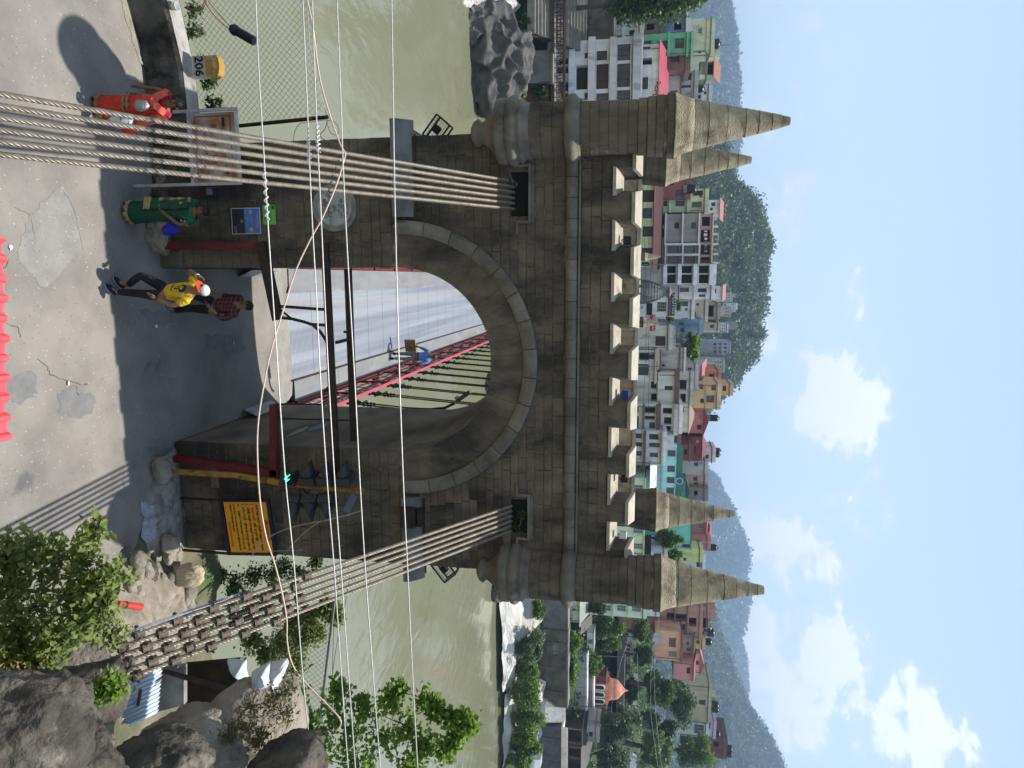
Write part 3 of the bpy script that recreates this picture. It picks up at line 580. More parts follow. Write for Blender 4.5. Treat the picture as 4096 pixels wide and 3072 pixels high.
# cracks: thin sunken-looking tar lines
CRK = M('crack_fill', (.10, .092, .083), rough=.95, bump=.3)
def crack(pts, w=.012):
    P = [at_z(X, Y, .006) for X, Y in pts]; Q = []
    for a, b in zip(P, P[1:]):
        for k in range(5): Q.append(a.lerp(b, k / 5) + Vector((random.uniform(-.015, .015), random.uniform(-.015, .015), 0)))
    Q.append(P[-1]); L = []; R = []
    for i, q in enumerate(Q):
        d = (Q[min(i + 1, len(Q) - 1)] - Q[max(i - 1, 0)]).normalized(); s = Vector((-d.y, d.x, 0)); ww = w * random.uniform(.15, .75); L.append(q + s * ww); R.append(q - s * ww)
    n = len(Q); struct(raw('road_crack', L + R, [(i, i + 1, n + i + 1, n + i) for i in range(n - 1)], CRK, base=False))
crack([(150, 1440), (190, 1465), (200, 1500), (260, 1520), (330, 1540), (350, 1535)], .016); crack([(305, 1545), (310, 1575), (318, 1580)], .012)
crack([(5, 1255), (15, 1285), (70, 1310), (82, 1350)], .01); crack([(0, 1085), (25, 1065), (35, 1040)], .01); crack([(250, 760), (300, 840), (330, 1000)], .006); crack([(60, 830), (125, 860), (140, 960)], .006)
# sandy strip at the wall foot and the broken shoulder by the right pier
blob('dirt_strip', gp((470, -20), (515, -20), (560, 220), (575, 270), (545, 215), (500, 60)), .008, DIRT)
DIRT2 = M('broken_shoulder', (.33, .31, .275), (.17, .16, .14), scale=5, rough=.95, bump=.6, bscale=36, col3=(.07, .065, .06), c3scale=2.6, c3=(.55, .66))
def lumpy(name, outline, h, mat, res=26, amp=.05, seed=0, top=None):
    """a low mound: outline in ground metres, raised by h in the middle and roughened"""
    P = np.array(outline); c = P.mean(0); V = []; R = 9; n = len(outline) * 4
    ring = []
    for i in range(len(P)):
        for k in range(4): ring.append(P[i] + (P[(i + 1) % len(P)] - P[i]) * k / 4)
    for r in range(R + 1):
        t = r / R
        for q in ring:
            x, y = c + (q - c) * t; hh = h * (1 - t ** 2.2) ; V.append((x, y, -.03 + hh + (1 - t * .7) * amp * fbm(x, y, seed, 3.2) * (1 if t < 1 else .3)))
    Fc = [(r * n + i, r * n + (i + 1) % n, (r + 1) * n + (i + 1) % n, (r + 1) * n + i) for r in range(R) for i in range(n)]
    return raw(name, V, Fc, mat, smooth=True)
struct(lumpy('broken_shoulder', [(1.72, -.75), (2.3, -.95), (2.9, -1.15), (3.5, -1.05), (3.9, -.7), (4.1, -.1), (3.2, .0), (2.2, .0), (1.75, -.05)], .17, DIRT2, amp=.10, seed=3))
struct(lumpy('dirt_bank', [(3.2, -1.75), (3.5, -2.2), (3.9, -3.0), (4.6, -3.6), (6.2, -3.2), (6.4, -1.2), (5.4, .2), (4.3, .0), (3.9, -.7), (3.5, -1.2)], .5, DIRT, amp=.22, seed=8))
def rock(name, c, s, mat, seed, label=None, cat='rock', parent=None, rough=.35, sub=4, squash=None, group=None, rot=0):
    bm = bmesh.new(); bmesh.ops.create_icosphere(bm, subdivisions=sub, radius=1)
    V = []; rr = random.Random(seed * 7 + 1); PL_ = []
    for _ in range(22): n_ = Vector((rr.gauss(0, 1), rr.gauss(0, 1), rr.gauss(0, 1))).normalized(); PL_.append((n_, rr.uniform(.72, 1.05)))
    for v in bm.verts:
        d = v.co.normalized(); fac = min(h_ / max(.2, d.dot(n_)) for n_, h_ in PL_); fac = min(fac, 1.15) if cat in ('boulder', 'rock') else 1.0; k = fac + (.42 if cat in ('boulder', 'rock') else 1.0) * rough * fbm(d.x, d.y, d.z + seed * 3.1, 1.5, 5) + rough * .35 * abs(fbm(d.x + 7, d.y, d.z + seed, 3.5, 3)) - rough * .5 * max(0, .25 - abs(fbm(d.x * .8 + seed, d.y + 3, d.z * 1.3, 1.8, 4))) * 1.6 + (rough * .12 * fbm(d.x, d.y, d.z + 9, 9, 3) if sub > 3 else 0)
        f = round(d.x * 2.2 + seed) * .02
        q = Vector((d.x * s[0], d.y * s[1], d.z * s[2])) * (k + f)
        if rot: q = Matrix.Rotation(rot, 3, 'Z') @ q
        V.append(Vector(c) + q)
    Fc = [tuple(x.index for x in f.verts) for f in bm.faces]; bm.free()
    o = raw(name, V, Fc, mat, parent, smooth=True)
    if label: tag(o, label, cat, group)
    return o
for i, (X, Y, r, l) in enumerate(((625, 930, .27, 'grey boulder at the foot of the left pier beside the red post'), (640, 800, .19, 'dark boulder at the left pier foot behind the woman in green'), (640, 700, .14, 'small stone at the left pier foot under the signboard'), (675, 2180, .15, 'broken stone lump beside the right pier'), (700, 2225, .12, 'pale stone lump on the dirt bank edge'), (585, 2290, .16, 'dark hollow stone on the dirt bank'), (540, 2300, .11, 'small dark stone on the dirt bank near the road'), (680, 2330, .1, 'rough stone on the dirt bank below the sack'), (570, 2380, .15, 'dark stone on the dirt bank under the cables'), (645, 1880, .14, 'loose stone in the gully by the right red post'))):
    p = at_z(X, Y, .05 if i < 3 else .15); rock('boulder' if r > .17 else 'stone', p, (r, r * .8, r * .75), ROCK if i in (1, 5, 6, 8) else ROCK_LT, i + 20, l, 'rock', sub=4, rough=.5)
for i in range(26):
    X, Y = random.uniform(520, 760), random.uniform(2230, 2440); p = at_z(X, Y, .25); r = random.uniform(.03, .085)
    rock('rubble_stone', p, (r, r * .8, r * .7), random.choice((ROCK_LT, RUBBLE, ROCK_LT)), i + 50, 'loose rubble stone on the dirt bank by the right tower edge', 'rubble', sub=2, group='rubble stones on the dirt bank')
# litter: small paper scraps on the road
PAPER = M('paper_scrap', (.72, .72, .70), rough=.7, bump=0)
for i, (X, Y, l) in enumerate(((40, 990, 'small white paper scrap on the sunlit road near the red roof'), (272, 1533, 'white scrap beside the dark road patch'), (932, 1372, 'bluish white litter in the tar patch under the arch'), (625, 1305, 'tiny white scrap on the shaded road'), (900, 1108, 'white scrap on the road by the left passage wall'), (520, 2278, 'crushed white paper cup on the dirt edge'))):
    p = at_z(X, Y, .012); m = MB(); r = .045; pts = [(p.x + r * random.uniform(.5, 1.2) * math.cos(a), p.y + r * random.uniform(.4, .9) * math.sin(a), p.z + random.uniform(0, .02)) for a in np.linspace(0, 5.4, 7)]
    m.add(pts + [(p.x, p.y, p.z + .03)], [(k, (k + 1) % 7, 7) for k in range(7)]); tag(m.build('paper_scrap', PAPER), l, 'litter')
def crumple(name, outline, h, mat, seed, n=26, z0=.0):
    P = [Vector((x, y, 0)) for x, y in outline]; c = sum(P, Vector()) / len(P); V = []; ring = []
    for i in range(len(P)):
        for k in range(6): ring.append(P[i].lerp(P[(i + 1) % len(P)], k / 6))
    R = 10; m = len(ring)
    for r in range(R + 1):
        t = r / R
        for q in ring:
            p = c.lerp(q, t); w = abs(fbm(p.x, p.y, seed, 5.5, 4)); V.append((p.x, p.y, z0 + .01 + h * (1 - t ** 3) * (.35 + 1.1 * w)))
    return raw(name, V, [(r * m + i, r * m + (i + 1) % m, (r + 1) * m + (i + 1) % m, (r + 1) * m + i) for r in range(R) for i in range(m)], mat)
tag(crumple('plastic_sheet', gp((562, 2005), (608, 2008), (612, 2060), (635, 2065), (640, 2085), (622, 2110), (615, 2160), (585, 2172), (562, 2150), (568, 2090), (575, 2070), (562, 2050)), .16, M('grey_white_plastic', (.40, .43, .50), (.28, .30, .36), scale=9, rough=.45, bump=.2), 4), 'crumpled greyish white plastic sheet lying by the right pier', 'plastic sheet')
p = at_z(755, 2300, .45)
sk = rock('sack', p, (.10, .09, .125), M('striped_sack', (.50, .43, .30), (.36, .29, .19), scale=14, rough=.9, bump=.5, stretch=(3.5, .3, .3), bscale=14), 71, 'pale woven sack standing on the dirt bank by the right tower edge', 'sack', sub=5, rough=.34)
# red pipe with a black band
m = MB(); a = at_z(470, 2415, .5); b = at_z(565, 2428, .55); m.tube([a, b], .055, 12); o = m.build('red_pipe', M('red_plastic_pipe', (.55, .05, .03), rough=.4, bump=0)); tag(o, 'short red plastic pipe lying on the dirt bank below the bush', 'pipe')
mid = a.lerp(b, .3); d = (b - a).normalized(); MB().tube([mid - d * .02, mid + d * .02], .062, 12).build('band', IRON, o)

# ------------------------------------------------------------------ low concrete wall on the left, milestone, chain-link fence
wall = thing('parapet_wall', 'low blackened concrete roadside wall left of the tower', 'wall', (-6, .1, 0))
pts = [at_z(X, Y, 0) for X, Y in ((500, -60), (578, 270), (606, 440), (640, 560))]; pts = [Vector((-9.2, -1.2, 0)), Vector((-6.2, -.36, 0)), Vector((-5.2, -.06, 0)), Vector((-3.86, .02, 0))]
V = []; Fc = []; n = 40
for i in range(n + 1):
    t = i / n * 3; k = min(2, int(t)); q = pts[k].lerp(pts[k + 1], t - k); d = (pts[k + 1] - pts[k]).normalized(); s = Vector((-d.y, d.x, 0)); j = .03 * fbm(q.x, 2.2, 1, 2)
    for off, z in ((0, -.1), (.02 + j, .3), (.03, .62 + j * .5), (.06, .70), (.10, .715 + j * .3), (.36, .73), (.42, .70), (.45, .4), (.47, -1.5)):
        V.append(q + s * off + Vector((0, 0, z)))
m = 9; Fc = [(i * m + k, (i + 1) * m + k, (i + 1) * m + k + 1, i * m + k + 1) for i in range(n) for k in range(m - 1)]
raw('wall_body', V, Fc, CONC, wall, smooth=False, mats=[CONC, CONC_TOP], midx=[1 if k in (3, 4) else 0 for i in range(n) for k in range(m - 1)])
c = at_z(735, 262, .72); c.y += .14
ms = thing('milestone', 'concrete milestone with yellow top and black number 206 standing on the low wall', 'milestone', (c.x, c.y, .72))
def slab(m, x0, x1, y0, y1, prof):  # prof: outline (dx,z) of the front
    pass
W = .17; y0, y1 = c.y - .05, c.y + .12
MB().prism([(c.x - W, .70), (c.x + W, .70), (c.x + W, 1.08), (c.x - W, 1.08)], y0, y1).build('white_block', M('milestone_white', (.45, .44, .43), (.30, .29, .285), scale=7, rough=.85, bump=.2, col3=(.10, .095, .09), c3scale=4, c3=(.6, .68)), ms)
pr = [(c.x - W, 1.082), (c.x + W, 1.082)] + [(c.x + W * math.cos(a), 1.30 + .055 * math.sin(a)) for a in np.linspace(0, math.pi, 12)]
MB().prism(pr, y0, y1).build('yellow_cap', M('milestone_yellow', (.42, .25, .05), (.32, .18, .035), scale=9, rough=.85, bump=.2, col3=(.42, .38, .28), c3scale=7, c3=(.55, .65)), ms)
MB().box(c.x - W - .005, c.x + W + .005, y0 - .006, y0 - .002, .83, .842).build('white_line', PAPER, ms)
textmesh('206', .23, (c.x, y0 - .004, .885), UX, UZ, M('black_paint', (.012, .012, .014), rough=.7, bump=0), 'number', ms, 'CENTER', .006)
m = MB(); q = at_z(690, 25, .75); q.y += .02; m.lathe([(.055, 0), (.055, .01), (.075, .09), (.07, .092), (.05, .015)], (q.x, q.y, .735), 14); tag(m.build('paper_cup', PAPER), 'white disposable cup standing on the low wall', 'cup')
# chain-link fence beyond the wall
WIRE = M('fence_wire', (.045, .05, .05), (.12, .12, .11), scale=40, rough=.5, bump=0, metal=.5)
def chainlink(parent, O, ux, uz, W, H, pitch=.058, r=.0036, ragged=True, name='chain_link_mesh'):
    """woven zig-zag wires: each wire snakes upwards, neighbours hook at the corners"""
    V = []; Fc = []; nrm = Vector(ux).cross(Vector(uz)).normalized(); ux = Vector(ux); uz = Vector(uz); O = Vector(O); nW = int(W / pitch); nH = int(H / (pitch))
    for i in range(nW):
        top = nH - (random.randint(0, 1) if ragged else 0); pts = []
        for j in range(top + 1):
            x = i * pitch + (pitch * 1.0 if (j + i) % 2 else 0); pts.append(O + ux * (x + pitch * .12 * mnoise.noise(Vector((i * .3, j * .3, 1)))) + uz * (j * pitch) + nrm * (.012 * fbm(x, j * pitch, 4, 1.5, 2) * 4))
        b = len(V)
        for p in pts:
            V += [p + ux * r, p - ux * r * .5 + nrm * r, p - ux * r * .5 - nrm * r]
        for j in range(len(pts) - 1):
            for k in range(3): Fc.append((b + j * 3 + k, b + j * 3 + (k + 1) % 3, b + j * 3 + 3 + (k + 1) % 3, b + j * 3 + 3 + k))
    return raw(name, V, Fc, WIRE, parent)
fy = .75
pb = at_y(940, 505, fy); pt = at_y(1312, 468, fy)
fn = thing('chain_link_fence', 'chain-link fence with dark leaning end post above the low left wall', 'fence', (pb.x, fy, pb.z))
MB().tube([pb - (pt - pb) * .5, pt], .035, 10).build('post', IRON, fn)
MB().tube([pt - (pt - pb) * .2, pt - (pt - pb) * .16], .039, 10).build('orange_band', M('orange_band', (.45, .10, .03), rough=.6, bump=0), fn)
A = pb - Vector((.04, 0, .45)); 
chainlink(fn, A + Vector((-3.6, -.35, -.2)), Vector((.995, .09, 0)), Vector((.0, 0, 1)), 3.6, pt.z - A.z + .12)
m = MB(); pp = [pt + Vector((0, 0, -.02)), pt + Vector((-.5, -.1, -.10)), pt + Vector((-1.2, -.2, -.2)), pt + Vector((-2.4, -.2, -.22)), pt + Vector((-3.6, -.3, -.2))]; m.tube(pp, .006, 5); m.build('tension_wire', GALV, fn)
# cable closure hanging on the fence with its orange cables
a = at_y(1018, 165, .55); b = at_y(925, 112, .55); d = (b - a).normalized()
cl = thing('splice_closure', 'black ribbed cylindrical cable closure hanging on the left fence', 'cable closure', a)
m = MB(); L = (b - a).length; pts = []; rr = []
for k in range(31): t = k / 30; pts.append(a + d * L * t); rr.append((.085 if k % 2 else .075) if t < .8 else (.10 if t < .92 else .07))
m.tube(pts, rr, 14); m.build('body', M('black_plastic', (.012, .012, .016), rough=.35, bump=0), cl)
OR = M('orange_cable', (.42, .20, .13), (.30, .14, .09), scale=8, rough=.5, bump=0)
def wire(name, pix, y, r, mat, label, cat='wire', n=6, sm=6, group=None, z=None):
    P = [at_y(X, Y, yy if isinstance(y, (list, tuple)) else y) for (X, Y), yy in zip(pix, y if isinstance(y, (list, tuple)) else [0] * len(pix))]
    Q = []
    for i in range(len(P) - 1):
        p0, p1, p2, p3 = P[max(0, i - 1)], P[i], P[i + 1], P[min(len(P) - 1, i + 2)]
        for k in range(sm):
            t = k / sm; Q.append(.5 * ((2 * p1) + (p2 - p0) * t + (2 * p0 - 5 * p1 + 4 * p2 - p3) * t * t + (3 * p1 - p0 - 3 * p2 + p3) * t ** 3))
    Q.append(P[-1]); return tag(MB().tube(Q, r, n).build(name, mat, smooth=True), label, cat, group)
wire('orange_cable', [(925, 112), (880, 60), (838, 10), (820, -30)], .55, .009, OR, 'orange cable running from the black closure up out of the picture', 'cable')
wire('orange_cable', [(922, 120), (870, 75), (830, 25), (800, -30)], .6, .009, OR, 'second orange cable leaving the black closure', 'cable')
wire('orange_cable', [(745, 20), (765, 38), (800, 35), (818, 5), (822, -30)], .5, .009, OR, 'orange cable loop over the low wall at the picture edge', 'cable')
wire('orange_cable', [(745, 28), (770, 45), (806, 38), (826, 5), (830, -30)], .52, .009, OR, 'second orange cable loop over the low wall', 'cable')
# right-hand fence with its long galvanised top rail
a = at_y(1338, 2400, 1.0); b = at_y(1252, 3120, -2.6)
fn = thing('chain_link_fence', 'chain-link fence with a bright galvanised top rail right of the tower', 'fence', (b.x, b.y, b.z - 1.5))
MB().tube([a, b], .028, 12).build('top_rail', GALV, fn)
d = (b - a); L = d.length; chainlink(fn, a + d / L * .5 - Vector((0, 0, 1.25)), d / L, Vector((0, 0, 1)), L - .6, 1.24, ragged=False)

# ------------------------------------------------------------------ cables of the bridge
CABLE = M('cable_wire', (.27, .235, .185), (.165, .142, .112), scale=14, rough=.42, bump=.0, bscale=200, metal=.4, col3=(.14, .12, .095), c3scale=6, c3=(.55, .7))
def rope(a, b, r=.028, sag=0, step=.02, lay=.30, strands=6, extra=None):
    """a laid wire rope: a lobed section that turns along its length"""
    a = Vector(a); b = Vector(b); L = (b - a).length; n = int(L / step); m = strands * 4; V = []
    d = (b - a).normalized(); u = d.orthogonal().normalized(); w = d.cross(u)
    for i in range(n + 1):
        t = i / n; c = a.lerp(b, t) - Vector((0, 0, sag * 4 * t * (1 - t))); ph = 2 * math.pi * (t * L) / (lay * 1.0)
        for k in range(m):
            th = 2 * math.pi * k / m; rr = r * (.52, .93, 1.06, .93)[k % 4]; V.append(c + (u * math.cos(th + ph) + w * math.sin(th + ph)) * rr)
    Fc = [(i * m + k, i * m + (k + 1) % m, (i + 1) * m + (k + 1) % m, (i + 1) * m + k) for i in range(n) for k in range(m)]
    return V, Fc
ordn = ('first', 'second', 'third', 'fourth', 'fifth', 'sixth')
for i in range(6):
    a = at_y(2035, (723, 745, 767, 790, 812, 834)[i], -.12); x = a.x
    e = at_x(0, (370, 418, 465, 515, 562, 614)[i], -3.13 + i * .10); dd = (e - a)
    V, Fc = rope(a - dd * .03, a + dd * 1.55, .0275, .07)
    tag(raw('suspension_cable', V, Fc, CABLE, smooth=True), '%s of the six left backstay cables counted from the far left' % ordn[i], 'cable', 'left backstay cables')
CLAMPM = M('clamp_steel', (.105, .082, .062), (.17, .14, .11), scale=12, rough=.6, bump=.25, metal=.3)
RT = [((2042, 1995), (740, 2413)), ((2062, 1995), (640, 2480)), ((2082, 1995), (560, 2530)), ((2102, 1990), (500, 2600)), ((2121, 1990), (470, 2665)), ((2144, 1978), (455, 2735))]
for i in range(6):
    a = at_y(1997, 2042 + i * 20.2, -.30); e = at_x(438, 2572 + i * 34.5, 2.58 + i * .10); dd = e - a
    V, Fc = rope(a - dd * .05, a + dd * 1.12, .0275, .02)
    o = tag(raw('suspension_cable', V, Fc, CABLE, smooth=True), '%s of the six clamped right backstay cables counted from the arch side' % ordn[i], 'cable', 'right backstay cables')
    dn = dd.normalized(); u = dn.orthogonal().normalized(); w = dn.cross(u); rgt = Vector((1, 0, 0)); upp = dn.cross(rgt).normalized() * -1
    for k in range(6):
        t = .60 + k * .070 + (i % 3) * .022 + i * .006
        c = a + dd * t - Vector((0, 0, .02 * 4 * t * (1 - t)))
        m = MB(); m.tube([c - dn * .055, c + dn * .055], .060, 12)
        for s in (-1, 1):
            q = c + rgt * s * .052; m.tube([q - upp * .075, q + upp * .075], .014, 6); m.tube([q + upp * .055, q + upp * .075], .024, 6)
        m.build('cable_clamp', CLAMPM, o)
    if i in (2, 3):
        c = a + dd * .73; m = MB(); m.tube([c + dn * k * .012 for k in range(26)], [.040 if k % 2 else .034 for k in range(26)], 10); m.build('seizing', M('black_seizing', (.02, .016, .016), rough=.6, bump=.2), o)
# thin service wires beside the right cables
for i in range(3):
    a = at_y(1010 - i * 8, 2355 + i * 3, -4.0); b = at_y(500 + i * 30, 2530 - i * 4, -5.4)
    tag(MB().tube([a, a.lerp(b, .3) + Vector((0, 0, .02 * i)), a.lerp(b, .6), b], .008, 5).build('thin_wire', GALV), ('upper', 'middle', 'lower')[i] + ' thin grey wire following the right cables to their anchor', 'wire')
# ------------------------------------------------------------------ the deck
DECK = M('worn_steel_deck', (.155, .168, .20), (.245, .265, .30), scale=1.5, rough=.5, bump=.0, metal=.2, stretch=(1.6, .03, 1), col3=(.33, .285, .22), c3scale=.9, c3=(.56, .70), contrast=(.40, .60), detail=3)
def deck_ribs(m, sc, st):
    nt = m.node_tree; N = nt.nodes; L = nt.links; b = N['Principled BSDF']
    g = N.new('ShaderNodeNewGeometry'); w = N.new('ShaderNodeTexWave'); w.inputs['Scale'].default_value = sc; w.bands_direction = 'Y'; L.new(g.outputs['Position'], w.inputs['Vector'])
    bp = N.new('ShaderNodeBump'); bp.inputs['Strength'].default_value = st; bp.inputs['Distance'].default_value = .01; L.new(w.outputs['Fac'], bp.inputs['Height']); L.new(bp.outputs[0], b.inputs['Normal'])
deck_ribs(DECK, 4.6, .8)
WALKW = M('walkway_plate', (.18, .183, .187), (.24, .24, .24), scale=2, rough=.5, bump=0, metal=.25, stretch=(1, .3, 1), col3=(.33, .30, .25), c3scale=1.6, c3=(.55, .7)); deck_ribs(WALKW, 6, .5)
br = thing('bridge_deck', 'long steel bridge deck of ribbed plates running out over the river', 'bridge', (.3, 38, -.3)); SL = .6 / 72
def dx(y): return (y - 4) * SL
m = MB(); y = 4.06; k = 0
y1s = list(np.arange(4.6, 71.5, 1.35))
for y in y1s:
    e = y + 1.335; o = MB()
    o.add([(-1.06 + dx(y), y, .0), (1.16 + dx(y), y, .0), (1.16 + dx(e), e, .0), (-1.06 + dx(e), e, .0), (-1.06 + dx(y), y, -.06), (1.16 + dx(y), y, -.06), (1.16 + dx(e), e, -.06), (-1.06 + dx(e), e, -.06)], [(0, 1, 2, 3), (0, 4, 5, 1), (3, 2, 6, 7)])
    ob = o.build('deck_plate', DECK, br)
for s, (xa, xb) in (('l', (-1.68, -1.10)), ('r', (1.20, 1.72))):
    for y in np.arange(4.7, 71.5, 2.7):
        e = y + 2.69; o = MB(); z = .045
        o.add([(xa + dx(y), y, z), (xb + dx(y), y, z), (xb + dx(e), e, z), (xa + dx(e), e, z), (xa + dx(y), y, -.06), (xb + dx(y), y, -.06), (xb + dx(e), e, -.06), (xa + dx(e), e, -.06)], [(0, 1, 2, 3), (0, 4, 5, 1), (1, 5, 6, 2), (0, 3, 7, 4)])
        o.build('walkway_plate', WALKW, br)
for xx in (-1.08, 1.18):
    m = MB(); m.add([(xx - .02 + dx(4.6), 4.6, .06), (xx + .02 + dx(4.6), 4.6, .06), (xx + .02 + dx(72), 72, .06), (xx - .02 + dx(72), 72, .06), (xx - .02 + dx(4.6), 4.6, -.05), (xx + .02 + dx(4.6), 4.6, -.05), (xx + .02 + dx(72), 72, -.05), (xx - .02 + dx(72), 72, -.05)], [(0, 1, 2, 3), (0, 3, 7, 4), (1, 5, 6, 2)]); m.build('kerb_angle', IRON if xx > 0 else WALKW, br)
# threshold: concrete apron at the tower's rear, cut away in curves at both sides
m = MB(); P = [(-1.72, 3.95), (1.66, 3.95), (1.70, 4.35), (1.55, 4.62), (1.2, 4.68), (-1.1, 4.60), (-1.35, 4.75), (-1.72, 4.8)]; m.add([(x, y, .006) for x, y in P], [tuple(range(len(P)))]); m.build('concrete_apron', M('apron_concrete', (.29, .275, .245), (.20, .19, .172), scale=2.5, rough=.9, bump=.3), br)
# girders and cross beams under the deck
m = MB()
for xx in (-1.75, -.6, .6, 1.85): m.bar((xx, 4, -.35), (xx + .6, 72, -.35), .12, .5)
for y in np.arange(5, 72, 2.0): m.bar((-2.2 + dx(y), y, -.2), (2.4 + dx(y), y, -.2), .14, .2)
stuff(m.build('girders', REDIRON, br))
# railings: pinkish top rail; lattice shade painted in as a darker red
for s, x0 in ((-1, -1.80), (1, 1.84)):
    rl = thing('bridge_railing', ('left' if s < 0 else 'right') + ' red lattice railing of the bridge with pinkish top rail', 'railing', (x0 + .3, 38, 0))
    pl = np.arange(4.5, 72, 2.25)
    for y in pl:
        e = min(y + 2.24, 72); MB().bar((x0 + dx(y), y, 1.08), (x0 + dx(e), e, 1.08), .085, .045).build('top_rail', PINKIRON, rl)
        MB().bar((x0 + dx(y), y, 0), (x0 + dx(y), y, 1.06), .07).build('post', REDIRON, rl)
    m = MB()
    for z in (.12, .42, .72): m.bar((x0 + dx(4.5), 4.5, z), (x0 + dx(72), 72, z), .03, .05)
    m.build('lower_rails', REDIRON, rl)
    m = MB()
    for y in np.arange(4.5, 71.6, .75):
        m.bar((x0 + dx(y), y, .05), (x0 + dx(y + .75), y + .75, 1.05), .012, .03); m.bar((x0 + dx(y + .75), y + .75, .05), (x0 + dx(y), y, 1.05), .012, .03)
    stuff(m.build('lattice', REDIRON, rl))
    for y in np.arange(6, 70, 4.5): MB().bar((x0 + s * .02 + dx(y), y, .7), (x0 + s * .55 + dx(y), y, -.2), .03).build('outrigger', REDIRON, rl)
# main cables and paired hangers on both sides
HANG = M('hanger_steel', (.018, .018, .017), rough=.7, bump=0)
def maincable(s, k): return lambda y: ((s * 2.85 + k * .1) + dx(y) * 1.0 + (0 if abs(y - 38) > 100 else -s * .45 * (1 - ((y - 38) / 34) ** 2)), y, 1.9 + (6.8 - 1.9) * ((y - 38) / 34.0) ** 2)
for s in (-1, 1):
    for k in range(-1, 2):
        f = maincable(s, k); tag(MB().tube([f(y) for y in np.linspace(4.0, 72, 60)], .05, 8).build('main_cable', CABLE, smooth=True), '%s main cable strand sagging along the %s side of the bridge span' % (('inner', 'middle', 'outer')[k + 1 if s > 0 else 1 - k], 'left' if s < 0 else 'right'), 'cable', 'main cables of the span')
ONES = ['', 'first', 'second', 'third', 'fourth', 'fifth', 'sixth', 'seventh', 'eighth', 'ninth', 'tenth', 'eleventh', 'twelfth', 'thirteenth', 'fourteenth', 'fifteenth', 'sixteenth', 'seventeenth', 'eighteenth', 'nineteenth']
def nth(k): return ONES[k] if k < 20 else {20: 'twentieth', 30: 'thirtieth'}.get(k) or {2: 'twenty-', 3: 'thirty-'}[k // 10] + ONES[k % 10]
hi = 0
for s in (1,):
    for y in np.arange(6.2, 70, 1.75):
        top = Vector(maincable(s, 0)(y)); bx = s * 2.25 + dx(y) + .05; hi += 1
        h = thing('hanger', 'paired black hanger rods, %s from the near tower on the right side of the bridge' % nth(hi), 'hanger', (bx, y, -.2), '%s hangers of the bridge' % ('left' if s < 0 else 'right'))
        for q in (-.14, .14):
            a = Vector((bx, y + q, -.25)); b = Vector((top.x, y + q * .8, top.z)); m = MB(); m.tube([a, b], .023, 5)
            L = (b - a).length
            for z in (.12, .22, .38, .58, .66, .9, 1.02, 1.12):
                if z < L: c = a + (b - a) * (z / L); m.tube([c - Vector((0, 0, .025)), c + Vector((0, 0, .025))], .048 if z not in (.58,) else .075, 6)
            m.build('rod', HANG, h)
        for zz in (.33, .60): MB().box(bx - .03, bx + .03, y - .2, y + .2, zz, zz + .03).build('clamp_plate', HANG, h)
# pipe slung outside the right railing
m = MB(); pts = [(2.12 + dx(y), y, .12 + .05 * math.sin(y * .9)) for y in np.linspace(4.6, 70, 70)]; m.tube(pts, .085, 10); tag(m.build('water_pipe', M('pipe_wrap', (.45, .47, .5), (.16, .17, .18), scale=2.2, rough=.5, bump=.1, contrast=(.45, .52), stretch=(1, 1.2, 1))), 'silver wrapped water pipe slung outside the right railing', 'pipe')
# street lamp on the far edge of the right passage wall
lp = thing('street_lamp', 'grey LED street lamp on a curved arm from the right passage wall', 'lamp', (1.6, 4.05, 2.7))
P = [at_y(X, Y, 4.25) for X, Y in ((1640, 1634), (1720, 1638), (1780, 1632), (1820, 1612))]; MB().tube(P, .035, 8).build('arm', IRON, lp)
a, b = at_y(1828, 1604, 4.3), at_y(1880, 1567, 4.3); d = (b - a).normalized(); r = Vector((0, 1, 0)); u = d.cross(r)
MB().obox((a + b) / 2, d, r, u, (b - a).length, .12, .10).build('lamp_head', M('lamp_grey', (.10, .105, .11), rough=.5, bump=0), lp)
m = MB()
for i in range(6):
    for j in range(2): m.obox(a + d * (b - a).length * (i + .7) / 6.6 - r * .064 + u * (j - .5) * .045, d, r, u, .03, .006, .025)
m.build('led_lens', M('led_lens', (.45, .47, .5), rough=.2, bump=0), lp); MB().obox(a + d * .05 + u * .08, d, r, u, .1, .08, .05).build('driver_box', M('white_lamp', (.75, .75, .74)), lp)
# ------------------------------------------------------------------ height gauge across the arch
hg = thing('height_gauge', 'dark iron height gauge frame across the arch on dark red posts', 'barrier', (0, -.25, 0))
py_ = lambda X, Y, y=-.22: at_y(X, Y, y)
MB().bar(py_(640, 984), py_(1045, 984), .13, .13, up=(0, 1, 0)).build('post', REDIRON, hg)
MB().bar(py_(700, 1832), py_(1118, 1893), .13, .13, up=(0, 1, 0)).build('post', REDIRON, hg)
MB().bar(py_(1045, 968), py_(1112, 1280), .14, .16).build('lower_beam', IRON, hg)
MB().bar(py_(1098, 1916), py_(1098, 1618), .13, .14).build('lower_beam', REDIRON, hg)
MB().bar(py_(1300, 972, -.26), py_(1345, 1885, -.26), .10, .12).build('upper_beam', IRON, hg)
MB().bar(py_(1392, 1076, .32), py_(1417, 1762, .32), .09, .12).build('rear_beam', IRON, hg)
a = py_(1120, 1225); b = py_(1322, 1240, -.26); MB().bar(a, b, .05, .05).build('strut', IRON, hg)
a = py_(1240, 1297); b = py_(1328, 1302, -.26); MB().bar(a, b, .05, .05).build('strut', IRON, hg)
MB().tube([py_(X, Y, -.24) for X, Y in ((1120, 1270), (1170, 1276), (1215, 1287), (1248, 1298), (1280, 1325), (1303, 1360), (1322, 1405), (1330, 1450), (1328, 1510), (1318, 1545), (1300, 1565))], .028, 8).build('curved_brace', IRON, hg)
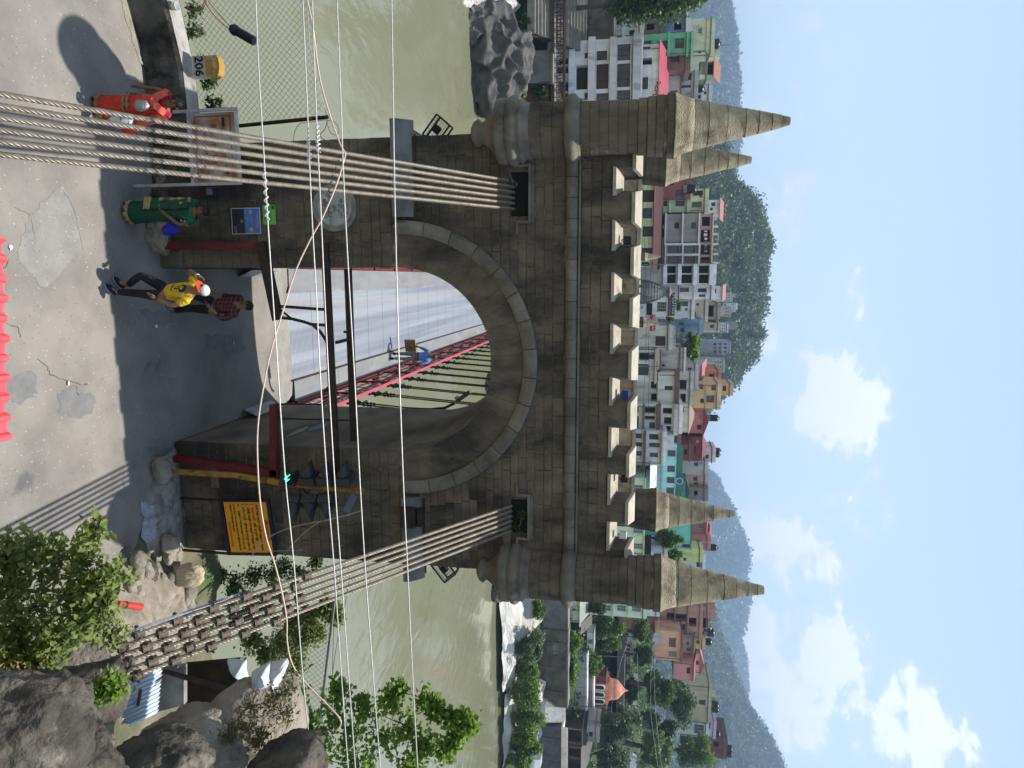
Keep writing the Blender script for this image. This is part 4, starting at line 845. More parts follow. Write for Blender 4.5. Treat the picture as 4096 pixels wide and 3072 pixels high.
MB().bar(py_(1122, 1240), py_(1165, 1274), .03).build('strut', IRON, hg)
MB().bar(py_(1345, 1370, -.2), py_(1405, 1355, .3), .05).build('strut', IRON, hg)
MB().bar(py_(1375, 1327, .3), py_(1402, 1331, .3), .04).build('strut', IRON, hg)
MB().obox(py_(1402, 1425, .25), Vector((1, 0, 0)), Vector((0, 1, 0)), Vector((0, 0, 1)), .45, .03, .10).build('hanging_plate', IRON, hg)
MB().bar(py_(1108, 1614), py_(1120, 1675), .03).build('strut', REDIRON, hg); MB().tube([py_(1108, 1674, .1), py_(1420, 1682, .3)], .016, 6).build('strut', IRON, hg); MB().tube([py_(1098, 1616), py_(1300, 1618, .25)], .016, 6).build('strut', IRON, hg)
# ribbed metal ramps lying at the passage walls
for X0, X1, Y0, Y1, l in ((955, 1064, 1075, 1097, 'grey metal plate leaning at the left passage wall'), (975, 1085, 1625, 1655, 'grey metal plate leaning at the right passage wall')):
    a, b, c, d = at_z(X0, Y1, .02), at_z(X1, Y1, .02), at_z(X1, Y0, .02), at_z(X0, Y0, .02); s = -1 if Y0 < 1300 else 1
    m = MB(); w = [(s * 1.64, a.y, .34), (s * 1.64, b.y, .34), (s * 1.5, b.y, .02), (s * 1.5, a.y, .02)]; m.add(w + [(x - s * .012, y, z) for x, y, z in w], [(0, 1, 2, 3), (7, 6, 5, 4), (0, 4, 5, 1), (2, 6, 7, 3)]); tag(m.build('metal_plate', M('plate_grey', (.36, .38, .42), (.25, .26, .28), scale=6, rough=.5, bump=0, metal=.3)), l, 'plate')
# ------------------------------------------------------------------ traffic signals on their yellow post
YELP = M('rusty_yellow_post', (.42, .22, .03), (.20, .09, .03), scale=5, rough=.75, bump=.2, col3=(.10, .045, .02), c3scale=4, c3=(.52, .6))
BLK = M('signal_black', (.045, .047, .052), (.028, .029, .032), scale=5, rough=.3, bump=0)
base = Vector((2.12, -.52, .1)); topp = py_(1455, 1965, -.52)
tl = thing('traffic_signal', 'traffic signal on a rusty yellow post with four black visors, lowest lamp lit green', 'traffic light', base)
pm = py_(1128, 1932, -.52)
MB().tube([base, Vector((2.13, -.52, 1.5)), Vector((pm.x, -.52, pm.z)), Vector((topp.x, -.52, topp.z))], .055, 10).build('post', YELP, tl)
MB().tube([pm + Vector((0, 0, -.04)), pm + Vector((0, 0, .03))], .058, 10).build('red_band', M('red_tape', (.5, .03, .03), rough=.5, bump=0), tl)
def visor(parent, c, d, r, L, name='visor'):
    """half-open tube hood pointing along d, cut back towards its lower lip"""
    d = Vector(d).normalized(); u = Vector((0, 0, 1)); u = (u - d * u.dot(d)).normalized(); w = d.cross(u); n = 16; V = []; c = Vector(c)
    for rr in (r, r - .008):
        for k in range(n + 1):
            a = -math.pi * .70 + math.pi * 1.40 * k / n; p = c + (u * math.cos(a) + w * math.sin(a)) * rr; LL = L * (.5 + .5 * math.cos(a)) + .02; V += [p, p + d * LL]
    m = 2 * (n + 1); Fc = []
    for q in (0, m):
        for k in range(n): Fc.append((q + 2 * k, q + 2 * k + 1, q + 2 * k + 3, q + 2 * k + 2))
    return raw(name, V, Fc, BLK, parent, smooth=True)
def head(parent, c, d, z, r, lens, L=.30):
    d = Vector(d).normalized(); w = Vector((0, 0, 1)).cross(d); c = Vector(c)
    MB().obox(c + Vector((0, 0, z)), d, w, Vector((0, 0, 1)), .16, r * 2.25, r * 2.25).build('housing', BLK, parent)
    m = MB(); n = 18; q = c + Vector((0, 0, z)) + d * .083; m.add([q + (w * math.cos(2 * math.pi * k / n) + Vector((0, 0, 1)) * math.sin(2 * math.pi * k / n)) * r * .92 for k in range(n)], [tuple(range(n))]); m.build('lens', lens, parent)
    visor(parent, q, d, r, L)
LOFF = M('dark_lens', (.03, .012, .010), rough=.2, bump=0); LGR = M('green_lens', (.02, .06, .05), rough=.25, bump=0)
dl = Vector((-.93, -.36, 0)); 
for k, (X, z_) in enumerate(((1158, 0), (1238, 0), (1307, 0), (1380, 0))):
    q = py_(X, 1925, -.56); head(tl, (q.x - .06, -.56, 0), dl if k else Vector((-.35, -.9, 0)), q.z, .125, LGR if k == 0 else LOFF, .30 if k else .07)
q = py_(1158, 1925, -.56); d0 = Vector((-.35, -.9, 0)).normalized(); qq = Vector((q.x - .06, -.56, q.z)) + d0 * .09; w = Vector((0, 0, 1)).cross(d0); GL = M('green_led', (.02, .4, .25), rough=.4, bump=0, emit=(.05, 1.0, .5), es=2.2)
m = MB()
for a, b in (((-.06, .05), (-.01, .0)), ((-.01, .0), (-.06, -.05)), ((.02, .05), (.07, .0)), ((.07, .0), (.02, -.05)), ((-.03, .0), (.05, .0))): m.bar(qq + w * a[0] + Vector((0, 0, a[1])), qq + w * b[0] + Vector((0, 0, b[1])), .014, .008)
m.build('lit_arrow', GL, tl)
q = py_(1250, 2010, -.5); m = MB(); 
for k in range(3):
    c = py_((1180, 1245, 1310)[k], 2000, -.5); head(tl, (c.x + .02, -.5, 0), (.75, -.66, 0), c.z, .125, LOFF, .28)
MB().bar(py_(1200, 1950, -.5), py_(1200, 1996, -.5), .04).build('bracket', BLK, tl); MB().bar(py_(1345, 1955, -.5), py_(1330, 1996, -.5), .04).build('bracket', BLK, tl)
a = py_(1405, 1975, -.5); MB().obox(a + Vector((.16, -.06, .0)), Vector((.8, -.5, -.33)).normalized(), Vector((.5, .85, 0)).normalized(), Vector((.8, -.5, -.33)).normalized().cross(Vector((.5, .85, 0)).normalized()), .34, .26, .012).build('backplate', M('signal_grey', (.16, .165, .17), rough=.5, bump=0), tl)
m = MB()
for k in range(4): m.tube([py_(1200, 1945, -.48), py_(1225 + k * 9, 1975 + k * 4, -.42), py_(1260 + k * 10, 1985 - k * 5, -.44), py_(1340, 1968, -.46)], .007, 5)
m.build('loose_wires', BLK, tl)
# ------------------------------------------------------------------ yellow warning board
A = Vector((2.79, -.17, 1.0)); BXX = Vector((3.79, -.17, 1.09)); UXs = (BXX - A).normalized(); UZs = Vector((0, 0, 1)).cross(Vector((0, -1, 0)).cross(UXs)); UZs = Vector((-.055, 0, 1)).normalized()
ws = thing('warning_board', 'orange-yellow traffic warning board with Hindi lettering on the right pier', 'sign', (3.3, -.17, .1)); Wb = 1.02; Hb = .90
def bp(u, v, d=0): return A + UXs * (u * Wb) + UZs * (v * Hb) + Vector((0, -d, 0))
MB().add([bp(0, 0, .01), bp(1, 0, .01), bp(1, 1, .01), bp(0, 1, .01), bp(0, 0, -.01), bp(1, 0, -.01), bp(1, 1, -.01), bp(0, 1, -.01)], [(0, 1, 2, 3), (7, 6, 5, 4)]).build('panel', M('board_yellow', (.80, .36, .02), (.72, .31, .018), scale=5, rough=.55, bump=0), ws)
fr = MB()
for a, b in (((-.03, -.06), (1.03, -.06)), ((-.03, 1.04), (1.03, 1.04)), ((-.03, -.09), (-.03, 1.07)), ((1.03, -.09), (1.03, 1.07))): fr.bar(bp(*a), bp(*b), .045, .055 if a[1] != b[1] else .07)
fr.build('frame', M('board_frame', (.018, .018, .03), rough=.5, bump=0), ws)
for u in (-.03, 1.03): MB().bar(bp(u, -.09), Vector((bp(u, 0).x, -.17, .05)), .04).build('leg', IRON, ws)
RP = M('sign_red', (.42, .012, .03), rough=.6, bump=0); KP = M('sign_black', (.02, .018, .015), rough=.6, bump=0); GP = M('sign_green', (.012, .17, .09), rough=.6, bump=0); OP = M('sign_orange', (.55, .07, .01), rough=.6, bump=0)
def st(s, u, v, h, mt, al='LEFT', th=.0022, w=None): return textmesh(s, h, bp(u, v, .013), UXs, UZs, mt, 'lettering', ws, al, th, w)
st('चेतावनी', .55, .845, .15, RP, 'CENTER', .004)
st('सभी वाहन चालक ट्रैफिक लाईट का पालन', .05, .735, .062, KP, w=.92)
st('1.', .03, .635, .062, KP); st('लाल-बत्ती', .10, .635, .065, OP, w=.27); st('होने पर रुकें रहें।', .41, .635, .065, KP, w=.37)
st('2.', .03, .53, .062, KP); st('(पीली) बत्ती आगे चलने की तैयारी करें।', .10, .53, .065, KP, w=.84)
st('3.', .03, .42, .062, KP); st('हरी-बत्ती', .10, .42, .07, GP, w=.27); st('होने पर ही आगे पुल क्रॉस करें।', .41, .42, .065, KP, w=.56)
st('नोट:', .03, .315, .05, OP); st('उल्लंघन करने वाले चालक को U/S 179', .17, .315, .05, KP, w=.78)
st('Under M.V. Act के तहत 500 रु. का जुर्माना तक हो', .04, .22, .045, KP, w=.93); st('सकता है और चालान हो सकता है।', .04, .135, .045, KP, w=.55); st('TRAFFIC POLICE MANDI', .38, .055, .04, OP, w=.52)
# ------------------------------------------------------------------ rusty white signboard on the left
sb = thing('signboard', 'rust-stained white signboard with red Hindi lettering in front of the left pier', 'sign', (-3.7, -.62, 0)); Y0 = -.62
RUSTW = M('rusty_white_sheet', (.42, .40, .41), (.30, .22, .17), scale=2.4, rough=.7, bump=.1, col3=(.28, .11, .035), c3scale=1.5, c3=(.47, .60), contrast=(.40, .62))
MB().box(-4.26, -3.12, Y0, Y0 + .015, 1.20, 2.0).build('panel', RUSTW, sb); fr = MB(); fw = M('frame_grey_white', (.45, .46, .49), (.30, .27, .25), scale=6, rough=.6, bump=.1)
fr.bar((-4.32, Y0, 1.16), (-3.07, Y0, 1.16), .05); fr.bar((-4.32, Y0, 2.045), (-3.07, Y0, 2.045), .05); fr.bar((-4.30, Y0 - .002, 1.12), (-4.30, Y0 - .002, 2.07), .05); fr.bar((-3.09, Y0 - .002, 1.12), (-3.09, Y0 - .002, 2.07), .05); fr.build('frame', fw, sb)
for xx in (-4.30, -3.09): MB().bar((xx, Y0, 0), (xx, Y0, 1.12), .05).build('leg', fw, sb)
RBORD = M('sign_dark_red', (.20, .035, .03), rough=.7, bump=0); b = MB()
for a, c_ in (((-4.2, 1.27), (-3.18, 1.27)), ((-4.2, 1.93), (-3.18, 1.93))): b.box(a[0], c_[0], Y0 - .008, Y0 - .003, a[1] - .006, a[1] + .006)
for xx in (-4.2, -3.18): b.box(xx - .006, xx + .006, Y0 - .011, Y0 - .0085, 1.27, 1.93)
b.build('border_line', RBORD, sb)
for s, x, z, h in (('मी  —  वाहन भार', -4.02, 1.74, .12), ('है ९  गाड़ी पार', -4.08, 1.56, .13), ('भा ः  क्षमता', -3.95, 1.40, .12), ('लो नि वि', -3.55, 1.30, .08)): textmesh(s, h, (x, Y0 - .006, z), UX, UZ, RBORD, 'lettering', sb, 'LEFT', .001)
for x0, x1, z in ((-4.17, -4.02, 1.80), (-3.33, -3.24, 1.83)): MB().bar((x0, Y0 - .008, z), (x1, Y0 - .008, z + .005), .004, .05).build('black_smear', KP, sb)
# ------------------------------------------------------------------ overhead wires in front of the tower
WGR = M('wire_aluminium', (.60, .60, .57), (.45, .45, .43), scale=30, rough=.45, bump=0, metal=.3)
ww = [([(1020, -80), (1033, 250), (1054, 597), (1075, 950), (1106, 1400), (1140, 1900), (1175, 2250), (1215, 2750), (1258, 3150)], 'lowest'), ([(1207, -80), (1229, 433), (1244, 796), (1266, 1200), (1283, 1546), (1310, 1950), (1338, 2296), (1365, 2700), (1398, 3150)], 'second lowest'),
      ([(1246, -80), (1264, 433), (1281, 796), (1299, 1200), (1316, 1546), (1340, 1950), (1365, 2296), (1394, 2700), (1427, 3150)], 'middle'), ([(1345, -80), (1364, 433), (1378, 796), (1400, 1200), (1420, 1546), (1438, 1900), (1462, 2296), (1492, 2700), (1527, 3150)], 'second highest'),
      ([(1565, -80), (1573, 433), (1579, 796), (1589, 1200), (1599, 1546), (1614, 1950), (1631, 2296), (1650, 2700), (1675, 3150)], 'highest')]
for pts, l in ww: wire('overhead_wire', pts, -5.0, .0072, WGR, l + ' of the five pale wires strung straight across in front of the tower', 'wire', 6, 4)
def grip(pts, label):
    P = [at_y(X, Y, -5.0) for X, Y in pts]; Q = []; a, b = P[0], P[-1]; d = (b - a).normalized(); u = Vector((0, 0, 1)); w = d.cross(u); n = 90; T = len(P) - 1
    for k in range(n + 1):
        t = k / n * T; i = min(T - 1, int(t)); c = P[i].lerp(P[i + 1], t - i); ph = k * .42; Q.append(c + (u * math.cos(ph) + w * math.sin(ph)) * .018)
    return tag(MB().tube(Q, .008, 5).build('wire_grip', M('white_wire_grip', (.75, .75, .74), rough=.4, bump=0)), label, 'wire grip')
grip([(1057, 690), (1064, 790), (1070, 880)], 'white spiral grip wound on the lowest wire beside the green handbill'); grip([(1232, 555), (1237, 600), (1236, 650)], 'white spiral grip on the second lowest wire'); grip([(1268, 505), (1271, 560), (1274, 610)], 'white spiral grip on the middle wire by the fence post')
ORF = M('pink_white_cable', (.72, .55, .46), (.60, .43, .35), scale=20, rough=.45, bump=0)
wire('drop_cable', [(1214, -60), (1250, 100), (1275, 290), (1310, 430), (1360, 575), (1380, 610), (1376, 640), (1345, 740), (1290, 870), (1240, 960), (1180, 1090), (1130, 1250), (1085, 1400), (1052, 1560), (1032, 1700), (1030, 1830), (1040, 2000), (1065, 2150), (1100, 2260), (1130, 2380), (1147, 2480), (1148, 2560), (1163, 2640), (1195, 2700), (1260, 2770), (1330, 2840), (1362, 2880), (1360, 2905), (1342, 2925)], -4.6, .0095, ORF, 'sagging pinkish cable looping across in front of the whole tower', 'cable', 6, 5)
m = MB()
for k in range(7):
    X, Y = ((1355, 640), (1345, 668), (1333, 700), (1326, 725), (1320, 752), (1310, 770), (1297, 795))[k]; c = at_y(X, Y, -4.55); m.tube([c, c + Vector((.03, 0, -.02)), c + Vector((.05, .02, .015))], .009, 5)
tag(m.build('cable_ties', BLK), 'row of black ties along the sagging pinkish cable by the plaque', 'cable ties')
wire('thin_wire', [(1190, 640), (1176, 590), (1178, 530), (1200, 495), (1235, 490), (1300, 480), (1340, 490), (1355, 520), (1345, 540), (1322, 530), (1308, 490)], .3, .005, WIRE, 'thin looped wire end hanging by the left fence post', 'wire', 5, 5)
wire('thin_wire', [(1310, 480), (1300, 515), (1283, 535), (1290, 555), (1330, 570), (1370, 590), (1382, 612), (1380, 640)], .0, .007, OR, 'thin brown wire looping from the fence post to the tower', 'wire', 5, 5)
wire('thin_wire', [(1005, 2225), (1050, 2170), (1110, 2130), (1200, 2100), (1310, 2080), (1420, 2050), (1445, 2042)], -.9, .010, GALV, 'grey wire slanting from the warning board up to the signal post', 'wire', 5, 5)
wire('thin_wire', [(1060, 2310), (1150, 2200), (1230, 2120), (1300, 2080), (1400, 2060)], -.85, .006, GALV, 'thin grey wire slanting behind the warning board', 'wire', 5, 5)
wire('thin_wire', [(1090, 2205), (1150, 2202), (1210, 2200)], -.9, .006, GALV, 'short thin wire across the corner of the warning board', 'wire', 5, 3)
wire('thin_wire', [(1385, 2190), (1390, 2230), (1362, 2300), (1350, 2400), (1335, 2520), (1330, 2700)], 1.2, .007, WIRE, 'slack dark wire running from the right pier to the fence rail', 'wire', 5, 5)
wire('thin_wire', [(1400, 2300), (1380, 2420), (1350, 2560), (1328, 2720), (1330, 2800)], 1.5, .007, WIRE, 'second slack dark wire beyond the fence rail', 'wire', 5, 5)
# ------------------------------------------------------------------ red corrugated roof edge just below the viewpoint
ra, rb = at_z(8, 955, 4.6), at_z(28, 1760, 4.6); ux = (rb - ra).normalized(); n = 120; L = (rb - ra).length; V = []
sd = Vector((ux.y, -ux.x, 0))
for j, (off, dz) in enumerate(((0, 0), (2.2, .75))):
    for k in range(n + 1):
        t = k / n; w = abs((t * 10.2) % 1 - .5) * 2; w = max(0, min(1, (w - .55) / .22)); V.append(ra + ux * (L * t) + sd * off + Vector((0, 0, dz + .04 * w)) - sd * (.012 * fbm(t * 9, 1, 2)))
m = n + 1; V += [v - Vector((0, 0, .008)) for v in V[:2 * m]]
Fc = [(k, k + 1, m + k + 1, m + k) for k in range(n)] + [(2 * m + k, 3 * m + k, 3 * m + k + 1, 2 * m + k + 1) for k in range(n)] + [(k, 2 * m + k, 2 * m + k + 1, k + 1) for k in range(n)]
rr = thing('tin_roof', 'edge of a red corrugated tin roof just below the viewpoint', 'roof', (ra.lerp(rb, .5)))
raw('roof_sheet', V, Fc, M('red_tin', (.66, .10, .115), (.58, .085, .10), scale=3, rough=.4, bump=.05), rr, smooth=False)
ed = MB()
for k in (1, 3, 5, 7, 9): p = ra + ux * (L * (k / 10.2 + .0)); ed.bar(p + sd * .05 + Vector((0, 0, -.05)), p + sd * 2.0 + Vector((0, 0, .63)), .05)
ed.build('purlin', IRON, rr); 
for t in (.1, .9): MB().bar(ra + ux * (L * t) + sd * .4 - Vector((0, 0, .0)), Vector((ra.x + ux.x * L * t + sd.x * .4, ra.y + ux.y * L * t + sd.y * .4, 0)), .07).build('post', IRON, rr)
# ------------------------------------------------------------------ anchorage and rocks in the right foreground
ac = thing('cable_anchorage', 'rough dark concrete anchorage block holding the right cables', 'anchorage', (2.9, -7, 0))
a = Vector((2.95, -5.72, 2.74)); e = Vector((3.05, -9.6, .1)); V = []; n = 26; d = (e - a).normalized()
for i in range(n + 1):
    c = a.lerp(e, i / n); s = 1 if i else .97
    for k, (ox, oz) in enumerate(((-.50, .20), (-.42, .34), (0, .38), (.42, .33), (.54, .15), (.56, -.5), (.3, -1.6), (-.3, -1.6), (-.52, -.5))):
        j = .07 * fbm(c.x + ox * 3, c.y + oz, k, 2.2); V.append((c.x + ox * s + j, c.y - oz * .55 * 0 + .25 * oz + j, c.z + oz + .05 * fbm(c.y * 2, ox * 4, 3, 2)))
m = 9; raw('concrete_block', V, [(i * m + k, i * m + (k + 1) % m, (i + 1) * m + (k + 1) % m, (i + 1) * m + k) for i in range(n) for k in range(m)] + [tuple(range(m - 1, -1, -1))], M('anchor_concrete', (.24, .215, .18), (.075, .068, .06), scale=1.9, rough=.95, bump=.8, bscale=16, col3=(.33, .30, .25), c3scale=1.3, c3=(.56, .66), bdist=.05), ac)
MB().box(2.5, 3.4, -9.5, -5.9, -.1, 1.0).build('footing', CONC, ac)
rp = lambda X, Y, y: at_y(X, Y, y)
rock('boulder', rp(200, 3140, -7.4), (.56, .6, .60), ROCK, 3, 'large dark lichened boulder filling the bottom right corner', 'boulder', sub=5, rough=.32)
rock('boulder', rp(640, 3100, -6.2), (.36, .5, .42), ROCK, 11, 'dark angular boulder above the corner boulder, right of the tin shed', 'boulder', sub=5, rough=.36)
rock('boulder', rp(800, 2990, -5.0), (.36, .5, .60), ROCK_LT, 14, 'sunlit tan boulder right of the white sheet', 'boulder', sub=5, rough=.34)
rock('boulder', rp(1020, 2870, -4.4), (.30, .4, .40), ROCK_LT, 29, 'cracked tan boulder at the fence under the green saplings', 'boulder', sub=4, rough=.30)
rock('boulder', rp(1150, 3085, -5.4), (.26, .4, .34), ROCK, 17, 'dark boulder at the right picture edge below the leafy tree', 'boulder', sub=5, rough=.3)
rock('boulder', rp(20, 2960, -8.0), (.36, .4, .36), ROCK, 23, 'pale-edged dark rock ledge at the bottom picture edge under the bush', 'boulder', sub=5, rough=.36)
rock('boulder', rp(470, 2760, -5.9) + Vector((.1, 0, -.35)), (.2, .3, .25), ROCK, 31, 'small dark boulder wedged below the cable clamps', 'boulder', sub=4, rough=.3)
# hillside carrying these rocks
V = []; nx_ = 26; ny_ = 30
for j in range(ny_ + 1):
    for i in range(nx_ + 1):
        x = 3.3 + i / nx_ * 9.5; y = -12.5 + j / ny_ * 11.5; h = max(0, min(1, (x - 3.3) / 1.2)) * max(0, min(1, (-1.2 - y) / 3.0)); z = -.4 + h * (1.35 + max(0, -6 - y) * .5) + .25 * h * fbm(x, y, 6, .8); V.append((x, y, z))
m = nx_ + 1; struct(raw('hillside', V, [(j * m + i, j * m + i + 1, (j + 1) * m + i + 1, (j + 1) * m + i) for j in range(ny_) for i in range(nx_)], BANK, base=False, smooth=True))
# tin shed seen past the cables
SHED = M('white_blue_tin', (.62, .70, .76), (.50, .57, .63), scale=2, rough=.4, bump=0, metal=.2)
sh = thing('tin_shed', 'small shed with a pale corrugated tin roof between cables and boulders', 'shed', rp(560, 2800, -4.2) - Vector((0, 0, 1.2)))
QA, QB, QC, QD = rp(405, 2775, -4.9), rp(648, 2660, -3.9), rp(630, 2850, -3.9), rp(520, 2905, -4.9); V = []; n = 60; nr = (QB - QA).cross(QD - QA).normalized()
for t in range(n + 1):
    for q in range(5): V.append(QA.lerp(QD, t / n).lerp(QB.lerp(QC, t / n), q / 4) + nr * (.02 * math.cos(t / n * 2 * math.pi * 11)))
m = len(V); V += [v - nr * .006 for v in V]; Fc = [(5 * i + q, 5 * i + q + 1, 5 * i + q + 6, 5 * i + q + 5) for i in range(n) for q in range(4)]; Fc += [tuple(m + k for k in reversed(f)) for f in Fc]
raw('roof_sheet', V, Fc, SHED, sh, smooth=True)
def wallq(name, pix, y, mat): P = [rp(X, Y, y) for X, Y in pix]; k = len(P); raw(name, P + [p + Vector((0, .08, 0)) for p in P], [tuple(range(k)), tuple(range(2 * k - 1, k - 1, -1))] + [(i, i + k, (i + 1) % k + k, (i + 1) % k) for i in range(k)], mat, sh)
wallq('front_wall', ((480, 2900), (640, 2845), (735, 2820), (735, 2665), (640, 2670)), -3.75, M('shed_wall', (.26, .27, .27), (.15, .15, .145), scale=3, rough=.85, bump=.1))
wallq('dark_opening', ((735, 2830), (950, 2790), (950, 2640), (735, 2660)), -3.45, M('shed_brown', (.045, .028, .014), (.015, .012, .009), scale=4, rough=.9))
wallq('eave_board', ((640, 2690), (655, 2690), (950, 2770), (950, 2785)), -3.85, IRON)
MB().tube([rp(552, 2820, -4.5), rp(562, 2760, -4.5)], .022, 8).build('pipe', M('rusty_pipe', (.12, .05, .04), rough=.7, bump=.1), sh)
# bent white sheet and white canvas
for pts, l, mt, y in ((((905, 2640), (985, 2640), (985, 2700), (1000, 2760), (940, 2690)), 'curved white tin sheet under the right cables', SHED, -3.6), (((1005, 2690), (1075, 2650), (1080, 2740), (1060, 2760), (1010, 2745)), 'pale rounded tin sheet leaning on the tan boulder', SHED, -4.4), (((1082, 2655), (1140, 2640), (1150, 2660), (1125, 2720), (1095, 2770), (1085, 2740)), 'crumpled white canvas bundle beside the tin sheet', M('white_canvas', (.72, .72, .72), (.6, .6, .6), scale=9, rough=.8, bump=.3), -4.5)):
    P = [rp(X, Y, y) for X, Y in pts]; c = sum(P, Vector()) / len(P); V = []; R = 6; ring = []
    for i in range(len(P)):
        for k in range(5): ring.append(P[i].lerp(P[(i + 1) % len(P)], k / 5))
    for r in range(R + 1):
        for q in ring: p = c.lerp(q, r / R); V.append(p + Vector((0, -.14 * (1 - (r / R) ** 2) + .05 * fbm(p.x * 3, p.z * 3, 2, 2), 0)))
    m = len(ring); b = len(V); V += [v + Vector((0, .03, 0)) for v in V]
    Fc = [(r * m + i, r * m + (i + 1) % m, (r + 1) * m + (i + 1) % m, (r + 1) * m + i) for r in range(R) for i in range(m)]; Fc += [tuple(i + b for i in reversed(f)) for f in Fc]
    tag(raw('white_sheet', V, Fc, mt, smooth=True), l, 'sheet')
# ------------------------------------------------------------------ plants nearby
def leafmesh(C, size, up=.35, nar=.45, fold=.18, seed=1, dirs=None):
    r = np.random.default_rng(seed); N = len(C); d = r.normal(size=(N, 3)); d[:, 2] = d[:, 2] * .6 - up * .2
    if dirs is not None: d = d * .6 + dirs
    d /= np.linalg.norm(d, axis=1)[:, None]; nr = r.normal(size=(N, 3)) * .7; nr[:, 2] += up * 2.2; s = np.cross(d, nr); s /= np.maximum(1e-6, np.linalg.norm(s, axis=1))[:, None]; nn = np.cross(s, d)
    L = (size * r.uniform(.6, 1.3, N))[:, None]; V = np.empty((N, 4, 3)); V[:, 0] = C; V[:, 1] = C + d * L * .5 + s * L * nar + nn * L * fold; V[:, 2] = C + d * L; V[:, 3] = C + d * L * .5 - s * L * nar + nn * L * fold
    idx = np.arange(N)[:, None] * 4; F = np.concatenate([idx + np.array([[0, 1, 2]]), idx + np.array([[0, 2, 3]])]); return V.reshape(-1, 3), F
def bigmesh(name, V, F, mat, parent=None, origin=None):
    me = bpy.data.meshes.new(name); org = np.array(ORG[parent.name]) if parent is not None else (np.array(origin) if origin is not None else np.array([V[:, 0].mean(), V[:, 1].mean(), V[:, 2].min()]))
    k = F.shape[1]; me.vertices.add(len(V)); me.vertices.foreach_set('co', (V - org).astype(np.float32).ravel()); me.loops.add(F.size); me.loops.foreach_set('vertex_index', F.astype(np.int32).ravel())
    me.polygons.add(len(F)); me.polygons.foreach_set('loop_start', np.arange(0, F.size, k, dtype=np.int32)); me.polygons.foreach_set('loop_total', np.full(len(F), k, dtype=np.int32)); me.update(calc_edges=True); me.materials.append(mat)
    o = link(name, me, parent)
    if parent is None: o.location = org; ORG[o.name] = Vector(org)
    else: ORG[o.name] = ORG[parent.name].copy()
    return o
def leafmat(name, c1, c2, tr=.35, sc=6): return M(name, c1, c2, scale=sc, rough=.5, bump=0, contrast=(.3, .7), trans=tr, spec=.4)
LF1 = leafmat('bush_leaf', (.145, .20, .04), (.25, .30, .08), .45); LF2 = leafmat('sapling_leaf', (.14, .25, .028), (.22, .34, .055), .5); LF3 = leafmat('dark_leaf', (.04, .08, .02), (.07, .12, .03)); LFB = leafmat('brown_leaf', (.16, .11, .05), (.10, .07, .03))
BARK = M('bark', (.10, .085, .065), (.05, .042, .033), scale=12, rough=.95, bump=.5, bscale=30); TWIG = M('green_twig', (.14, .13, .06), (.09, .08, .04), scale=12, rough=.8, bump=.1)
def shrub(name, label, base, clumps, nleaf, size, mat, cat='bush', seed=1, stem=TWIG, nar=.34, up=.35, group=None, jit=.7):
    """clumps: (centre, radius); stems run from the base through every clump, leaves sit along side twigs"""
    r = np.random.default_rng(seed); t = thing(name, label, cat, base, group); m = MB(); pts = []; base = Vector(base)
    done = [base]; todo = [(Vector(c), rad) for c, rad in clumps]; todo.sort(key=lambda q: (q[0] - base).length)
    for c, rad in todo:
        s0 = min(done, key=lambda q: (q - c).length); th = .018 if s0 is base else .010; mid = s0.lerp(c, .5) + Vector(r.normal(size=3) * rad * .35); m.tube([s0, s0.lerp(mid, .5) + Vector(r.normal(size=3) * rad * .08), mid, c], [th, th * .9, th * .7, th * .4], 5); done.append(c)
        k = max(5, int(nleaf / len(clumps) / 16))
        for _ in range(k):
            d = Vector(r.normal(size=3)); d.z = d.z * .8 + .25; d.normalize(); e = c + d * rad * r.uniform(.55, 1.1); s = c + d * rad * r.uniform(0, .25); m.tube([s, s.lerp(e, .5) + Vector((0, 0, .03)), e], [.005, .004, .002], 4)
            for q in range(16): w = r.uniform(.15, 1.05); pts.append(s.lerp(e, w) + Vector(r.normal(size=3) * size * jit))
    m.build('stems', stem, t); V, F = leafmesh(np.array([tuple(p) for p in pts]), size, seed=seed, nar=nar, up=up); bigmesh('foliage', V, F, mat, t); return t
def pc(L, y): return [(at_y(X, Y, y), r) for X, Y, r in L]
B0 = Vector((2.45, -7.6, 1.3))
BUSHN = .27
shrub('bush', 'leafy green bush overhanging the road at the bottom of the picture', B0, pc([(60, 2330, .26), (160, 2290, .26), (110, 2420, .28), (230, 2380, .27), (50, 2500, .26), (170, 2490, .28), (290, 2430, .25), (250, 2520, .22), (330, 2330, .2), (370, 2410, .2), (20, 2420, .26), (90, 2580, .24), (30, 2610, .2), (210, 2590, .17), (340, 2500, .18), (410, 2350, .14), (20, 2300, .22), (300, 2250, .15), (200, 2200, .16), (110, 2190, .14), (360, 2130, .12), (400, 2290, .12), (455, 2300, .1), (430, 2430, .12), (120, 2650, .14), (40, 2680, .16), (180, 2660, .1), (20, 2560, .22), (10, 2200, .15), (60, 2240, .16)], -7.2), 4600, .068, LF1, seed=3)
shrub('dry_grass_clump', 'tuft of dry straw-coloured grass at the bottom picture edge', at_y(10, 2790, -7.6), pc([(20, 2770, .12), (40, 2800, .12), (10, 2840, .1)], -7.6), 500, .12, M('straw', (.42, .33, .16), (.30, .22, .1), scale=9, rough=.8, bump=0, trans=.3), cat='grass', seed=4, nar=.05, up=.1)
shrub('sapling', 'small leafy sprout beside the pale tin roof', at_y(430, 2760, -6.2), pc([(425, 2745, .08), (400, 2765, .08), (440, 2720, .06), (455, 2765, .05)], -6.3), 130, .075, LF2, seed=5)
shrub('creeper', 'young creeper hanging on the anchorage edge', at_y(440, 2560, -6.0), pc([(430, 2530, .10), (470, 2520, .1), (455, 2560, .08)], -6.0), 220, .05, LF1, seed=6)
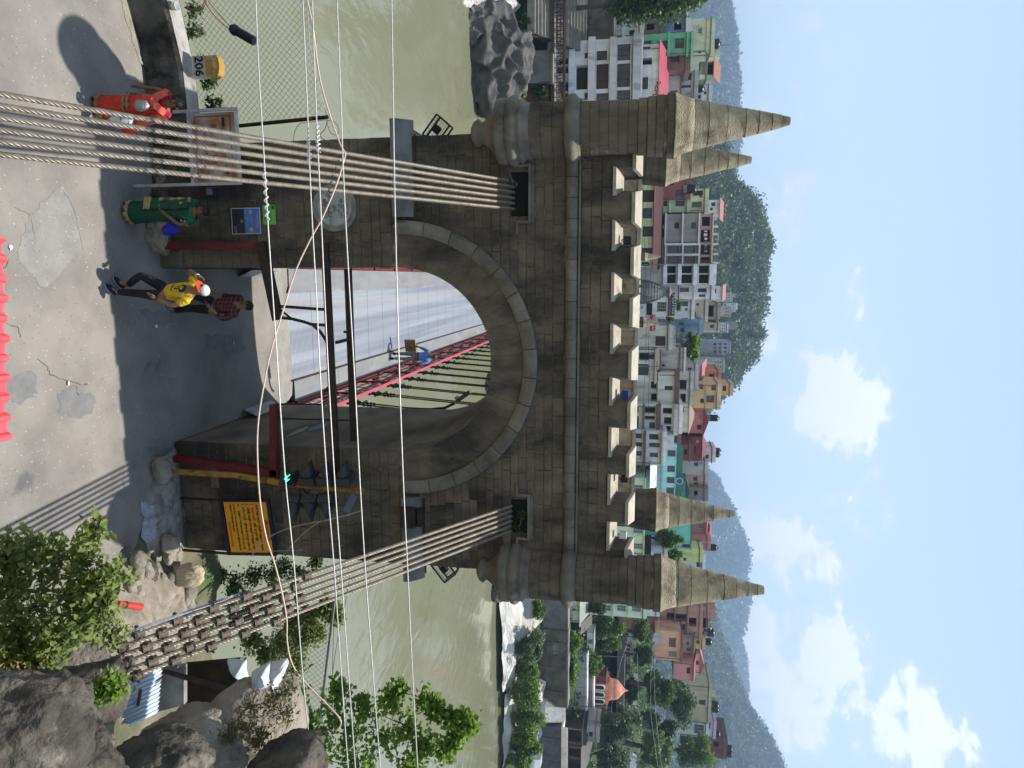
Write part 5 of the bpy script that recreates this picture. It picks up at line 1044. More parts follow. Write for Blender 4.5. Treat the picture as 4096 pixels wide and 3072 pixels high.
shrub('leafy_tree', 'bright green heart-leaved tree rising at the right picture edge', at_y(1180, 3090, -2.6), pc([(1330, 2850, .35), (1450, 2830, .28), (1400, 2950, .4), (1560, 2800, .22), (1590, 2760, .14), (1620, 2900, .3), (1520, 2980, .4), (1680, 2980, .3), (1780, 2990, .25), (1820, 2960, .16), (1880, 2900, .13), (1700, 2800, .15), (1740, 2840, .1), (1360, 2760, .18), (1180, 2780, .2), (1210, 2890, .28), (1280, 3000, .35), (1640, 3060, .3), (1430, 3060, .4), (1250, 2950, .3), (1850, 2870, .08), (1790, 2870, .06)], -2.2), 4600, .088, LF2, cat='tree', seed=7, nar=.46, stem=BARK)
shrub('bush', 'dense green bush behind the fence under the right cables', at_y(1090, 2560, .9), pc([(1160, 2500, .35), (1230, 2460, .3), (1300, 2430, .25), (1330, 2440, .15), (1120, 2580, .35), (1200, 2560, .3), (1060, 2620, .3), (1180, 2650, .25), (1260, 2530, .25), (1000, 2560, .3), (1340, 2470, .1)], 1.2), 6500, .085, LF1, seed=8)
shrub('bush', 'dark weedy bush at the tower corner behind the warning board', at_y(960, 2330, .6), pc([(940, 2330, .3), (1010, 2300, .3), (1080, 2290, .28), (1130, 2270, .25), (1000, 2400, .3), (1100, 2360, .3), (1180, 2300, .22), (1260, 2250, .16), (1060, 2440, .3), (920, 2390, .25), (880, 2300, .15)], 1.0), 3600, .07, leafmat('weed_leaf', (.04, .085, .02), (.07, .13, .03)), seed=9)
shrub('weed', 'brownish weeds growing between the tan boulders', at_y(960, 2870, -5.2), pc([(1000, 2830, .15), (980, 2900, .14), (1050, 2930, .15), (1090, 2830, .14), (1130, 2860, .15), (1020, 2970, .15), (920, 2940, .12), (1100, 2780, .12), (1160, 2740, .1)], -5.2), 900, .06, leafmat('weed_mix', (.10, .12, .035), (.17, .12, .05), sc=14), cat='weed', seed=10, nar=.2)
for i, (X, Y, n_, l) in enumerate(((770, 110, 60, 'sprig of leaves by the fence at the top picture edge'), (790, 240, 80, 'climbing sprig beside the milestone'), (830, 320, 110, 'leafy climber just right of the milestone'), (850, 400, 110, 'leafy climber on the fence near the signboard'), (770, 30, 60, 'small leafy sprig beside the cable loops'))):
    shrub('climber', l, at_y(X - 30, Y, .7), pc([(X, Y, .13), (X + 25, Y + 15, .1), (X - 5, Y + 25, .1)], .7), n_, .055, leafmat('weed_leaf', (.04, .085, .02), (.07, .13, .03)), cat='climber', seed=30 + i)
shrub('weed', 'small yellow-green weed growing from the left pier stones', at_y(1010, 598, -.05), pc([(1022, 600, .05), (1005, 640, .03), (1010, 668, .03)], -.08), 60, .05, LF2, cat='weed', seed=44)
shrub('weed', 'small weed growing out of the right cable niche', at_y(2085, 2060, -.02), pc([(2085, 2055, .06), (2070, 2110, .05), (2090, 2050, .04)], -.05), 32, .045, LF3, cat='weed', seed=45)
shrub('weed', 'grass tuft at the foot of the signboard', at_z(625, 790, 0), [(at_z(625, 790, .06), .08), (at_z(625, 700, .05), .06)], 90, .06, LF3, cat='weed', seed=46)
# ------------------------------------------------------------------ river and far terrain
WZ = -10.5
def water_mat():
    m = M('silty_river', (.146, .147, .090), (.172, .173, .112), scale=.05, rough=.10, bump=0, spec=.5, stretch=(1, .35, 1)); nt = m.node_tree; N = nt.nodes; L = nt.links; b = N['Principled BSDF']
    g = N.new('ShaderNodeNewGeometry'); h = None
    for sc, st, amp in ((.75, (1, .40, 1), 1.0), (.22, (1, .5, 1), 2.2)):
        mp = N.new('ShaderNodeMapping'); mp.inputs['Scale'].default_value = st; mp.inputs['Rotation'].default_value = (0, 0, .2); L.new(g.outputs['Position'], mp.inputs[0]); n = N.new('ShaderNodeTexNoise'); n.inputs['Scale'].default_value = sc; n.inputs['Detail'].default_value = 5; n.inputs['Distortion'].default_value = .6; L.new(mp.outputs[0], n.inputs['Vector'])
        k = N.new('ShaderNodeMath'); k.operation = 'MULTIPLY'; k.inputs[1].default_value = amp; L.new(n.outputs['Fac'], k.inputs[0])
        if h is None: h = k.outputs[0]
        else: a = N.new('ShaderNodeMath'); L.new(h, a.inputs[0]); L.new(k.outputs[0], a.inputs[1]); h = a.outputs[0]
    bp = N.new('ShaderNodeBump'); bp.inputs['Strength'].default_value = .38; bp.inputs['Distance'].default_value = .16; L.new(h, bp.inputs['Height']); L.new(bp.outputs[0], b.inputs['Normal']); return m
WATER = water_mat()
struct(raw('river', [(-3500, -400, WZ), (3500, -400, WZ), (3500, 6000, WZ), (-3500, 6000, WZ)], [(0, 1, 2, 3)], WATER, base=False))
GRASS = M('grassy_slope', (.028, .046, .015), (.05, .064, .022), scale=.35, rough=.95, bump=.6, bscale=4, col3=(.13, .11, .08), c3scale=.2, c3=(.58, .68))  # slope green, darkened to paint in the shade beneath large trees
LIME = M('white_limestone', (.62, .60, .56), (.42, .40, .36), scale=.35, rough=.92, bump=.5, bscale=3, col3=(.13, .12, .11), c3scale=.22, c3=(.56, .64), stretch=(.6, 1, 2.2), bdist=.2)
MASON = M('old_masonry', (.16, .135, .11), (.075, .065, .055), scale=.6, rough=.95, bump=.5, bscale=6, col3=(.27, .25, .21), c3scale=.5, c3=(.58, .68), bdist=.1)
GREYW = M('grey_masonry', (.23, .22, .205), (.13, .125, .115), scale=.7, rough=.95, bump=.4, bscale=6)
KN = [(70, -16), (76, -11.2), (79, -10.0), (83, -8.2), (87, -5.4), (90, -4.4), (92, -.9), (106, 1.8), (112, 2.4), (128, 7.3), (138, 8.2), (165, 11), (220, 14), (300, 16), (420, 17), (700, 8)]
def far_z(x, y):
    sh = max(-2, min(6, x * .06)) ; yy = y - sh * (1 if y < 110 else max(0, (140 - y) / 30))
    z = np.interp(yy, [k[0] for k in KN], [k[1] for k in KN]); return z + (.45 * fbm(x, y, 5, .22, 3) if y > 78 else 0)
xs = np.linspace(-130, 190, 110); ys = np.concatenate([np.linspace(70, 140, 70), np.linspace(144, 700, 30)])
V = [(x * (1 if y < 200 else 1 + (y - 200) / 160), y, far_z(x, y)) for y in ys for x in xs]; nx = len(xs)
struct(raw('far_bank', V, [(j * nx + i, j * nx + i + 1, (j + 1) * nx + i + 1, (j + 1) * nx + i) for j in range(len(ys) - 1) for i in range(nx - 1)], GRASS, base=False, smooth=True))
def zx(L, x, y, yy): return at_y(*zp(L, x, y), yy)
# bare limestone along the right waterline
def shore(name, L, outline, y0, y1, mat, seed, lift=1.4, res=7):
    """a shelf of rock: the outline's lower edge sits at the water, the upper edge further back"""
    P = [zx(L, a, b, y0 + (y1 - y0) * t) for a, b, t in outline]; c = sum(P, Vector()) / len(P); V = []; ring = []
    for i in range(len(P)):
        for k in range(7): ring.append(P[i].lerp(P[(i + 1) % len(P)], k / 7))
    R = 10; m = len(ring)
    for r in range(R + 1):
        for q in ring:
            p = c.lerp(q, r / R); n = fbm(p.x, p.y * 1.5, p.z * .8 + seed, .35, 5); V.append(p + Vector((n * .25, -n * .5 - lift * (1 - (r / R) ** 3) * .6, n * .55 + lift * .25 * (1 - (r / R) ** 2))))
    return raw(name, V, [(r * m + i, r * m + (i + 1) % m, (r + 1) * m + (i + 1) % m, (r + 1) * m + i) for r in range(R) for i in range(m)], mat, smooth=True)
tag(shore('limestone_bank', 'D', [(-5, 200, 0), (10, 480, 0), (22, 780, 0), (25, 1000, 0), (60, 1000, .5), (140, 900, .7), (120, 720, .5), (250, 520, .9), (330, 400, 1), (300, 260, 1), (200, 200, .8)], 80.5, 88.5, LIME, 3), 'white limestone bank at the waterline right of the tower', 'rock bank')
tag(shore('limestone_bank', 'D', [(25, 1000, 0), (25, 1300, 0), (15, 1640, 0), (90, 1640, .5), (330, 1560, 1), (350, 1150, 1), (360, 900, 1), (250, 880, .8), (100, 950, .4)], 82.5, 90.5, LIME, 9), 'pale rocky bank under the bushes at the right picture edge', 'rock bank')
tag(shore('limestone_bank', 'A', [(-390, -70, 0), (-330, 40, .0), (-250, 60, .2), (-60, 40, .6), (120, 120, 1), (160, 40, 1), (60, -80, .9)], 66, 80, LIME, 12), 'white limestone shelf at the left picture edge beside the river', 'rock bank')
tag(shore('limestone_bank', 'A', [(-110, 790, 0), (-95, 900, 0), (-40, 1020, .2), (30, 980, .8), (60, 800, 1), (-20, 740, .6)], 76, 82, LIME, 15), 'pale vertical-streaked rock at the foot of the left turret', 'rock bank')
# the big water-worn boulder
def fluted(name, c, s, seed, label):
    bm = bmesh.new(); bmesh.ops.create_icosphere(bm, subdivisions=6, radius=1); V = []
    for v in bm.verts:
        d = v.co.normalized(); q = Vector((d.x * 1.6 + seed, d.y * 1.6, d.z * 1.2)); cell = mnoise.cell_vector(q * 2) * .0
        w = mnoise.voronoi(Vector((d.x * 2.9 + seed + .6 * mnoise.noise(d * 2), d.y * 2.9, d.z * 2.2)))[0]; w2 = mnoise.voronoi(Vector((d.x * 7 + seed, d.y * 7, d.z * 6 + .5 * mnoise.noise(d * 4))))[0]; k = .76 + .52 * w[0] + .07 * w2[0] + .16 * fbm(d.x, d.y, d.z + seed, 1.4, 3)
        if d.z < -.55: k *= 1.05
        V.append(Vector(c) + Vector((d.x * s[0], d.y * s[1], d.z * s[2])) * k)
    Fc = [tuple(x.index for x in f.verts) for f in bm.faces]; bm.free()
    return tag(raw(name, V, Fc, M('river_worn_rock', (.12, .115, .108), (.05, .047, .044), scale=.8, rough=.75, bump=.7, bscale=5, col3=(.30, .285, .26), c3scale=.4, c3=(.6, .7), bdist=.1), smooth=True), label, 'rock')
pA = zx('E', 1930, 480, 73); fluted('river_boulder', pA, (5.6, 3.5, 4.3), 4, 'big dark water-worn boulder with hollows on the left shore')
pB = zx('E', 1760, 230, 71); fluted('river_boulder', pB + Vector((0, 0, -.3)), (2.9, 2.4, 2.3), 9, 'smaller water-worn boulder at the river edge left of the big one')
pC = zx('E', 1990, 690, 75); fluted('river_boulder', pC, (2.6, 2.2, 2.9), 14, 'mossy lower shoulder of dark rock right of the big boulder')
pD = zx('E', 1860, 90, 73); rock('river_boulder', pD, (2.4, 2, 1.6), LIME, 5, 'pale blocky rock behind the smaller boulder', 'rock', sub=4)
pE = zx('G', 1880, 60, 77); rock('river_boulder', zx('G', 1890, 60, 77), (1.2, 2, 2.4), ROCK, 6, 'grey rock on the shore seen through the bridge hangers', 'rock', sub=4)
rock('river_boulder', zx('D', -20, 180, 79), (1.4, 1.2, 1.0), ROCK, 8, 'small dark rock at the waterline by the right turret', 'rock', sub=4)

# ------------------------------------------------------------------ buildings
GLASS2 = M('shutter_brown', (.085, .055, .04), (.055, .036, .028), scale=1.2, rough=.8, bump=0); GLASS3 = M('curtained_glass', (.12, .125, .13), (.07, .075, .08), scale=1.1, rough=.3, bump=0)
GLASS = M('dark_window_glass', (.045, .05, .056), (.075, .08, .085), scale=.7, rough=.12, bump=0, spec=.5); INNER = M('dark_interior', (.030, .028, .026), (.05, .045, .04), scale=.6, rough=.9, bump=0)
BROWNF = M('brown_frame', (.10, .045, .03), (.07, .035, .025), scale=3, rough=.7, bump=0); WHITEF = M('white_frame', (.62, .62, .60), rough=.6, bump=0); BLACKF = M('black_frame', (.055, .055, .058), rough=.5, bump=0)
TANKM = M('black_tank', (.014, .014, .016), rough=.4, bump=0)
FR = {'w': WHITEF, 'b': BROWNF, 'k': BLACKF}
def grid(x0, x1, y0, y1, nr, nc, fx=.55, fy=.55, st='b'):
    R = []
    for i in range(nr):
        for j in range(nc):
            cx = x0 + (x1 - x0) * (i + .5) / nr; cy = y0 + (y1 - y0) * (j + .5) / nc; hx = (x1 - x0) / nr * fx / 2; hy = (y1 - y0) / nc * fy / 2; R.append((cx - hx, cx + hx, cy - hy, cy + hy, st))
    return R
def facade(x0, x1, z0, z1, y, wins, rec):
    xs = sorted({x0, x1} | {v for w in wins for v in (w[0], w[1])}); zs = sorted({z0, z1} | {v for w in wins for v in (w[2], w[3])}); m = MB()
    for i in range(len(xs) - 1):
        for j in range(len(zs) - 1):
            cx = (xs[i] + xs[i + 1]) / 2; cz = (zs[j] + zs[j + 1]) / 2
            if any(w[0] < cx < w[1] and w[2] < cz < w[3] for w in wins): continue
            m.quad((xs[i], y, zs[j]), (xs[i + 1], y, zs[j]), (xs[i + 1], y, zs[j + 1]), (xs[i], y, zs[j + 1]))
    for w in wins:
        a, b, c, d = w[:4]; r = w[5] if len(w) > 5 else rec
        m.quad((a, y, c), (a, y + r, c), (a, y + r, d), (a, y, d)); m.quad((b, y, c), (b, y, d), (b, y + r, d), (b, y + r, c)); m.quad((a, y, c), (b, y, c), (b, y + r, c), (a, y + r, c)); m.quad((a, y, d), (a, y + r, d), (b, y + r, d), (b, y, d))
    return m
NB = [0]
def bld(L, X0, X1, Y0, Y1, y, rgb, label, wins=(), depth=8, down=5, slabs=(), roof='flat', rrgb=(150, 145, 140), name='house', rec=.16, cat='building', bars=True, parapet=True, dirt=.72, over=.15):
    xm, ym = (X0 + X1) / 2, (Y0 + Y1) / 2
    x0, x1 = zx(L, xm, Y0, y).x, zx(L, xm, Y1, y).x; z0, z1 = zx(L, X0, ym, y).z, zx(L, X1, ym, y).z; zb = z0 - down
    t = thing(name, label, cat, ((x0 + x1) / 2, y + depth / 2, zb)); W = []
    for w in wins:
        wx, wy = (w[0] + w[1]) / 2, (w[2] + w[3]) / 2; st = w[4] if len(w) > 4 else 'b'
        a, b = zx(L, wx, w[2], y).x, zx(L, wx, w[3], y).x; c, d = zx(L, w[0], wy, y).z, zx(L, w[1], wy, y).z
        a = max(a, x0 + .08); b = min(b, x1 - .08); c = max(c, zb + .05); d = min(d, z1 - .08)
        if b - a > .12 and d - c > .12: W.append((a, b, c, d, st, 1.3 if st == 'o' else rec))
    mt = paint(rgb, dirt=dirt); m = facade(x0, x1, zb, z1, y, W, rec)
    m.quad((x0, y, zb), (x0, y, z1), (x0, y + depth, z1), (x0, y + depth, zb)); m.quad((x1, y, zb), (x1, y + depth, zb), (x1, y + depth, z1), (x1, y, z1)); m.quad((x0, y + depth, zb), (x0, y + depth, z1), (x1, y + depth, z1), (x1, y + depth, zb))
    m.quad((x0, y, z1), (x1, y, z1), (x1, y + depth, z1), (x0, y + depth, z1))
    m.build('wall', mt, t)
    for a, b, c, d, st, r in W:
        if st == 'o':
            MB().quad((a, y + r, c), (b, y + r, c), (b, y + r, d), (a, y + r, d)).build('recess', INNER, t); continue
        fm = FR.get(st, BROWNF); f = MB(); k = min(.07, (b - a) * .12); yy = y + r - .05
        f.box(a, b, yy, yy + .04, c, c + k); f.box(a, b, yy, yy + .04, d - k, d); f.box(a, a + k, yy - .002, yy + .038, c + k, d - k); f.box(b - k, b, yy - .002, yy + .038, c + k, d - k)
        nb = 2 if (b - a) > 1.4 else 1
        for q in range(nb): xx = a + (b - a) * (q + 1) / (nb + 1); f.box(xx - k * .35, xx + k * .35, yy - .004, yy + .036, c + k, d - k)
        if bars and st in 'wk':
            for q in range(1, 5): zz = c + (d - c) * q / 5; f.box(a + k, b - k, yy - .014, yy - .006, zz - .018, zz + .018)
        o = f.build('window', fm, t); MB().quad((a, y + r, c), (b, y + r, c), (b, y + r, d), (a, y + r, d)).build('pane', (GLASS, GLASS2, GLASS, GLASS3)[int(a * 7 + c * 5) % 4], o)
        if d - c > .6: MB().box(a - .18, b + .18, y - .42, y + .01, d + .06, d + .14).build('sunshade', mt, o)
        if st in 'bw' and d - c > .7: MB().box(a - .08, b + .08, y - .09, y + .01, c - .10, c - .02).build('sill', mt, o)
    if x1 - x0 > 3: px_ = x0 + (x1 - x0) * (.08 if NB[0] % 2 else .93); MB().box(px_ - .05, px_ + .05, y - .12, y - .003, zb, z1 - .05).build('drainpipe', GREYW, t)
    for s in slabs:
        sx0, sx1, srgb, pj = s[:4]; a, b = (s[4], s[5]) if len(s) > 5 else (Y0, Y1); zz0, zz1 = zx(L, sx0, ym, y).z, zx(L, sx1, ym, y).z; xa, xb = zx(L, sx0, a, y).x, zx(L, sx0, b, y).x
        MB().box(xa - .1, xb + .1, y - pj, y + .02, zz0, zz1).build('balcony' if pj > .5 else 'band', paint(srgb), t)
    if roof == 'flat':
        MB().box(x0 - over, x1 + over, y - over - .1, y + depth + over, z1 + .003, z1 + .16).build('roof_slab', rpaint(rrgb), t)
        if parapet:
            if x1 - x0 > 5 and down > 0: sx = x0 + (x1 - x0) * (.2 + .5 * ((NB[0] * 37) % 10) / 10); MB().box(sx, sx + 2.2, y + 2, y + 4.5, z1 + .162, z1 + 1.9).build('stair_room', mt, t); MB().tube([(sx + .4, y + 2.2, z1 + 1.9), (sx + .4, y + 2.2, z1 + 3.4)], .04, 5).build('antenna', BLACKF, t)
            p = MB(); p.box(x0, x1, y, y + .12, z1 + .162, z1 + .75); p.box(x0, x0 + .12, y + .122, y + depth, z1 + .162, z1 + .75); p.box(x1 - .12, x1, y + .122, y + depth, z1 + .162, z1 + .75); p.build('parapet', mt, t)
    elif roof in ('shed', 'gable', 'hip'):
        h = {'shed': .9, 'gable': (x1 - x0) * .18, 'hip': (x1 - x0) * .2}[roof]; m = MB(); e = .35
        if roof == 'shed': V = [(x0 - e, y - .9, z1 - .1), (x1 + e, y - .9, z1 - .1), (x1 + e, y + depth, z1 + h * 1.6), (x0 - e, y + depth, z1 + h * 1.6)]; V += [(a, b, c - .07) for a, b, c in V]; m.add(V, [(0, 1, 2, 3), (7, 6, 5, 4), (0, 4, 5, 1), (1, 5, 6, 2), (3, 7, 4, 0)])
        elif roof == 'gable':
            xm_ = (x0 + x1) / 2; V = [(x0 - e, y - e, z1 - .05), (xm_, y - e, z1 + h), (x1 + e, y - e, z1 - .05), (x0 - e, y + depth, z1 - .05), (xm_, y + depth, z1 + h), (x1 + e, y + depth, z1 - .05)]; m.add(V, [(0, 2, 1), (0, 1, 4, 3), (1, 2, 5, 4), (3, 4, 5), (0, 3, 5, 2)])
        else:
            xm_ = (x0 + x1) / 2; V = [(x0 - e, y - e, z1), (x1 + e, y - e, z1), (x1 + e, y + depth, z1), (x0 - e, y + depth, z1), (xm_ - .5, y + depth * .4, z1 + h * 1.2), (xm_ + .5, y + depth * .4, z1 + h * 1.2)]; m.add(V, [(0, 1, 5, 4), (1, 2, 5), (2, 3, 4, 5), (3, 0, 4), (0, 3, 2, 1)])
        m.build('roof', rpaint(rrgb), t)
    NB[0] += 1; return t
def tank(L, X, Y, y, label, r=.55, mat=TANKM, h=1.2):
    p = zx(L, X, Y, y); t = thing('water_tank', label, 'water tank', p); MB().lathe([(r, 0), (r, h * .3), (r * .96, h * .33), (r, h * .36), (r, h * .6), (r * .96, h * .63), (r, h * .66), (r, h), (r * .7, h * 1.15), (r * .35, h * 1.2), (r * .35, h * 1.3)], p, 14).build('tank_body', mat, t)
    MB().box(p.x - r * .8, p.x + r * .8, p.y - r * .8, p.y + r * .8, p.z - .6, p.z).build('stand', GREYW, t)
PINK = (214, 199, 199)
def pinkhouse():
    t = bld('A', 425, 1135, 318, 830, 88, PINK, 'four-storey pinkish white riverside building with brown window bays left of the tower',
        [(455, 548, 470, 520, 'o'), (455, 548, 535, 590, 'o'), (455, 548, 660, 735, 'o'), (455, 548, 750, 790, 'o'), (612, 705, 525, 720, 'o'), (680, 706, 425, 470, 'b'), (680, 706, 745, 800, 'b'), (778, 862, 408, 485, 'b'), (775, 872, 515, 715, 'b'), (775, 872, 750, 826, 'b'), (945, 1048, 355, 485, 'b'), (942, 1045, 512, 700, 'b'), (942, 1045, 725, 826, 'b')],
        depth=11, down=3, slabs=((558, 604, (222, 208, 208), .9), (712, 768, (205, 192, 192), .8), (884, 936, (200, 188, 188), .8), (1070, 1134, (190, 184, 182), 1.0, 290, 830)), rrgb=(235, 233, 232), name='riverside_building', parapet=False)
    bld('A', 1137, 1284, 355, 830, 91.5, (222, 206, 198), 'set-back cream top storey of the pinkish riverside building', [(1140, 1210, 375, 395, 'b'), (1140, 1222, 465, 520, 'o'), (1145, 1190, 620, 718, 'k'), (1140, 1200, 785, 826, 'o')], depth=7, down=2, slabs=((1228, 1284, (225, 222, 220), .25, 505, 835),), roof='shed', rrgb=(215, 70, 95), name='rooftop_storey')
    p = zx('A', 1240, 650, 91.2); t2 = thing('shop_sign', 'white sign band with red Hindi lettering under the pink tin roof', 'sign', p); a = zx('A', 1230, 640, 91.2); b = zx('A', 1230, 832, 91.2); MB().box(a.x, b.x, 91.10, 91.2, a.z, a.z + 1.0).build('panel', WHITEF, t2)
    textmesh('वेदान्त कुटीर', .95, (a.x + .25, 91.08, a.z + .2), UX, UZ, RP, 'lettering', t2, 'LEFT', .035, (b.x - a.x) * 1.5)
pinkhouse()
bld('A', 1115, 1535, 268, 450, 97, (92, 178, 122), 'mint green three-storey house behind the pinkish riverside building', [(1268, 1345, 330, 408, 'b'), (1408, 1480, 308, 388, 'b'), (1150, 1215, 330, 380, 'b')], slabs=((1348, 1366, (96, 186, 128), .4), (1500, 1512, (96, 186, 128), .5), (1536, 1556, (110, 195, 140), .4)), name='town_house', depth=8, over=.05, parapet=False)
bld('A', 1345, 1490, 420, 570, 97.4, (118, 82, 70), 'brick side wing of the mint green house', [(1375, 1440, 440, 500, 'b')], name='town_house', depth=6)
bld('A', 1540, 1690, 150, 430, 112, (205, 200, 150), 'pale yellow flat-roofed house on the left skyline', [(1590, 1622, 228, 268, 'w'), (1592, 1620, 415, 430, 'k')], name='town_house', slabs=((1660, 1676, (196, 190, 140), .4),))
bld('A', 1560, 1655, 430, 640, 110, (214, 212, 160), 'cream house with a dark terrace next to the pale yellow skyline house', [(1565, 1600, 585, 622, 'w'), (1600, 1650, 495, 600, 'o')], name='town_house', parapet=False)
bld('A', 1660, 1722, 490, 615, 111, (190, 188, 140), 'small rooftop room with orange tin roof on the left skyline', [(1668, 1718, 500, 600, 'o')], roof='shed', rrgb=(190, 110, 85), down=1, depth=4, name='rooftop_room')
bld('A', 1345, 1450, 590, 790, 100, (186, 178, 165), 'plain grey-beige house right of the brick wing', [(1370, 1430, 725, 770, 'o')], name='town_house', parapet=False)
bld('A', 1450, 1555, 575, 800, 104, (170, 160, 152), 'small grey house with dark window under the left skyline', [(1470, 1540, 588, 645, 'k'), (1460, 1535, 685, 705, 'k'), (1490, 1540, 740, 770, 'w')], name='town_house')
bld('A', 1555, 1670, 690, 815, 108, (190, 190, 182), 'pale house with shuttered window just left of the left spire', [(1565, 1612, 765, 795, 'k'), (1640, 1660, 735, 760, 'k')], name='town_house')
bld('A', 1090, 1500, 100, 262, 103, (95, 128, 165), 'blue house half hidden by the tree at the top left', [(1400, 1460, 180, 240, 'o'), (1250, 1330, 190, 240, 'k')], name='town_house', roof='shed', rrgb=(120, 130, 140))
bld('A', 1110, 1290, 165, 275, 99, (110, 88, 78), 'brown brick house with poles beside the mint green house', [(1180, 1240, 190, 240, 'o')], name='town_house')
bld('A', 915, 1115, 110, 300, 92, (205, 205, 195), 'low white house with curved balcony above the old retaining wall', [(935, 980, 135, 200, 'o'), (1040, 1100, 240, 285, 'k')], name='town_house', slabs=((985, 1010, (170, 215, 205), .7), (1085, 1100, (188, 184, 176), .5)), down=3)
tank('A', 1255, 445, 96, 'black water tank between the mint green house and the pink roof', .6); tank('A', 1690, 355, 113, 'black water tank on the pale yellow skyline house', .8, h=1.3); tank('A', 1565, 715, 106, 'black water tank on the pale house left of the left spire', .6); tank('A', 1505, 1520, 103, 'black water tank on the brick-red building', .7)
# old retaining wall, ghat steps, pier, footbridge on the left
a, b = zx('A', 715, 80, 90), zx('A', 905, 330, 90); o = thing('retaining_wall', 'dark old masonry retaining wall above the riverside steps', 'wall', ((a.x + b.x) / 2, 90, a.z))
MB().box(a.x - 6, b.x, 90, 94, a.z - 2, b.z).build('wall', MASON, o); MB().box(a.x - 6, b.x + .1, 89.85, 94, b.z + .003, b.z + .2).build('coping', GREYW, o)
st_ = thing('stone_steps', 'broad flight of riverside stone steps with pale edges', 'steps', zx('A', 250, 170, 80)); n = 17; lo = zx('A', 258, 150, 79.5); hi_ = zx('A', 700, 150, 89.5); xl = zx('A', 470, -40, 85).x - 4; xr = zx('A', 470, 362, 85).x
STEP = M('worn_step_stone', (.26, .235, .20), (.16, .145, .12), scale=1.2, rough=.92, bump=.3)
for i in range(n):
    t = i / n; y = 79.5 + 10 * t;  z0 = lo.z + (hi_.z - lo.z) * t; z1 = lo.z + (hi_.z - lo.z) * (i + 1) / n
    MB().box(xl, xr, y, y + 1.0, z0 - .6, z1).build('step', STEP, st_)
a, b = zx('A', 192, 455, 81), zx('A', 408, 652, 81); o = thing('bridge_pier', 'square grey concrete pier on the left shore under the footbridge', 'pier', ((a.x + b.x) / 2, 82, a.z)); MB().box(a.x, b.x, 81, 83, a.z - 2, b.z).build('shaft', GREYW, o); MB().box(a.x - .2, b.x + .2, 80.8, 83.2, b.z + .003, b.z + .3).build('cap', GREYW, o)
fb = thing('footbridge', 'rust-brown iron lattice footbridge crossing in front of the pinkish building', 'footbridge', zx('A', 425, 420, 82.2)); lo_ = [zx('A', 425, v, 82.2) for v in (-60, 900)]; hi2 = [zx('A', 512, v, 82.2) for v in (-60, 900)]; RB = M('rust_brown_iron', (.055, .030, .024), (.09, .045, .03), scale=1, rough=.8, bump=.1)
for yy in (0, 1.4):
    MB().bar(lo_[0] + Vector((0, yy, 0)), lo_[1] + Vector((0, yy, 0)), .3, .42).build('lower_chord', RB, fb); MB().bar(hi2[0] + Vector((0, yy, 0)), hi2[1] + Vector((0, yy, 0)), .16, .2).build('upper_chord', RB, fb)
    for i in range(17):
        a, c = lo_[0].lerp(lo_[1], i / 16), hi2[0].lerp(hi2[1], i / 16); MB().bar(a + Vector((0, yy, 0)), c + Vector((0, yy, 0)), .09).build('upright', RB, fb)
        if i < 16: d = hi2[0].lerp(hi2[1], (i + 1) / 16) if i % 2 else lo_[0].lerp(lo_[1], (i + 1) / 16); MB().bar((a if i % 2 else c) + Vector((0, yy, 0)), d + Vector((0, yy, 0)), .07).build('diagonal', RB, fb)
m = MB(); m.add([lo_[0] + Vector((0, 0, .22)), lo_[1] + Vector((0, 0, .22)), lo_[1] + Vector((0, 1.4, .22)), lo_[0] + Vector((0, 1.4, .22))], [(0, 1, 2, 3)]); m.build('walkway', GREYW, fb)
bld('A', 300, 412, 660, 830, 83.5, (120, 60, 52), 'low red-brown hut below the footbridge', [(330, 395, 700, 740, 'o')], roof='shed', rrgb=(95, 80, 70), depth=4, name='hut', down=2)
bld('A', 275, 410, 405, 455, 84.5, (190, 185, 180), 'small pale wall block beside the concrete pier', [], depth=3, name='wall_block', cat='wall', down=3)
# ---- centre: behind the battlements
bld('B', 1060, 1242, -130, 640, 93, (205, 200, 142), 'long yellow-green building with dark shuttered windows and red eave behind the battlements', [(1145, 1240, 20, 118, 'k'), (1148, 1225, 165, 248, 'k'), (1146, 1230, 312, 395, 'k'), (1140, 1225, 485, 545, 'k'), (1150, 1210, -110, -20, 'k'), (1140, 1200, 600, 632, 'o')], depth=9, roof='shed', rrgb=(96, 36, 34), name='town_building', down=6)
bld('B', 1300, 1495, -110, 95, 103, (150, 70, 58), 'brick-red building with water tank right of the left spires', [(1330, 1400, -60, -20, 'o'), (1410, 1470, 20, 70, 'k')], name='town_building', down=6)
bld('B', 1300, 1495, 95, 200, 104, (176, 200, 150), 'light green house with two brown windows beside the grey block', [(1412, 1482, 105, 150, 'b'), (1310, 1345, 110, 150, 'k')], name='town_building', slabs=((1360, 1372, (196, 210, 170), .5),), down=6)
bld('B', 1508, 1640, 10, 200, 106, (218, 212, 140), 'yellow upper storeys with brown windows above the light green house', [(1545, 1620, 115, 160, 'b'), (1555, 1632, 25, 65, 'b'), (1605, 1625, 65, 80, 'k')], name='town_building', down=1)
bld('B', 1640, 1770, 100, 240, 112, (210, 205, 200), 'small white terraced house with pink roof left of the grey block', [(1690, 1712, 160, 185, 'k'), (1700, 1730, 120, 150, 'k')], name='town_building', roof='shed', rrgb=(205, 120, 110))
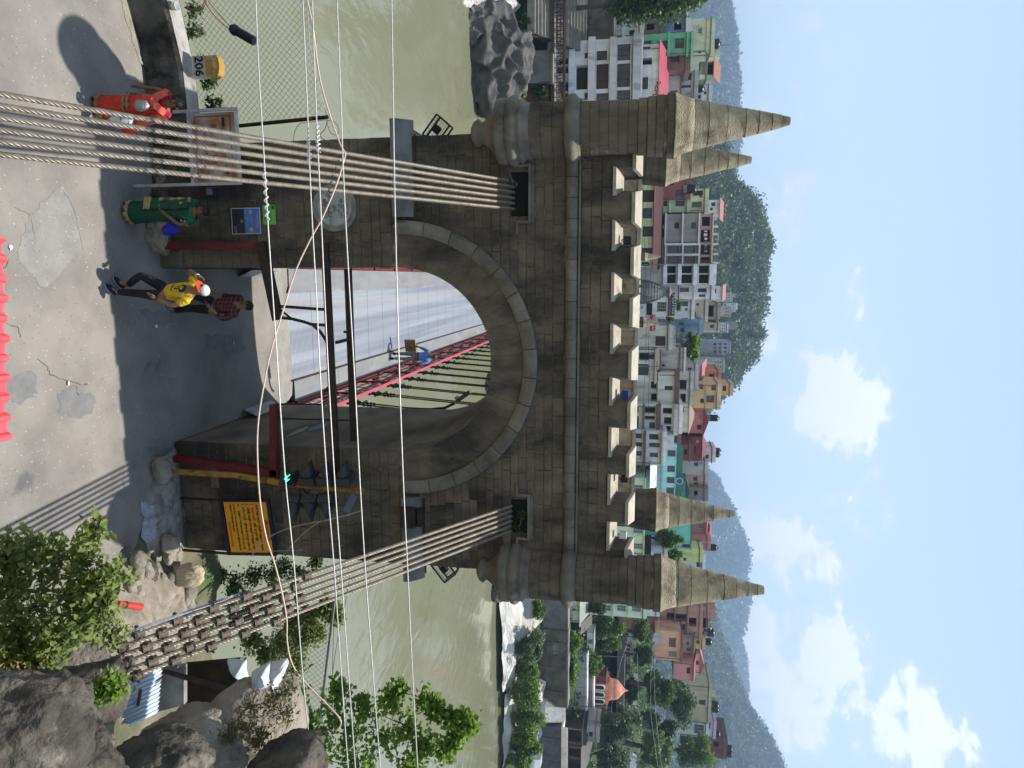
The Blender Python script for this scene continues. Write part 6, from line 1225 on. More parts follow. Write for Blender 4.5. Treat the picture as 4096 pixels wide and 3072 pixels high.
bld('B', 1335, 1600, 212, 455, 102, (142, 130, 120), 'grey unplastered three-storey block with pale floor slabs', [(1403, 1440, 282, 330, 'k'), (1537, 1573, 282, 330, 'k'), (1290, 1325, 220, 300, 'o'), (1290, 1325, 330, 400, 'o')], slabs=((1325, 1336, (205, 202, 198), .5), (1462, 1474, (205, 202, 198), .5), (1594, 1606, (205, 202, 198), .5)), name='town_building', roof='none', down=6)
bld('B', 1335, 1600, 455, 618, 102.3, (138, 124, 114), 'right bay of the grey block with brown doors and pale columns', [(1352, 1435, 470, 535, 'b'), (1352, 1435, 560, 605, 'b'), (1486, 1566, 475, 538, 'b'), (1486, 1566, 560, 605, 'b')], slabs=((1325, 1336, (205, 202, 198), .6), (1462, 1474, (205, 202, 198), .6), (1594, 1606, (205, 202, 198), .6), (1335, 1460, (200, 198, 194), .6, 455, 462), (1335, 1460, (200, 198, 194), .6, 538, 545), (1474, 1594, (200, 198, 194), .6, 455, 462), (1474, 1594, (200, 198, 194), .6, 538, 545)), name='town_building', roof='none', down=6)
bld('B', 1602, 1698, 212, 618, 103.5, (176, 134, 120), 'pinkish open roof terrace with columns on top of the grey block', [(1625, 1690, 235, 310, 'o'), (1615, 1690, 340, 440, 'o'), (1615, 1690, 460, 540, 'o'), (1615, 1690, 560, 605, 'o')], depth=5, down=0, slabs=((1700, 1712, (196, 160, 148), .8),), name='roof_terrace', parapet=False)
tr = thing('terrace_columns', 'row of short pale columns standing on the grey block roof', 'columns', zx('B', 1712, 400, 102.6))
for v in (225, 315, 375, 455, 535, 605): a = zx('B', 1712, v, 102.6); b = zx('B', 1755, v, 102.6); MB().bar(a, b, .3).build('column', paint((200, 192, 186)), tr)
ln = thing('clothes_line', 'line of drying clothes in red, white and blue on the grey block terrace', 'laundry', zx('B', 1655, 430, 101.6)); a, b = zx('B', 1668, 330, 101.6), zx('B', 1668, 540, 101.6); MB().tube([a, b], .02, 4).build('line', BLACKF, ln)
for v, w_, c_ in ((336, 10, (215, 60, 40)), (352, 14, (230, 228, 226)), (380, 22, (225, 225, 228)), (412, 18, (235, 232, 230)), (440, 16, (190, 40, 50)), (466, 14, (110, 180, 140)), (488, 16, (40, 60, 160)), (512, 14, (120, 190, 120))):
    a = zx('B', 1668, v - w_ / 2, 101.6); b = zx('B', 1668 - random.uniform(22, 34), v + w_ / 2, 101.6); m = MB(); n = 5
    V = [(a.x + (b.x - a.x) * k / n, 101.6 + .05 * math.sin(k * 2.1), z) for z in (a.z, b.z) for k in range(n + 1)]; m.add(V, [(k, k + 1, n + 2 + k, n + 1 + k) for k in range(n)]); m.build('garment', paint(c_), ln)
wb = bld('B', 1300, 1700, 618, 780, 100, (196, 190, 184), 'white four-storey house with rounded balconies right of the grey block', [(1345, 1415, 632, 690, 'o'), (1345, 1415, 700, 770, 'o'), (1455, 1545, 632, 690, 'o'), (1455, 1545, 700, 770, 'o'), (1600, 1680, 632, 690, 'o'), (1600, 1680, 700, 770, 'o')], name='town_building', down=6, rrgb=(200, 196, 190))
for zz, nm in ((1316, 0), (1434, 0), (1560, 0), (1690, 0)):
    c0, c1 = zx('B', zz, 614, 98.6), zx('B', zz, 785, 98.6); m = MB(); V = []; n = 12
    for k in range(n + 1):
        t = k / n; x = c0.x + (c1.x - c0.x) * t; yy = 100 - 1.5 * math.sin(math.pi * (.12 + .76 * t)); V += [(x, yy, c0.z), (x, yy, c0.z + .55), (x, yy + .12, c0.z + .55), (x, 100.05, c0.z)]
    m.add(V, [(4 * k + q, 4 * k + 4 + q, 4 * k + 5 + q, 4 * k + 1 + q) for k in range(n) for q in range(2)] + [(4 * k, 4 * k + 3, 4 * k + 7, 4 * k + 4) for k in range(n)] + [(4 * k + 1, 4 * k + 2, 4 * k + 6, 4 * k + 5) for k in range(n)]); m.build('balcony', paint((222, 220, 216)), wb)
bld('B', 1410, 1690, 782, 900, 104, (206, 204, 200), 'narrow white house with red-framed windows right of the rounded balconies', [(1445, 1518, 805, 840, 'k'), (1592, 1660, 812, 842, 'k'), (1600, 1650, 860, 880, 'k')], name='town_building', down=6, slabs=((1432, 1440, (150, 60, 55), .3), (1556, 1568, (210, 208, 204), .5)))
bld('B', 1700, 1790, 800, 900, 108, (212, 208, 206), 'small white rooftop house with pink edge on the centre skyline', [(1705, 1740, 815, 850, 'o')], roof='shed', rrgb=(200, 120, 115), down=2, name='rooftop_room')
bld('B', 1050, 1350, 885, 1040, 96, (206, 205, 203), 'white building with black signboards beside the stone temple spire', [(1262, 1338, 920, 1000, 'w'), (1130, 1150, 950, 980, 'w')], name='town_building', slabs=((1180, 1224, (24, 26, 32), .15, 935, 1020),), down=6)
p = zx('B', 1355, 845, 95.6); q = zx('B', 1405, 1032, 95.6); sgn = thing('shop_sign', 'long black shop signboard with white capital lettering above the white building', 'sign', p); MB().box(p.x, q.x, 95.5, 95.6, p.z, q.z).build('panel', BLACKF, sgn); textmesh('PLUTUS', .85, ((p.x + q.x) / 2, 95.48, p.z + .62), UX, UZ, WHITEF, 'lettering', sgn, 'CENTER', .01); textmesh('Hotel & Rest House', .42, ((p.x + q.x) / 2, 95.48, p.z + .14), UX, UZ, M('sign_pale_red', (.55, .25, .22), rough=.6, bump=0), 'lettering', sgn, 'CENTER')
p = zx('B', 1206, 1022, 94.5); q = zx('B', 1250, 1155, 94.5); sgn = thing('shop_sign', 'red shop signboard with white capitals behind the battlements', 'sign', p); MB().box(p.x, q.x, 94.4, 94.5, p.z, q.z).build('panel', M('sign_bright_red', (.50, .015, .03), rough=.5, bump=0), sgn); textmesh('HAVELLS', 1.1, ((p.x + q.x) / 2, 94.38, p.z + .4), UX, UZ, WHITEF, 'lettering', sgn, 'CENTER', .012, (q.x - p.x) * .92)
bld('B', 1410, 1530, 905, 1060, 107, (214, 212, 206), 'upper white house with small windows above the black signboard', [(1455, 1510, 918, 955, 'k'), (1455, 1510, 1050, 1075, 'k'), (1490, 1508, 970, 990, 'k')], name='town_building')
bld('B', 1540, 1640, 900, 1080, 114, (196, 180, 150), 'cream house with pale terrace on the centre slope', [(1580, 1600, 930, 950, 'k'), (1560, 1575, 1000, 1040, 'k')], name='town_building')
bld('B', 1640, 1740, 930, 1060, 122, (160, 140, 122), 'brown timber-propped house on the centre slope', [(1660, 1720, 950, 1040, 'o')], name='town_building')
bld('B', 1655, 1745, 1090, 1150, 120, (180, 160, 130), 'small tan house with one window on the centre slope', [(1690, 1718, 1105, 1128, 'k')], name='town_building')
bld('B', 1400, 1600, 1062, 1175, 108, (105, 140, 172), 'bright blue house with white roof edge behind the bright green tree', [(1440, 1475, 1085, 1110, 'k'), (1450, 1480, 1130, 1160, 'k')], name='town_building', rrgb=(215, 218, 222))
bld('B', 1100, 1345, 1110, 1300, 97, (198, 196, 172), 'cream house with ornate brown windows right of the red sign', [(1250, 1330, 1195, 1275, 'b')], name='town_building', slabs=((1350, 1362, (150, 146, 130), .7),), down=5)
bl = thing('balustrade', 'pale balustrade on the cream house roof', 'balustrade', zx('B', 1362, 1180, 96.5))
for k in range(16): a = zx('B', 1364, 1115 + k * 11.5, 96.5); MB().bar(a, a + Vector((0, 0, .9)), .10).build('baluster', paint((176, 176, 166)), bl)
a, b = zx('B', 1392, 1108, 96.5), zx('B', 1392, 1298, 96.5); MB().bar(a, b, .14).build('hand_rail', paint((176, 176, 166)), bl)
# stone temple spire
tp = thing('temple_spire', 'grey curvilinear stone temple spire with ribbed edges behind the battlements', 'temple', zx('B', 1080, 845, 90)); base = zx('B', 1060, 840, 90); topz = zx('B', 1372, 848, 90).z; Wd = (zx('B', 1200, 945, 90).x - zx('B', 1200, 738, 90).x) / 2; TST = M('temple_stone', (.22, .215, .20), (.12, .115, .105), scale=1.5, rough=.92, bump=.5, bscale=10)
H = topz - base.z; V = []; n = 26; prof = lambda t: Wd * (1 - .12 * t - .80 * t ** 3.2)
pl = [(-1, -.55), (-.78, -.55), (-.78, -.8), (-.35, -.8), (-.35, -1.0), (.35, -1.0), (.35, -.8), (.78, -.8), (.78, -.55), (1, -.55), (1, .8), (-1, .8)]
for k in range(n + 1):
    w = prof(k / n) + (.06 if k % 2 else 0)
    for a, b in pl: V.append((base.x + a * w, 91.5 + b * w, base.z + H * .93 * k / n))
m = len(pl); raw('spire_body', V, [(k * m + q, k * m + (q + 1) % m, (k + 1) * m + (q + 1) % m, (k + 1) * m + q) for k in range(n) for q in range(m)] + [tuple(n * m + q for q in range(m))], TST, tp)
MB().lathe([(.3, 0), (.62, .12), (.72, .28), (.6, .45), (.3, .52), (.2, .7), (.05, 1.0)], (base.x, 91.5, base.z + H * .93), 18).build('crowning_disc', TST, tp); MB().box(base.x - Wd * 1.1, base.x + Wd * 1.1, 90, 94, base.z - 12, base.z).build('sanctum_wall', TST, tp)
for k in range(9):
    w = prof(.08 + k * .095); z = base.z + H * .93 * (.08 + k * .095)
    for s in (-1, 1): MB().box(base.x + s * w * .89 - w * .115, base.x + s * w * .89 + w * .115, 91.5 - w * .55 - .14, 91.5 - w * .5, z, z + H * .045).build('edge_block', TST, tp)
# ---- right of centre
bld('B', 1040, 1250, 1310, 1560, 96, (196, 194, 188), 'pale shop row with dark awnings right of the cream house', [(1120, 1200, 1330, 1390, 'o'), (1110, 1195, 1420, 1510, 'k'), (1200, 1240, 1340, 1380, 'k')], name='town_building', down=5, roof='shed', rrgb=(110, 100, 92))
bld('B', 1255, 1470, 1290, 1475, 101, (188, 172, 158), 'plain beige plastered block right of the cream house', [(1300, 1325, 1420, 1440, 'k')], name='town_building', down=6, slabs=((1440, 1452, (120, 96, 84), .6), (1475, 1495, (200, 192, 184), .2)), parapet=False)
bld('C', 1190, 1405, -20, 235, 99, (206, 196, 180), 'cream house with a wide brown balcony slab right of the beige block', [(1325, 1388, 88, 122, 'k'), (1215, 1260, 50, 110, 'o'), (1215, 1260, 150, 210, 'o')], name='town_building', slabs=((1405, 1440, (110, 74, 66), .8), (1268, 1280, (200, 190, 176), .7)), down=6, parapet=False)
bld('C', 1440, 1520, -30, 240, 103, (186, 172, 150), 'upper veranda storey of the cream house', [(1445, 1500, 40, 120, 'o'), (1450, 1495, 150, 225, 'o')], name='town_building', down=0, depth=6)
bld('C', 1070, 1275, 236, 460, 96, (204, 200, 190), 'white building with arched arcades under brown tiled eaves', [(1090, 1115, 255, 300, 'k'), (1085, 1115, 330, 445, 'k'), (1165, 1250, 260, 310, 'o'), (1165, 1245, 330, 360, 'o'), (1200, 1245, 380, 450, 'k')], name='town_building', slabs=((1150, 1163, (120, 90, 76), .9), (1255, 1292, (110, 78, 66), 1.0)), down=5, parapet=False)
bld('C', 1292, 1430, 236, 470, 98, (206, 198, 184), 'upper floor of the arcaded white building with balconies', [(1310, 1385, 265, 315, 'o'), (1320, 1380, 340, 400, 'o'), (1330, 1375, 410, 455, 'o')], name='town_building', down=0, slabs=((1395, 1430, (190, 176, 160), .8),))
bld('C', 1440, 1520, 240, 460, 103, (200, 190, 160), 'cream attic with a tan hipped roof above the arcaded building', [(1450, 1480, 255, 300, 'k')], roof='hip', rrgb=(176, 150, 125), name='town_building', down=1)
bld('C', 1060, 1300, 450, 725, 94, (186, 186, 190), 'white two-storey shop house with red trim left of the turquoise building', [(1060, 1140, 470, 510, 'k'), (1060, 1145, 540, 575, 'k'), (1060, 1140, 610, 650, 'k'), (1200, 1275, 475, 520, 'b'), (1200, 1285, 545, 580, 'b'), (1205, 1270, 625, 660, 'b')], name='town_building', slabs=((1028, 1044, (196, 40, 50), .5, 450, 560), (1155, 1172, (120, 60, 55), .8), (1296, 1308, (176, 160, 130), .9)), down=4)
bld('C', 1310, 1420, 450, 560, 100, (120, 92, 84), 'brown brick house behind the red-trimmed shop house', [(1330, 1370, 510, 540, 'o')], name='town_building', down=4)
bld('C', 1080, 1420, 570, 985, 97, (130, 218, 212), 'turquoise building with a row of brown shuttered windows', [(1350, 1410, 605, 655, 'b'), (1346, 1406, 730, 780, 'b'), (1342, 1402, 820, 870, 'b'), (1338, 1398, 905, 955, 'b'), (1225, 1268, 740, 790, 'b'), (1085, 1130, 725, 755, 'w'), (1085, 1130, 810, 850, 'w'), (1170, 1200, 730, 760, 'b')], name='town_building', slabs=((1422, 1466, (20, 120, 96), .4), (1296, 1304, (110, 186, 180), .3)), down=5, parapet=False)
aw = zx('C', 1210, 685, 94.5); aw2 = zx('C', 1270, 920, 94.5); m = MB(); m.add([(aw.x, 93.2, aw.z), (aw2.x, 93.2, aw.z), (aw2.x, 96.5, aw2.z), (aw.x, 96.5, aw2.z)], [(0, 1, 2, 3)]); m.add([(aw.x, 93.2, aw.z - .06), (aw2.x, 93.2, aw.z - .06), (aw2.x, 96.5, aw2.z - .06), (aw.x, 96.5, aw2.z - .06)], [(3, 2, 1, 0)]); tag(m.build('awning', M('white_awning', (.62, .61, .60), (.5, .49, .48), scale=1.5, rough=.7, bump=.1)), 'white sheet awning in front of the turquoise building', 'awning')
bld('C', 1470, 1520, 560, 690, 104, (130, 50, 46), 'dark red storey on the turquoise roof', [(1480, 1505, 600, 640, 'o')], name='town_building', down=1)
bld('C', 1520, 1625, 500, 680, 108, (128, 46, 44), 'dark red brick house with hipped roofs on the right skyline', [(1535, 1570, 580, 625, 'k'), (1580, 1600, 525, 545, 'w')], name='town_building', roof='hip', rrgb=(150, 40, 44))
bld('C', 1530, 1640, 690, 800, 110, (176, 168, 156), 'grey-white house with a roof tank right of the dark red house', [(1560, 1590, 705, 730, 'k'), (1600, 1625, 700, 720, 'w')], name='town_building'); bld('C', 1640, 1700, 590, 700, 112, (190, 190, 186), 'small pale rooftop house with tanks on the right skyline', [(1655, 1680, 640, 670, 'k')], name='rooftop_room', down=2, depth=5)
tank('C', 1705, 605, 113, 'left black water tank on the small pale rooftop house', .5); tank('C', 1700, 640, 113, 'right black water tank on the small pale rooftop house', .5); tank('C', 1690, 345, 112, 'black water tank behind the red tin roof', .6)
bld('C', 1595, 1740, 70, 270, 106, (206, 158, 90), 'ochre yellow three-storey house with brown windows on the skyline', [(1605, 1635, 75, 115, 'b'), (1660, 1720, 165, 220, 'b'), (1700, 1735, 80, 125, 'b'), (1610, 1640, 190, 225, 'b')], name='town_building', slabs=((1650, 1657, (186, 140, 80), .3), (1745, 1775, (214, 172, 110), .3)))
bld('C', 1780, 1840, 68, 165, 107, (200, 150, 90), 'small ochre stair room on top of the ochre house', [(1790, 1820, 85, 130, 'b')], name='rooftop_room', down=1, depth=5)
bld('C', 1570, 1640, 275, 470, 109, (196, 100, 90), 'house with a bright pinkish red tin gable roof right of the ochre house', [(1590, 1620, 320, 350, 'w'), (1585, 1620, 400, 440, 'k')], name='town_building', roof='gable', rrgb=(206, 50, 74))
bld('B', 1560, 1625, 1430, 1560, 110, (196, 176, 200), 'lilac house with a pink corrugated roof below the skyline', [(1565, 1590, 1480, 1510, 'k')], name='town_building', roof='shed', rrgb=(222, 110, 135))
bld('B', 1665, 1745, 1470, 1600, 116, (200, 120, 60), 'small orange house with a blue-signed terrace on the skyline', [(1680, 1720, 1500, 1540, 'k')], name='town_building')
bld('B', 1500, 1560, 1420, 1620, 105, (176, 166, 162), 'pale flat-roofed house with blue railings under the lilac house', [(1510, 1540, 1450, 1480, 'k'), (1510, 1540, 1540, 1570, 'k')], name='town_building')
bld('C', 1540, 1640, 800, 905, 112, (206, 150, 140), 'salmon pink house with white roof sheets near the right small spire', [(1555, 1585, 820, 850, 'k'), (1560, 1590, 865, 890, 'k')], name='town_building')
bld('C', 1540, 1640, 905, 1010, 110, (130, 110, 100), 'brown stone house left of the right small spire', [(1560, 1590, 930, 970, 'o')], name='town_building')
bld('C', 1420, 1500, 860, 1000, 100, (60, 150, 130), 'teal gable with a white tin roof on the turquoise building', [(1440, 1475, 880, 930, 'w')], name='rooftop_room', roof='gable', rrgb=(40, 120, 92), down=1, depth=5)
p = zx('C', 1425, 820, 96.2); q = zx('C', 1462, 885, 96.2); sgn = thing('shop_sign', 'round blue and white emblem sign on the turquoise building', 'sign', p); MB().box(p.x, q.x, 96.1, 96.2, p.z, q.z).build('panel', M('sign_blue', (.02, .10, .35), rough=.5, bump=0), sgn); m = MB(); ringy(m, Vector(((p.x + q.x) / 2, 0, (p.z + q.z) / 2)), [(.55, 96.09), (.42, 96.09)], 24); m.build('ring', WHITEF, sgn)
bld('C', 1065, 1160, 830, 1480, 92, (190, 208, 168), 'light green building with white barred windows at the right battlements', [(1078, 1150, 885, 930, 'w'), (1072, 1150, 1225, 1275, 'w'), (1072, 1150, 1355, 1400, 'w'), (1078, 1150, 1060, 1110, 'w')], name='town_building', slabs=((1156, 1168, (170, 205, 110), .3), (1168, 1222, (24, 26, 24), .2, 1290, 1460)), down=6, parapet=False)
bld('C', 1180, 1310, 1440, 1560, 95, (200, 220, 206), 'pale mint house at the right turret', [(1240, 1270, 1470, 1500, 'k')], name='town_building', down=5)
bld('C', 1345, 1535, 1190, 1395, 104, (75, 196, 176), 'deep turquoise house between the right spires', [(1400, 1420, 1290, 1380, 'k'), (1465, 1530, 1360, 1390, 'k'), (1350, 1420, 1285, 1330, 'o')], name='town_building', down=6, parapet=False)
bld('C', 1540, 1660, 1180, 1300, 112, (160, 100, 96), 'house with red pagoda roofs between the right spires', [(1590, 1640, 1200, 1240, 'w')], name='town_building', roof='hip', rrgb=(196, 40, 46)); bld('C', 1660, 1685, 1225, 1310, 114, (150, 140, 136), 'rooftop pavilion with a bright red pyramid roof', [(1662, 1682, 1235, 1300, 'o')], name='rooftop_room', roof='hip', rrgb=(214, 44, 42), down=1, depth=4)
bld('C', 1545, 1660, 1310, 1400, 110, (190, 110, 100), 'salmon house with a black tank right of the pagoda roofs', [(1570, 1600, 1330, 1360, 'k')], name='town_building'); tank('C', 1680, 1385, 111, 'black water tank on the salmon house', .6)
bld('C', 1440, 1600, 1400, 1500, 106, (196, 200, 100), 'lime yellow house with an arched window near the right turret', [(1475, 1500, 1470, 1500, 'k')], name='town_building'); bld('C', 1510, 1620, 1430, 1600, 108, (176, 200, 206), 'pale blue balcony house behind the right spire', [(1525, 1560, 1450, 1500, 'k'), (1580, 1610, 1470, 1560, 'k')], name='town_building', slabs=((1605, 1618, (150, 90, 90), .6),))
# ---- far right
bld('D', 820, 1145, 270, 392, 100, (186, 214, 180), 'pale green two-storey house with barred windows right of the right turret', [(940, 1012, 300, 348, 'w'), (1060, 1135, 308, 352, 'w'), (830, 890, 300, 345, 'w')], name='town_house', slabs=((905, 912, (170, 205, 160), .3), (1026, 1032, (170, 205, 160), .3)), down=6)
bld('D', 1145, 1250, 265, 385, 104, (196, 222, 210), 'pale mint upper house right of the right turret', [(1160, 1200, 290, 330, 'w')], name='town_house', down=2)
bld('D', 575, 650, 250, 438, 95, (190, 220, 176), 'low pale green house with a dark eave at the foot of the right turret', [(640, 650, 275, 300, 'k')], name='town_house', roof='shed', rrgb=(176, 190, 170), down=1, depth=4); bld('D', 592, 660, 440, 500, 95.5, (90, 40, 34), 'dark red shed wall beside the low pale green house', [], name='shed', roof='shed', rrgb=(120, 100, 90), down=1, depth=3)
bld('D', 1300, 1600, 295, 560, 118, (178, 118, 88), 'terracotta brick apartment block with dark balconies right of the right turret', [(1340, 1400, 360, 420, 'o'), (1350, 1400, 440, 480, 'o'), (1410, 1500, 370, 430, 'o'), (1415, 1490, 450, 500, 'k'), (1520, 1580, 400, 470, 'o')], name='town_house', slabs=((1400, 1408, (150, 100, 80), .6), (1505, 1513, (150, 100, 80), .6)), down=8)
bld('D', 1600, 1660, 285, 480, 120, (170, 110, 84), 'roof storey of the terracotta block with railings', [(1610, 1640, 340, 400, 'o')], name='rooftop_room', down=1); tank('D', 1640, 480, 121, 'left black tank on the terracotta roof', .8); tank('D', 1665, 515, 121, 'right black tank on the terracotta roof', .8); tank('D', 1645, 590, 121, 'black tank above the orange house', .7)
bld('D', 1330, 1455, 510, 745, 114, (224, 150, 100), 'light orange house with brown shuttered window', [(1360, 1412, 562, 635, 'b'), (1355, 1420, 670, 715, 'w')], name='town_house', slabs=((1456, 1470, (150, 84, 60), .8),), down=2, parapet=False)
bld('D', 1475, 1560, 545, 680, 117, (150, 120, 100), 'weathered timber-fronted house above the light orange house', [(1500, 1520, 590, 620, 'k'), (1500, 1530, 640, 670, 'k')], name='town_house', roof='shed', rrgb=(70, 60, 56)); bld('D', 1565, 1620, 560, 650, 119, (210, 160, 60), 'small yellow house on the right skyline', [(1580, 1605, 580, 610, 'k')], name='town_house')
bld('D', 1480, 1560, 760, 905, 116, (206, 120, 110), 'pink house with a red tin roof beside the dark tree', [(1500, 1530, 800, 850, 'k')], name='town_house', roof='shed', rrgb=(186, 66, 66), down=2); bld('D', 1560, 1610, 690, 850, 120, (222, 176, 160), 'peach gable house with a pinkish red roof on the right skyline', [(1575, 1600, 745, 780, 'k')], name='town_house', roof='gable', rrgb=(214, 120, 116), down=3)
bld('D', 1570, 1670, 930, 1240, 128, (176, 166, 120), 'long yellowish flat-roofed building above the dark tree', [(1600, 1650, 1060, 1100, 'k'), (1650, 1670, 1120, 1160, 'w')], name='town_house', down=3); tank('D', 1705, 1100, 129, 'first black tank on the yellowish flat roof', .8); tank('D', 1705, 1130, 129, 'second black tank on the yellowish flat roof', .8)
bld('D', 1640, 1710, 1225, 1370, 130, (176, 150, 186), 'lilac house with a pale glass front at the right edge', [(1645, 1690, 1240, 1290, 'k')], name='town_house'); bld('D', 1545, 1650, 1250, 1345, 128, (190, 205, 206), 'pale glass-fronted house below the lilac house', [(1560, 1640, 1260, 1335, 'w')], name='town_house'); tank('D', 1715, 1330, 131, 'black tank on the lilac house', .8)
bld('D', 1690, 1800, 1380, 1530, 132, (110, 60, 46), 'small brown hut on the right hill edge', [(1720, 1760, 1400, 1440, 'o')], name='town_house', down=6); tank('D', 1815, 1450, 133, 'left black tank by the brown hut', .8); tank('D', 1815, 1490, 133, 'right black tank by the brown hut', .8)
# promenade wall and steps
def rwall(L, X0, X1, Y0, Y1, y, mat, label, cop=GREYW, d=3, name='retaining_wall'):
    xm, ym = (X0 + X1) / 2, (Y0 + Y1) / 2; x0, x1 = zx(L, xm, Y0, y).x, zx(L, xm, Y1, y).x; z0, z1 = zx(L, X0, ym, y).z, zx(L, X1, ym, y).z
    t = thing(name, label, 'wall', ((x0 + x1) / 2, y, z0 - 1)); MB().box(x0, x1, y, y + d, z0 - 3, z1).build('wall', mat, t); MB().box(x0, x1, y - .15, y + d, z1 + .003, z1 + .28).build('coping', cop, t)
    m = MB()
    for k in range(int((x1 - x0) / 4.2)): xx = x0 + 2 + k * 4.2; m.box(xx, xx + .5, y - .12, y - .002, z0 - 3, z1 - .3)
    if m.v: m.build('buttress', mat, t)
rwall('D', 345, 535, 150, 500, 91, GREYW, 'grey riverside retaining wall right of the right turret'); rwall('D', 350, 535, 502, 1118, 90.6, MASON, 'long dark brown riverside retaining wall with a pale coping'); rwall('D', 300, 492, 1272, 1660, 90, M('dark_grey_wall', (.12, .12, .125), (.07, .07, .07), scale=.8, rough=.9, bump=.3), 'dark grey riverside wall with a pink tiled parapet at the right edge', paint((222, 180, 170)))
t = thing('stone_steps', 'pale riverside stairway between the two retaining walls', 'steps', zx('D', 360, 1180, 88.5))
for i in range(16): a = zx('D', 365 + i * 11, 1120 + i * 0, 88.2 + i * .25); b = zx('D', 365 + i * 11, 1245 - i * .0, 88.2 + i * .25); MB().box(a.x, b.x, 88.2 + i * .25, 92, a.z - .8, a.z).build('step', paint((176, 172, 164)), t)
pk = thing('pink_parapet', 'pink tiled promenade parapet at the right picture edge', 'parapet', zx('D', 495, 1450, 89.5)); a, b = zx('D', 495, 1285, 89.5), zx('D', 540, 1660, 89.5)
for k in range(22): x0 = a.x + (b.x - a.x) * k / 22; x1 = a.x + (b.x - a.x) * (k + 1) / 22 - .03; MB().box(x0, x1, 89.4, 89.7, a.z, b.z).build('tile_panel', paint((226, 190, 180)), pk)
bld('D', 550, 660, 1285, 1420, 93, (60, 50, 46), 'dark open riverside pavilion at the right edge', [(555, 650, 1300, 1400, 'o')], name='pavilion', down=1, depth=5, rrgb=(150, 146, 138)); bld('D', 700, 765, 1270, 1400, 96, (150, 144, 136), 'grey terrace block above the open pavilion', [(715, 745, 1320, 1360, 'o')], name='terrace_block', down=2, depth=5)
bld('D', 545, 660, 1425, 1640, 93.5, (80, 56, 46), 'brown open shed at the right picture edge', [(555, 650, 1440, 1520, 'o'), (555, 650, 1540, 1630, 'o')], name='shed', down=1, depth=5, roof='shed', rrgb=(120, 116, 110))
rwall('D', 660, 690, 690, 1180, 98, paint((150, 146, 140)), 'pale promenade ledge in front of the orange temple', paint((214, 210, 204)), 2); rwall('D', 690, 745, 750, 1180, 101, paint((120, 116, 108)), 'grey wall under the orange temple', paint((200, 196, 190)), 2)
# orange domed temple
p0 = zx('D', 770, 1030, 104); tm = thing('domed_temple', 'small orange temple with white arches and an onion dome among the right-hand trees', 'temple', p0); ORG_ = paint((214, 120, 76)); x0, x1 = zx('D', 800, 950, 104).x, zx('D', 800, 1108, 104).x; zt = zx('D', 870, 1030, 104).z; zc_ = zx('D', 1030, 1030, 104).z; cx = (x0 + x1) / 2
MB().box(x0, x1, 104.6, 109, p0.z - 3, zt).build('walls', ORG_, tm); rr_ = (x1 - x0) / 2 * .95; hh = zc_ - zt
MB().lathe([(rr_ * 1.08, 0), (rr_ * 1.1, hh * .08), (rr_ * .98, hh * .12), (rr_ * 1.0, hh * .30), (rr_ * .85, hh * .48), (rr_ * .5, hh * .66), (rr_ * .2, hh * .8), (rr_ * .1, hh * .88), (.02, hh)], (cx, 106.5, zt), 24).build('dome', ORG_, tm, smooth=True)
for s in (-1, 0, 1):
    ax = cx + s * (x1 - x0) * .36; w = (x1 - x0) * .30; fr = MB(); r0 = w * .5
    for k in range(10):
        a0 = math.pi * k / 10; a1 = math.pi * (k + 1) / 10; zc2 = p0.z + (zt - p0.z) * .5
        fr.add([(ax + r0 * math.cos(a), y, zc2 + r0 * .9 * math.sin(a)) for a in (a0, a1) for y in (104.3, 104.6)] + [(ax + r0 * .7 * math.cos(a), y, zc2 + r0 * .62 * math.sin(a)) for a in (a0, a1) for y in (104.3, 104.6)], [(0, 2, 6, 4), (0, 1, 3, 2), (4, 6, 7, 5)])
    for q in (-1, 1): fr.box(ax + q * r0 * .85 - r0 * .15, ax + q * r0 * .85 + r0 * .15, 104.3, 104.59, p0.z - 3, p0.z + (zt - p0.z) * .5)
    fr.build('arch', paint((226, 220, 214)), tm); MB().box(ax - r0 * .7, ax + r0 * .7, 104.52, 104.597, p0.z - 1, p0.z + (zt - p0.z) * .72).build('doorway', INNER, tm)
for Y0, Y1, l in ((870, 940, 'red-brown wall left of the orange temple'), (1108, 1180, 'red-brown wall right of the orange temple')): bld('D', 770, 850, Y0, Y1, 105, (130, 52, 36), l, [], depth=3, name='compound_wall', cat='wall', down=2, parapet=False)
# white kiosk
bld('D', 700, 750, 522, 665, 99, (214, 220, 214), 'small white kiosk with a green square sign on the grass', [], name='kiosk', down=0, depth=3, parapet=False, rrgb=(225, 225, 222)); p = zx('D', 712, 580, 98.8); q = zx('D', 745, 612, 98.8); tag(MB().box(p.x, q.x, 98.80, 98.86, p.z, q.z).build('green_sign', M('kiosk_green', (.02, .30, .12), rough=.5, bump=0)), 'green square sign on the white kiosk front', 'sign')
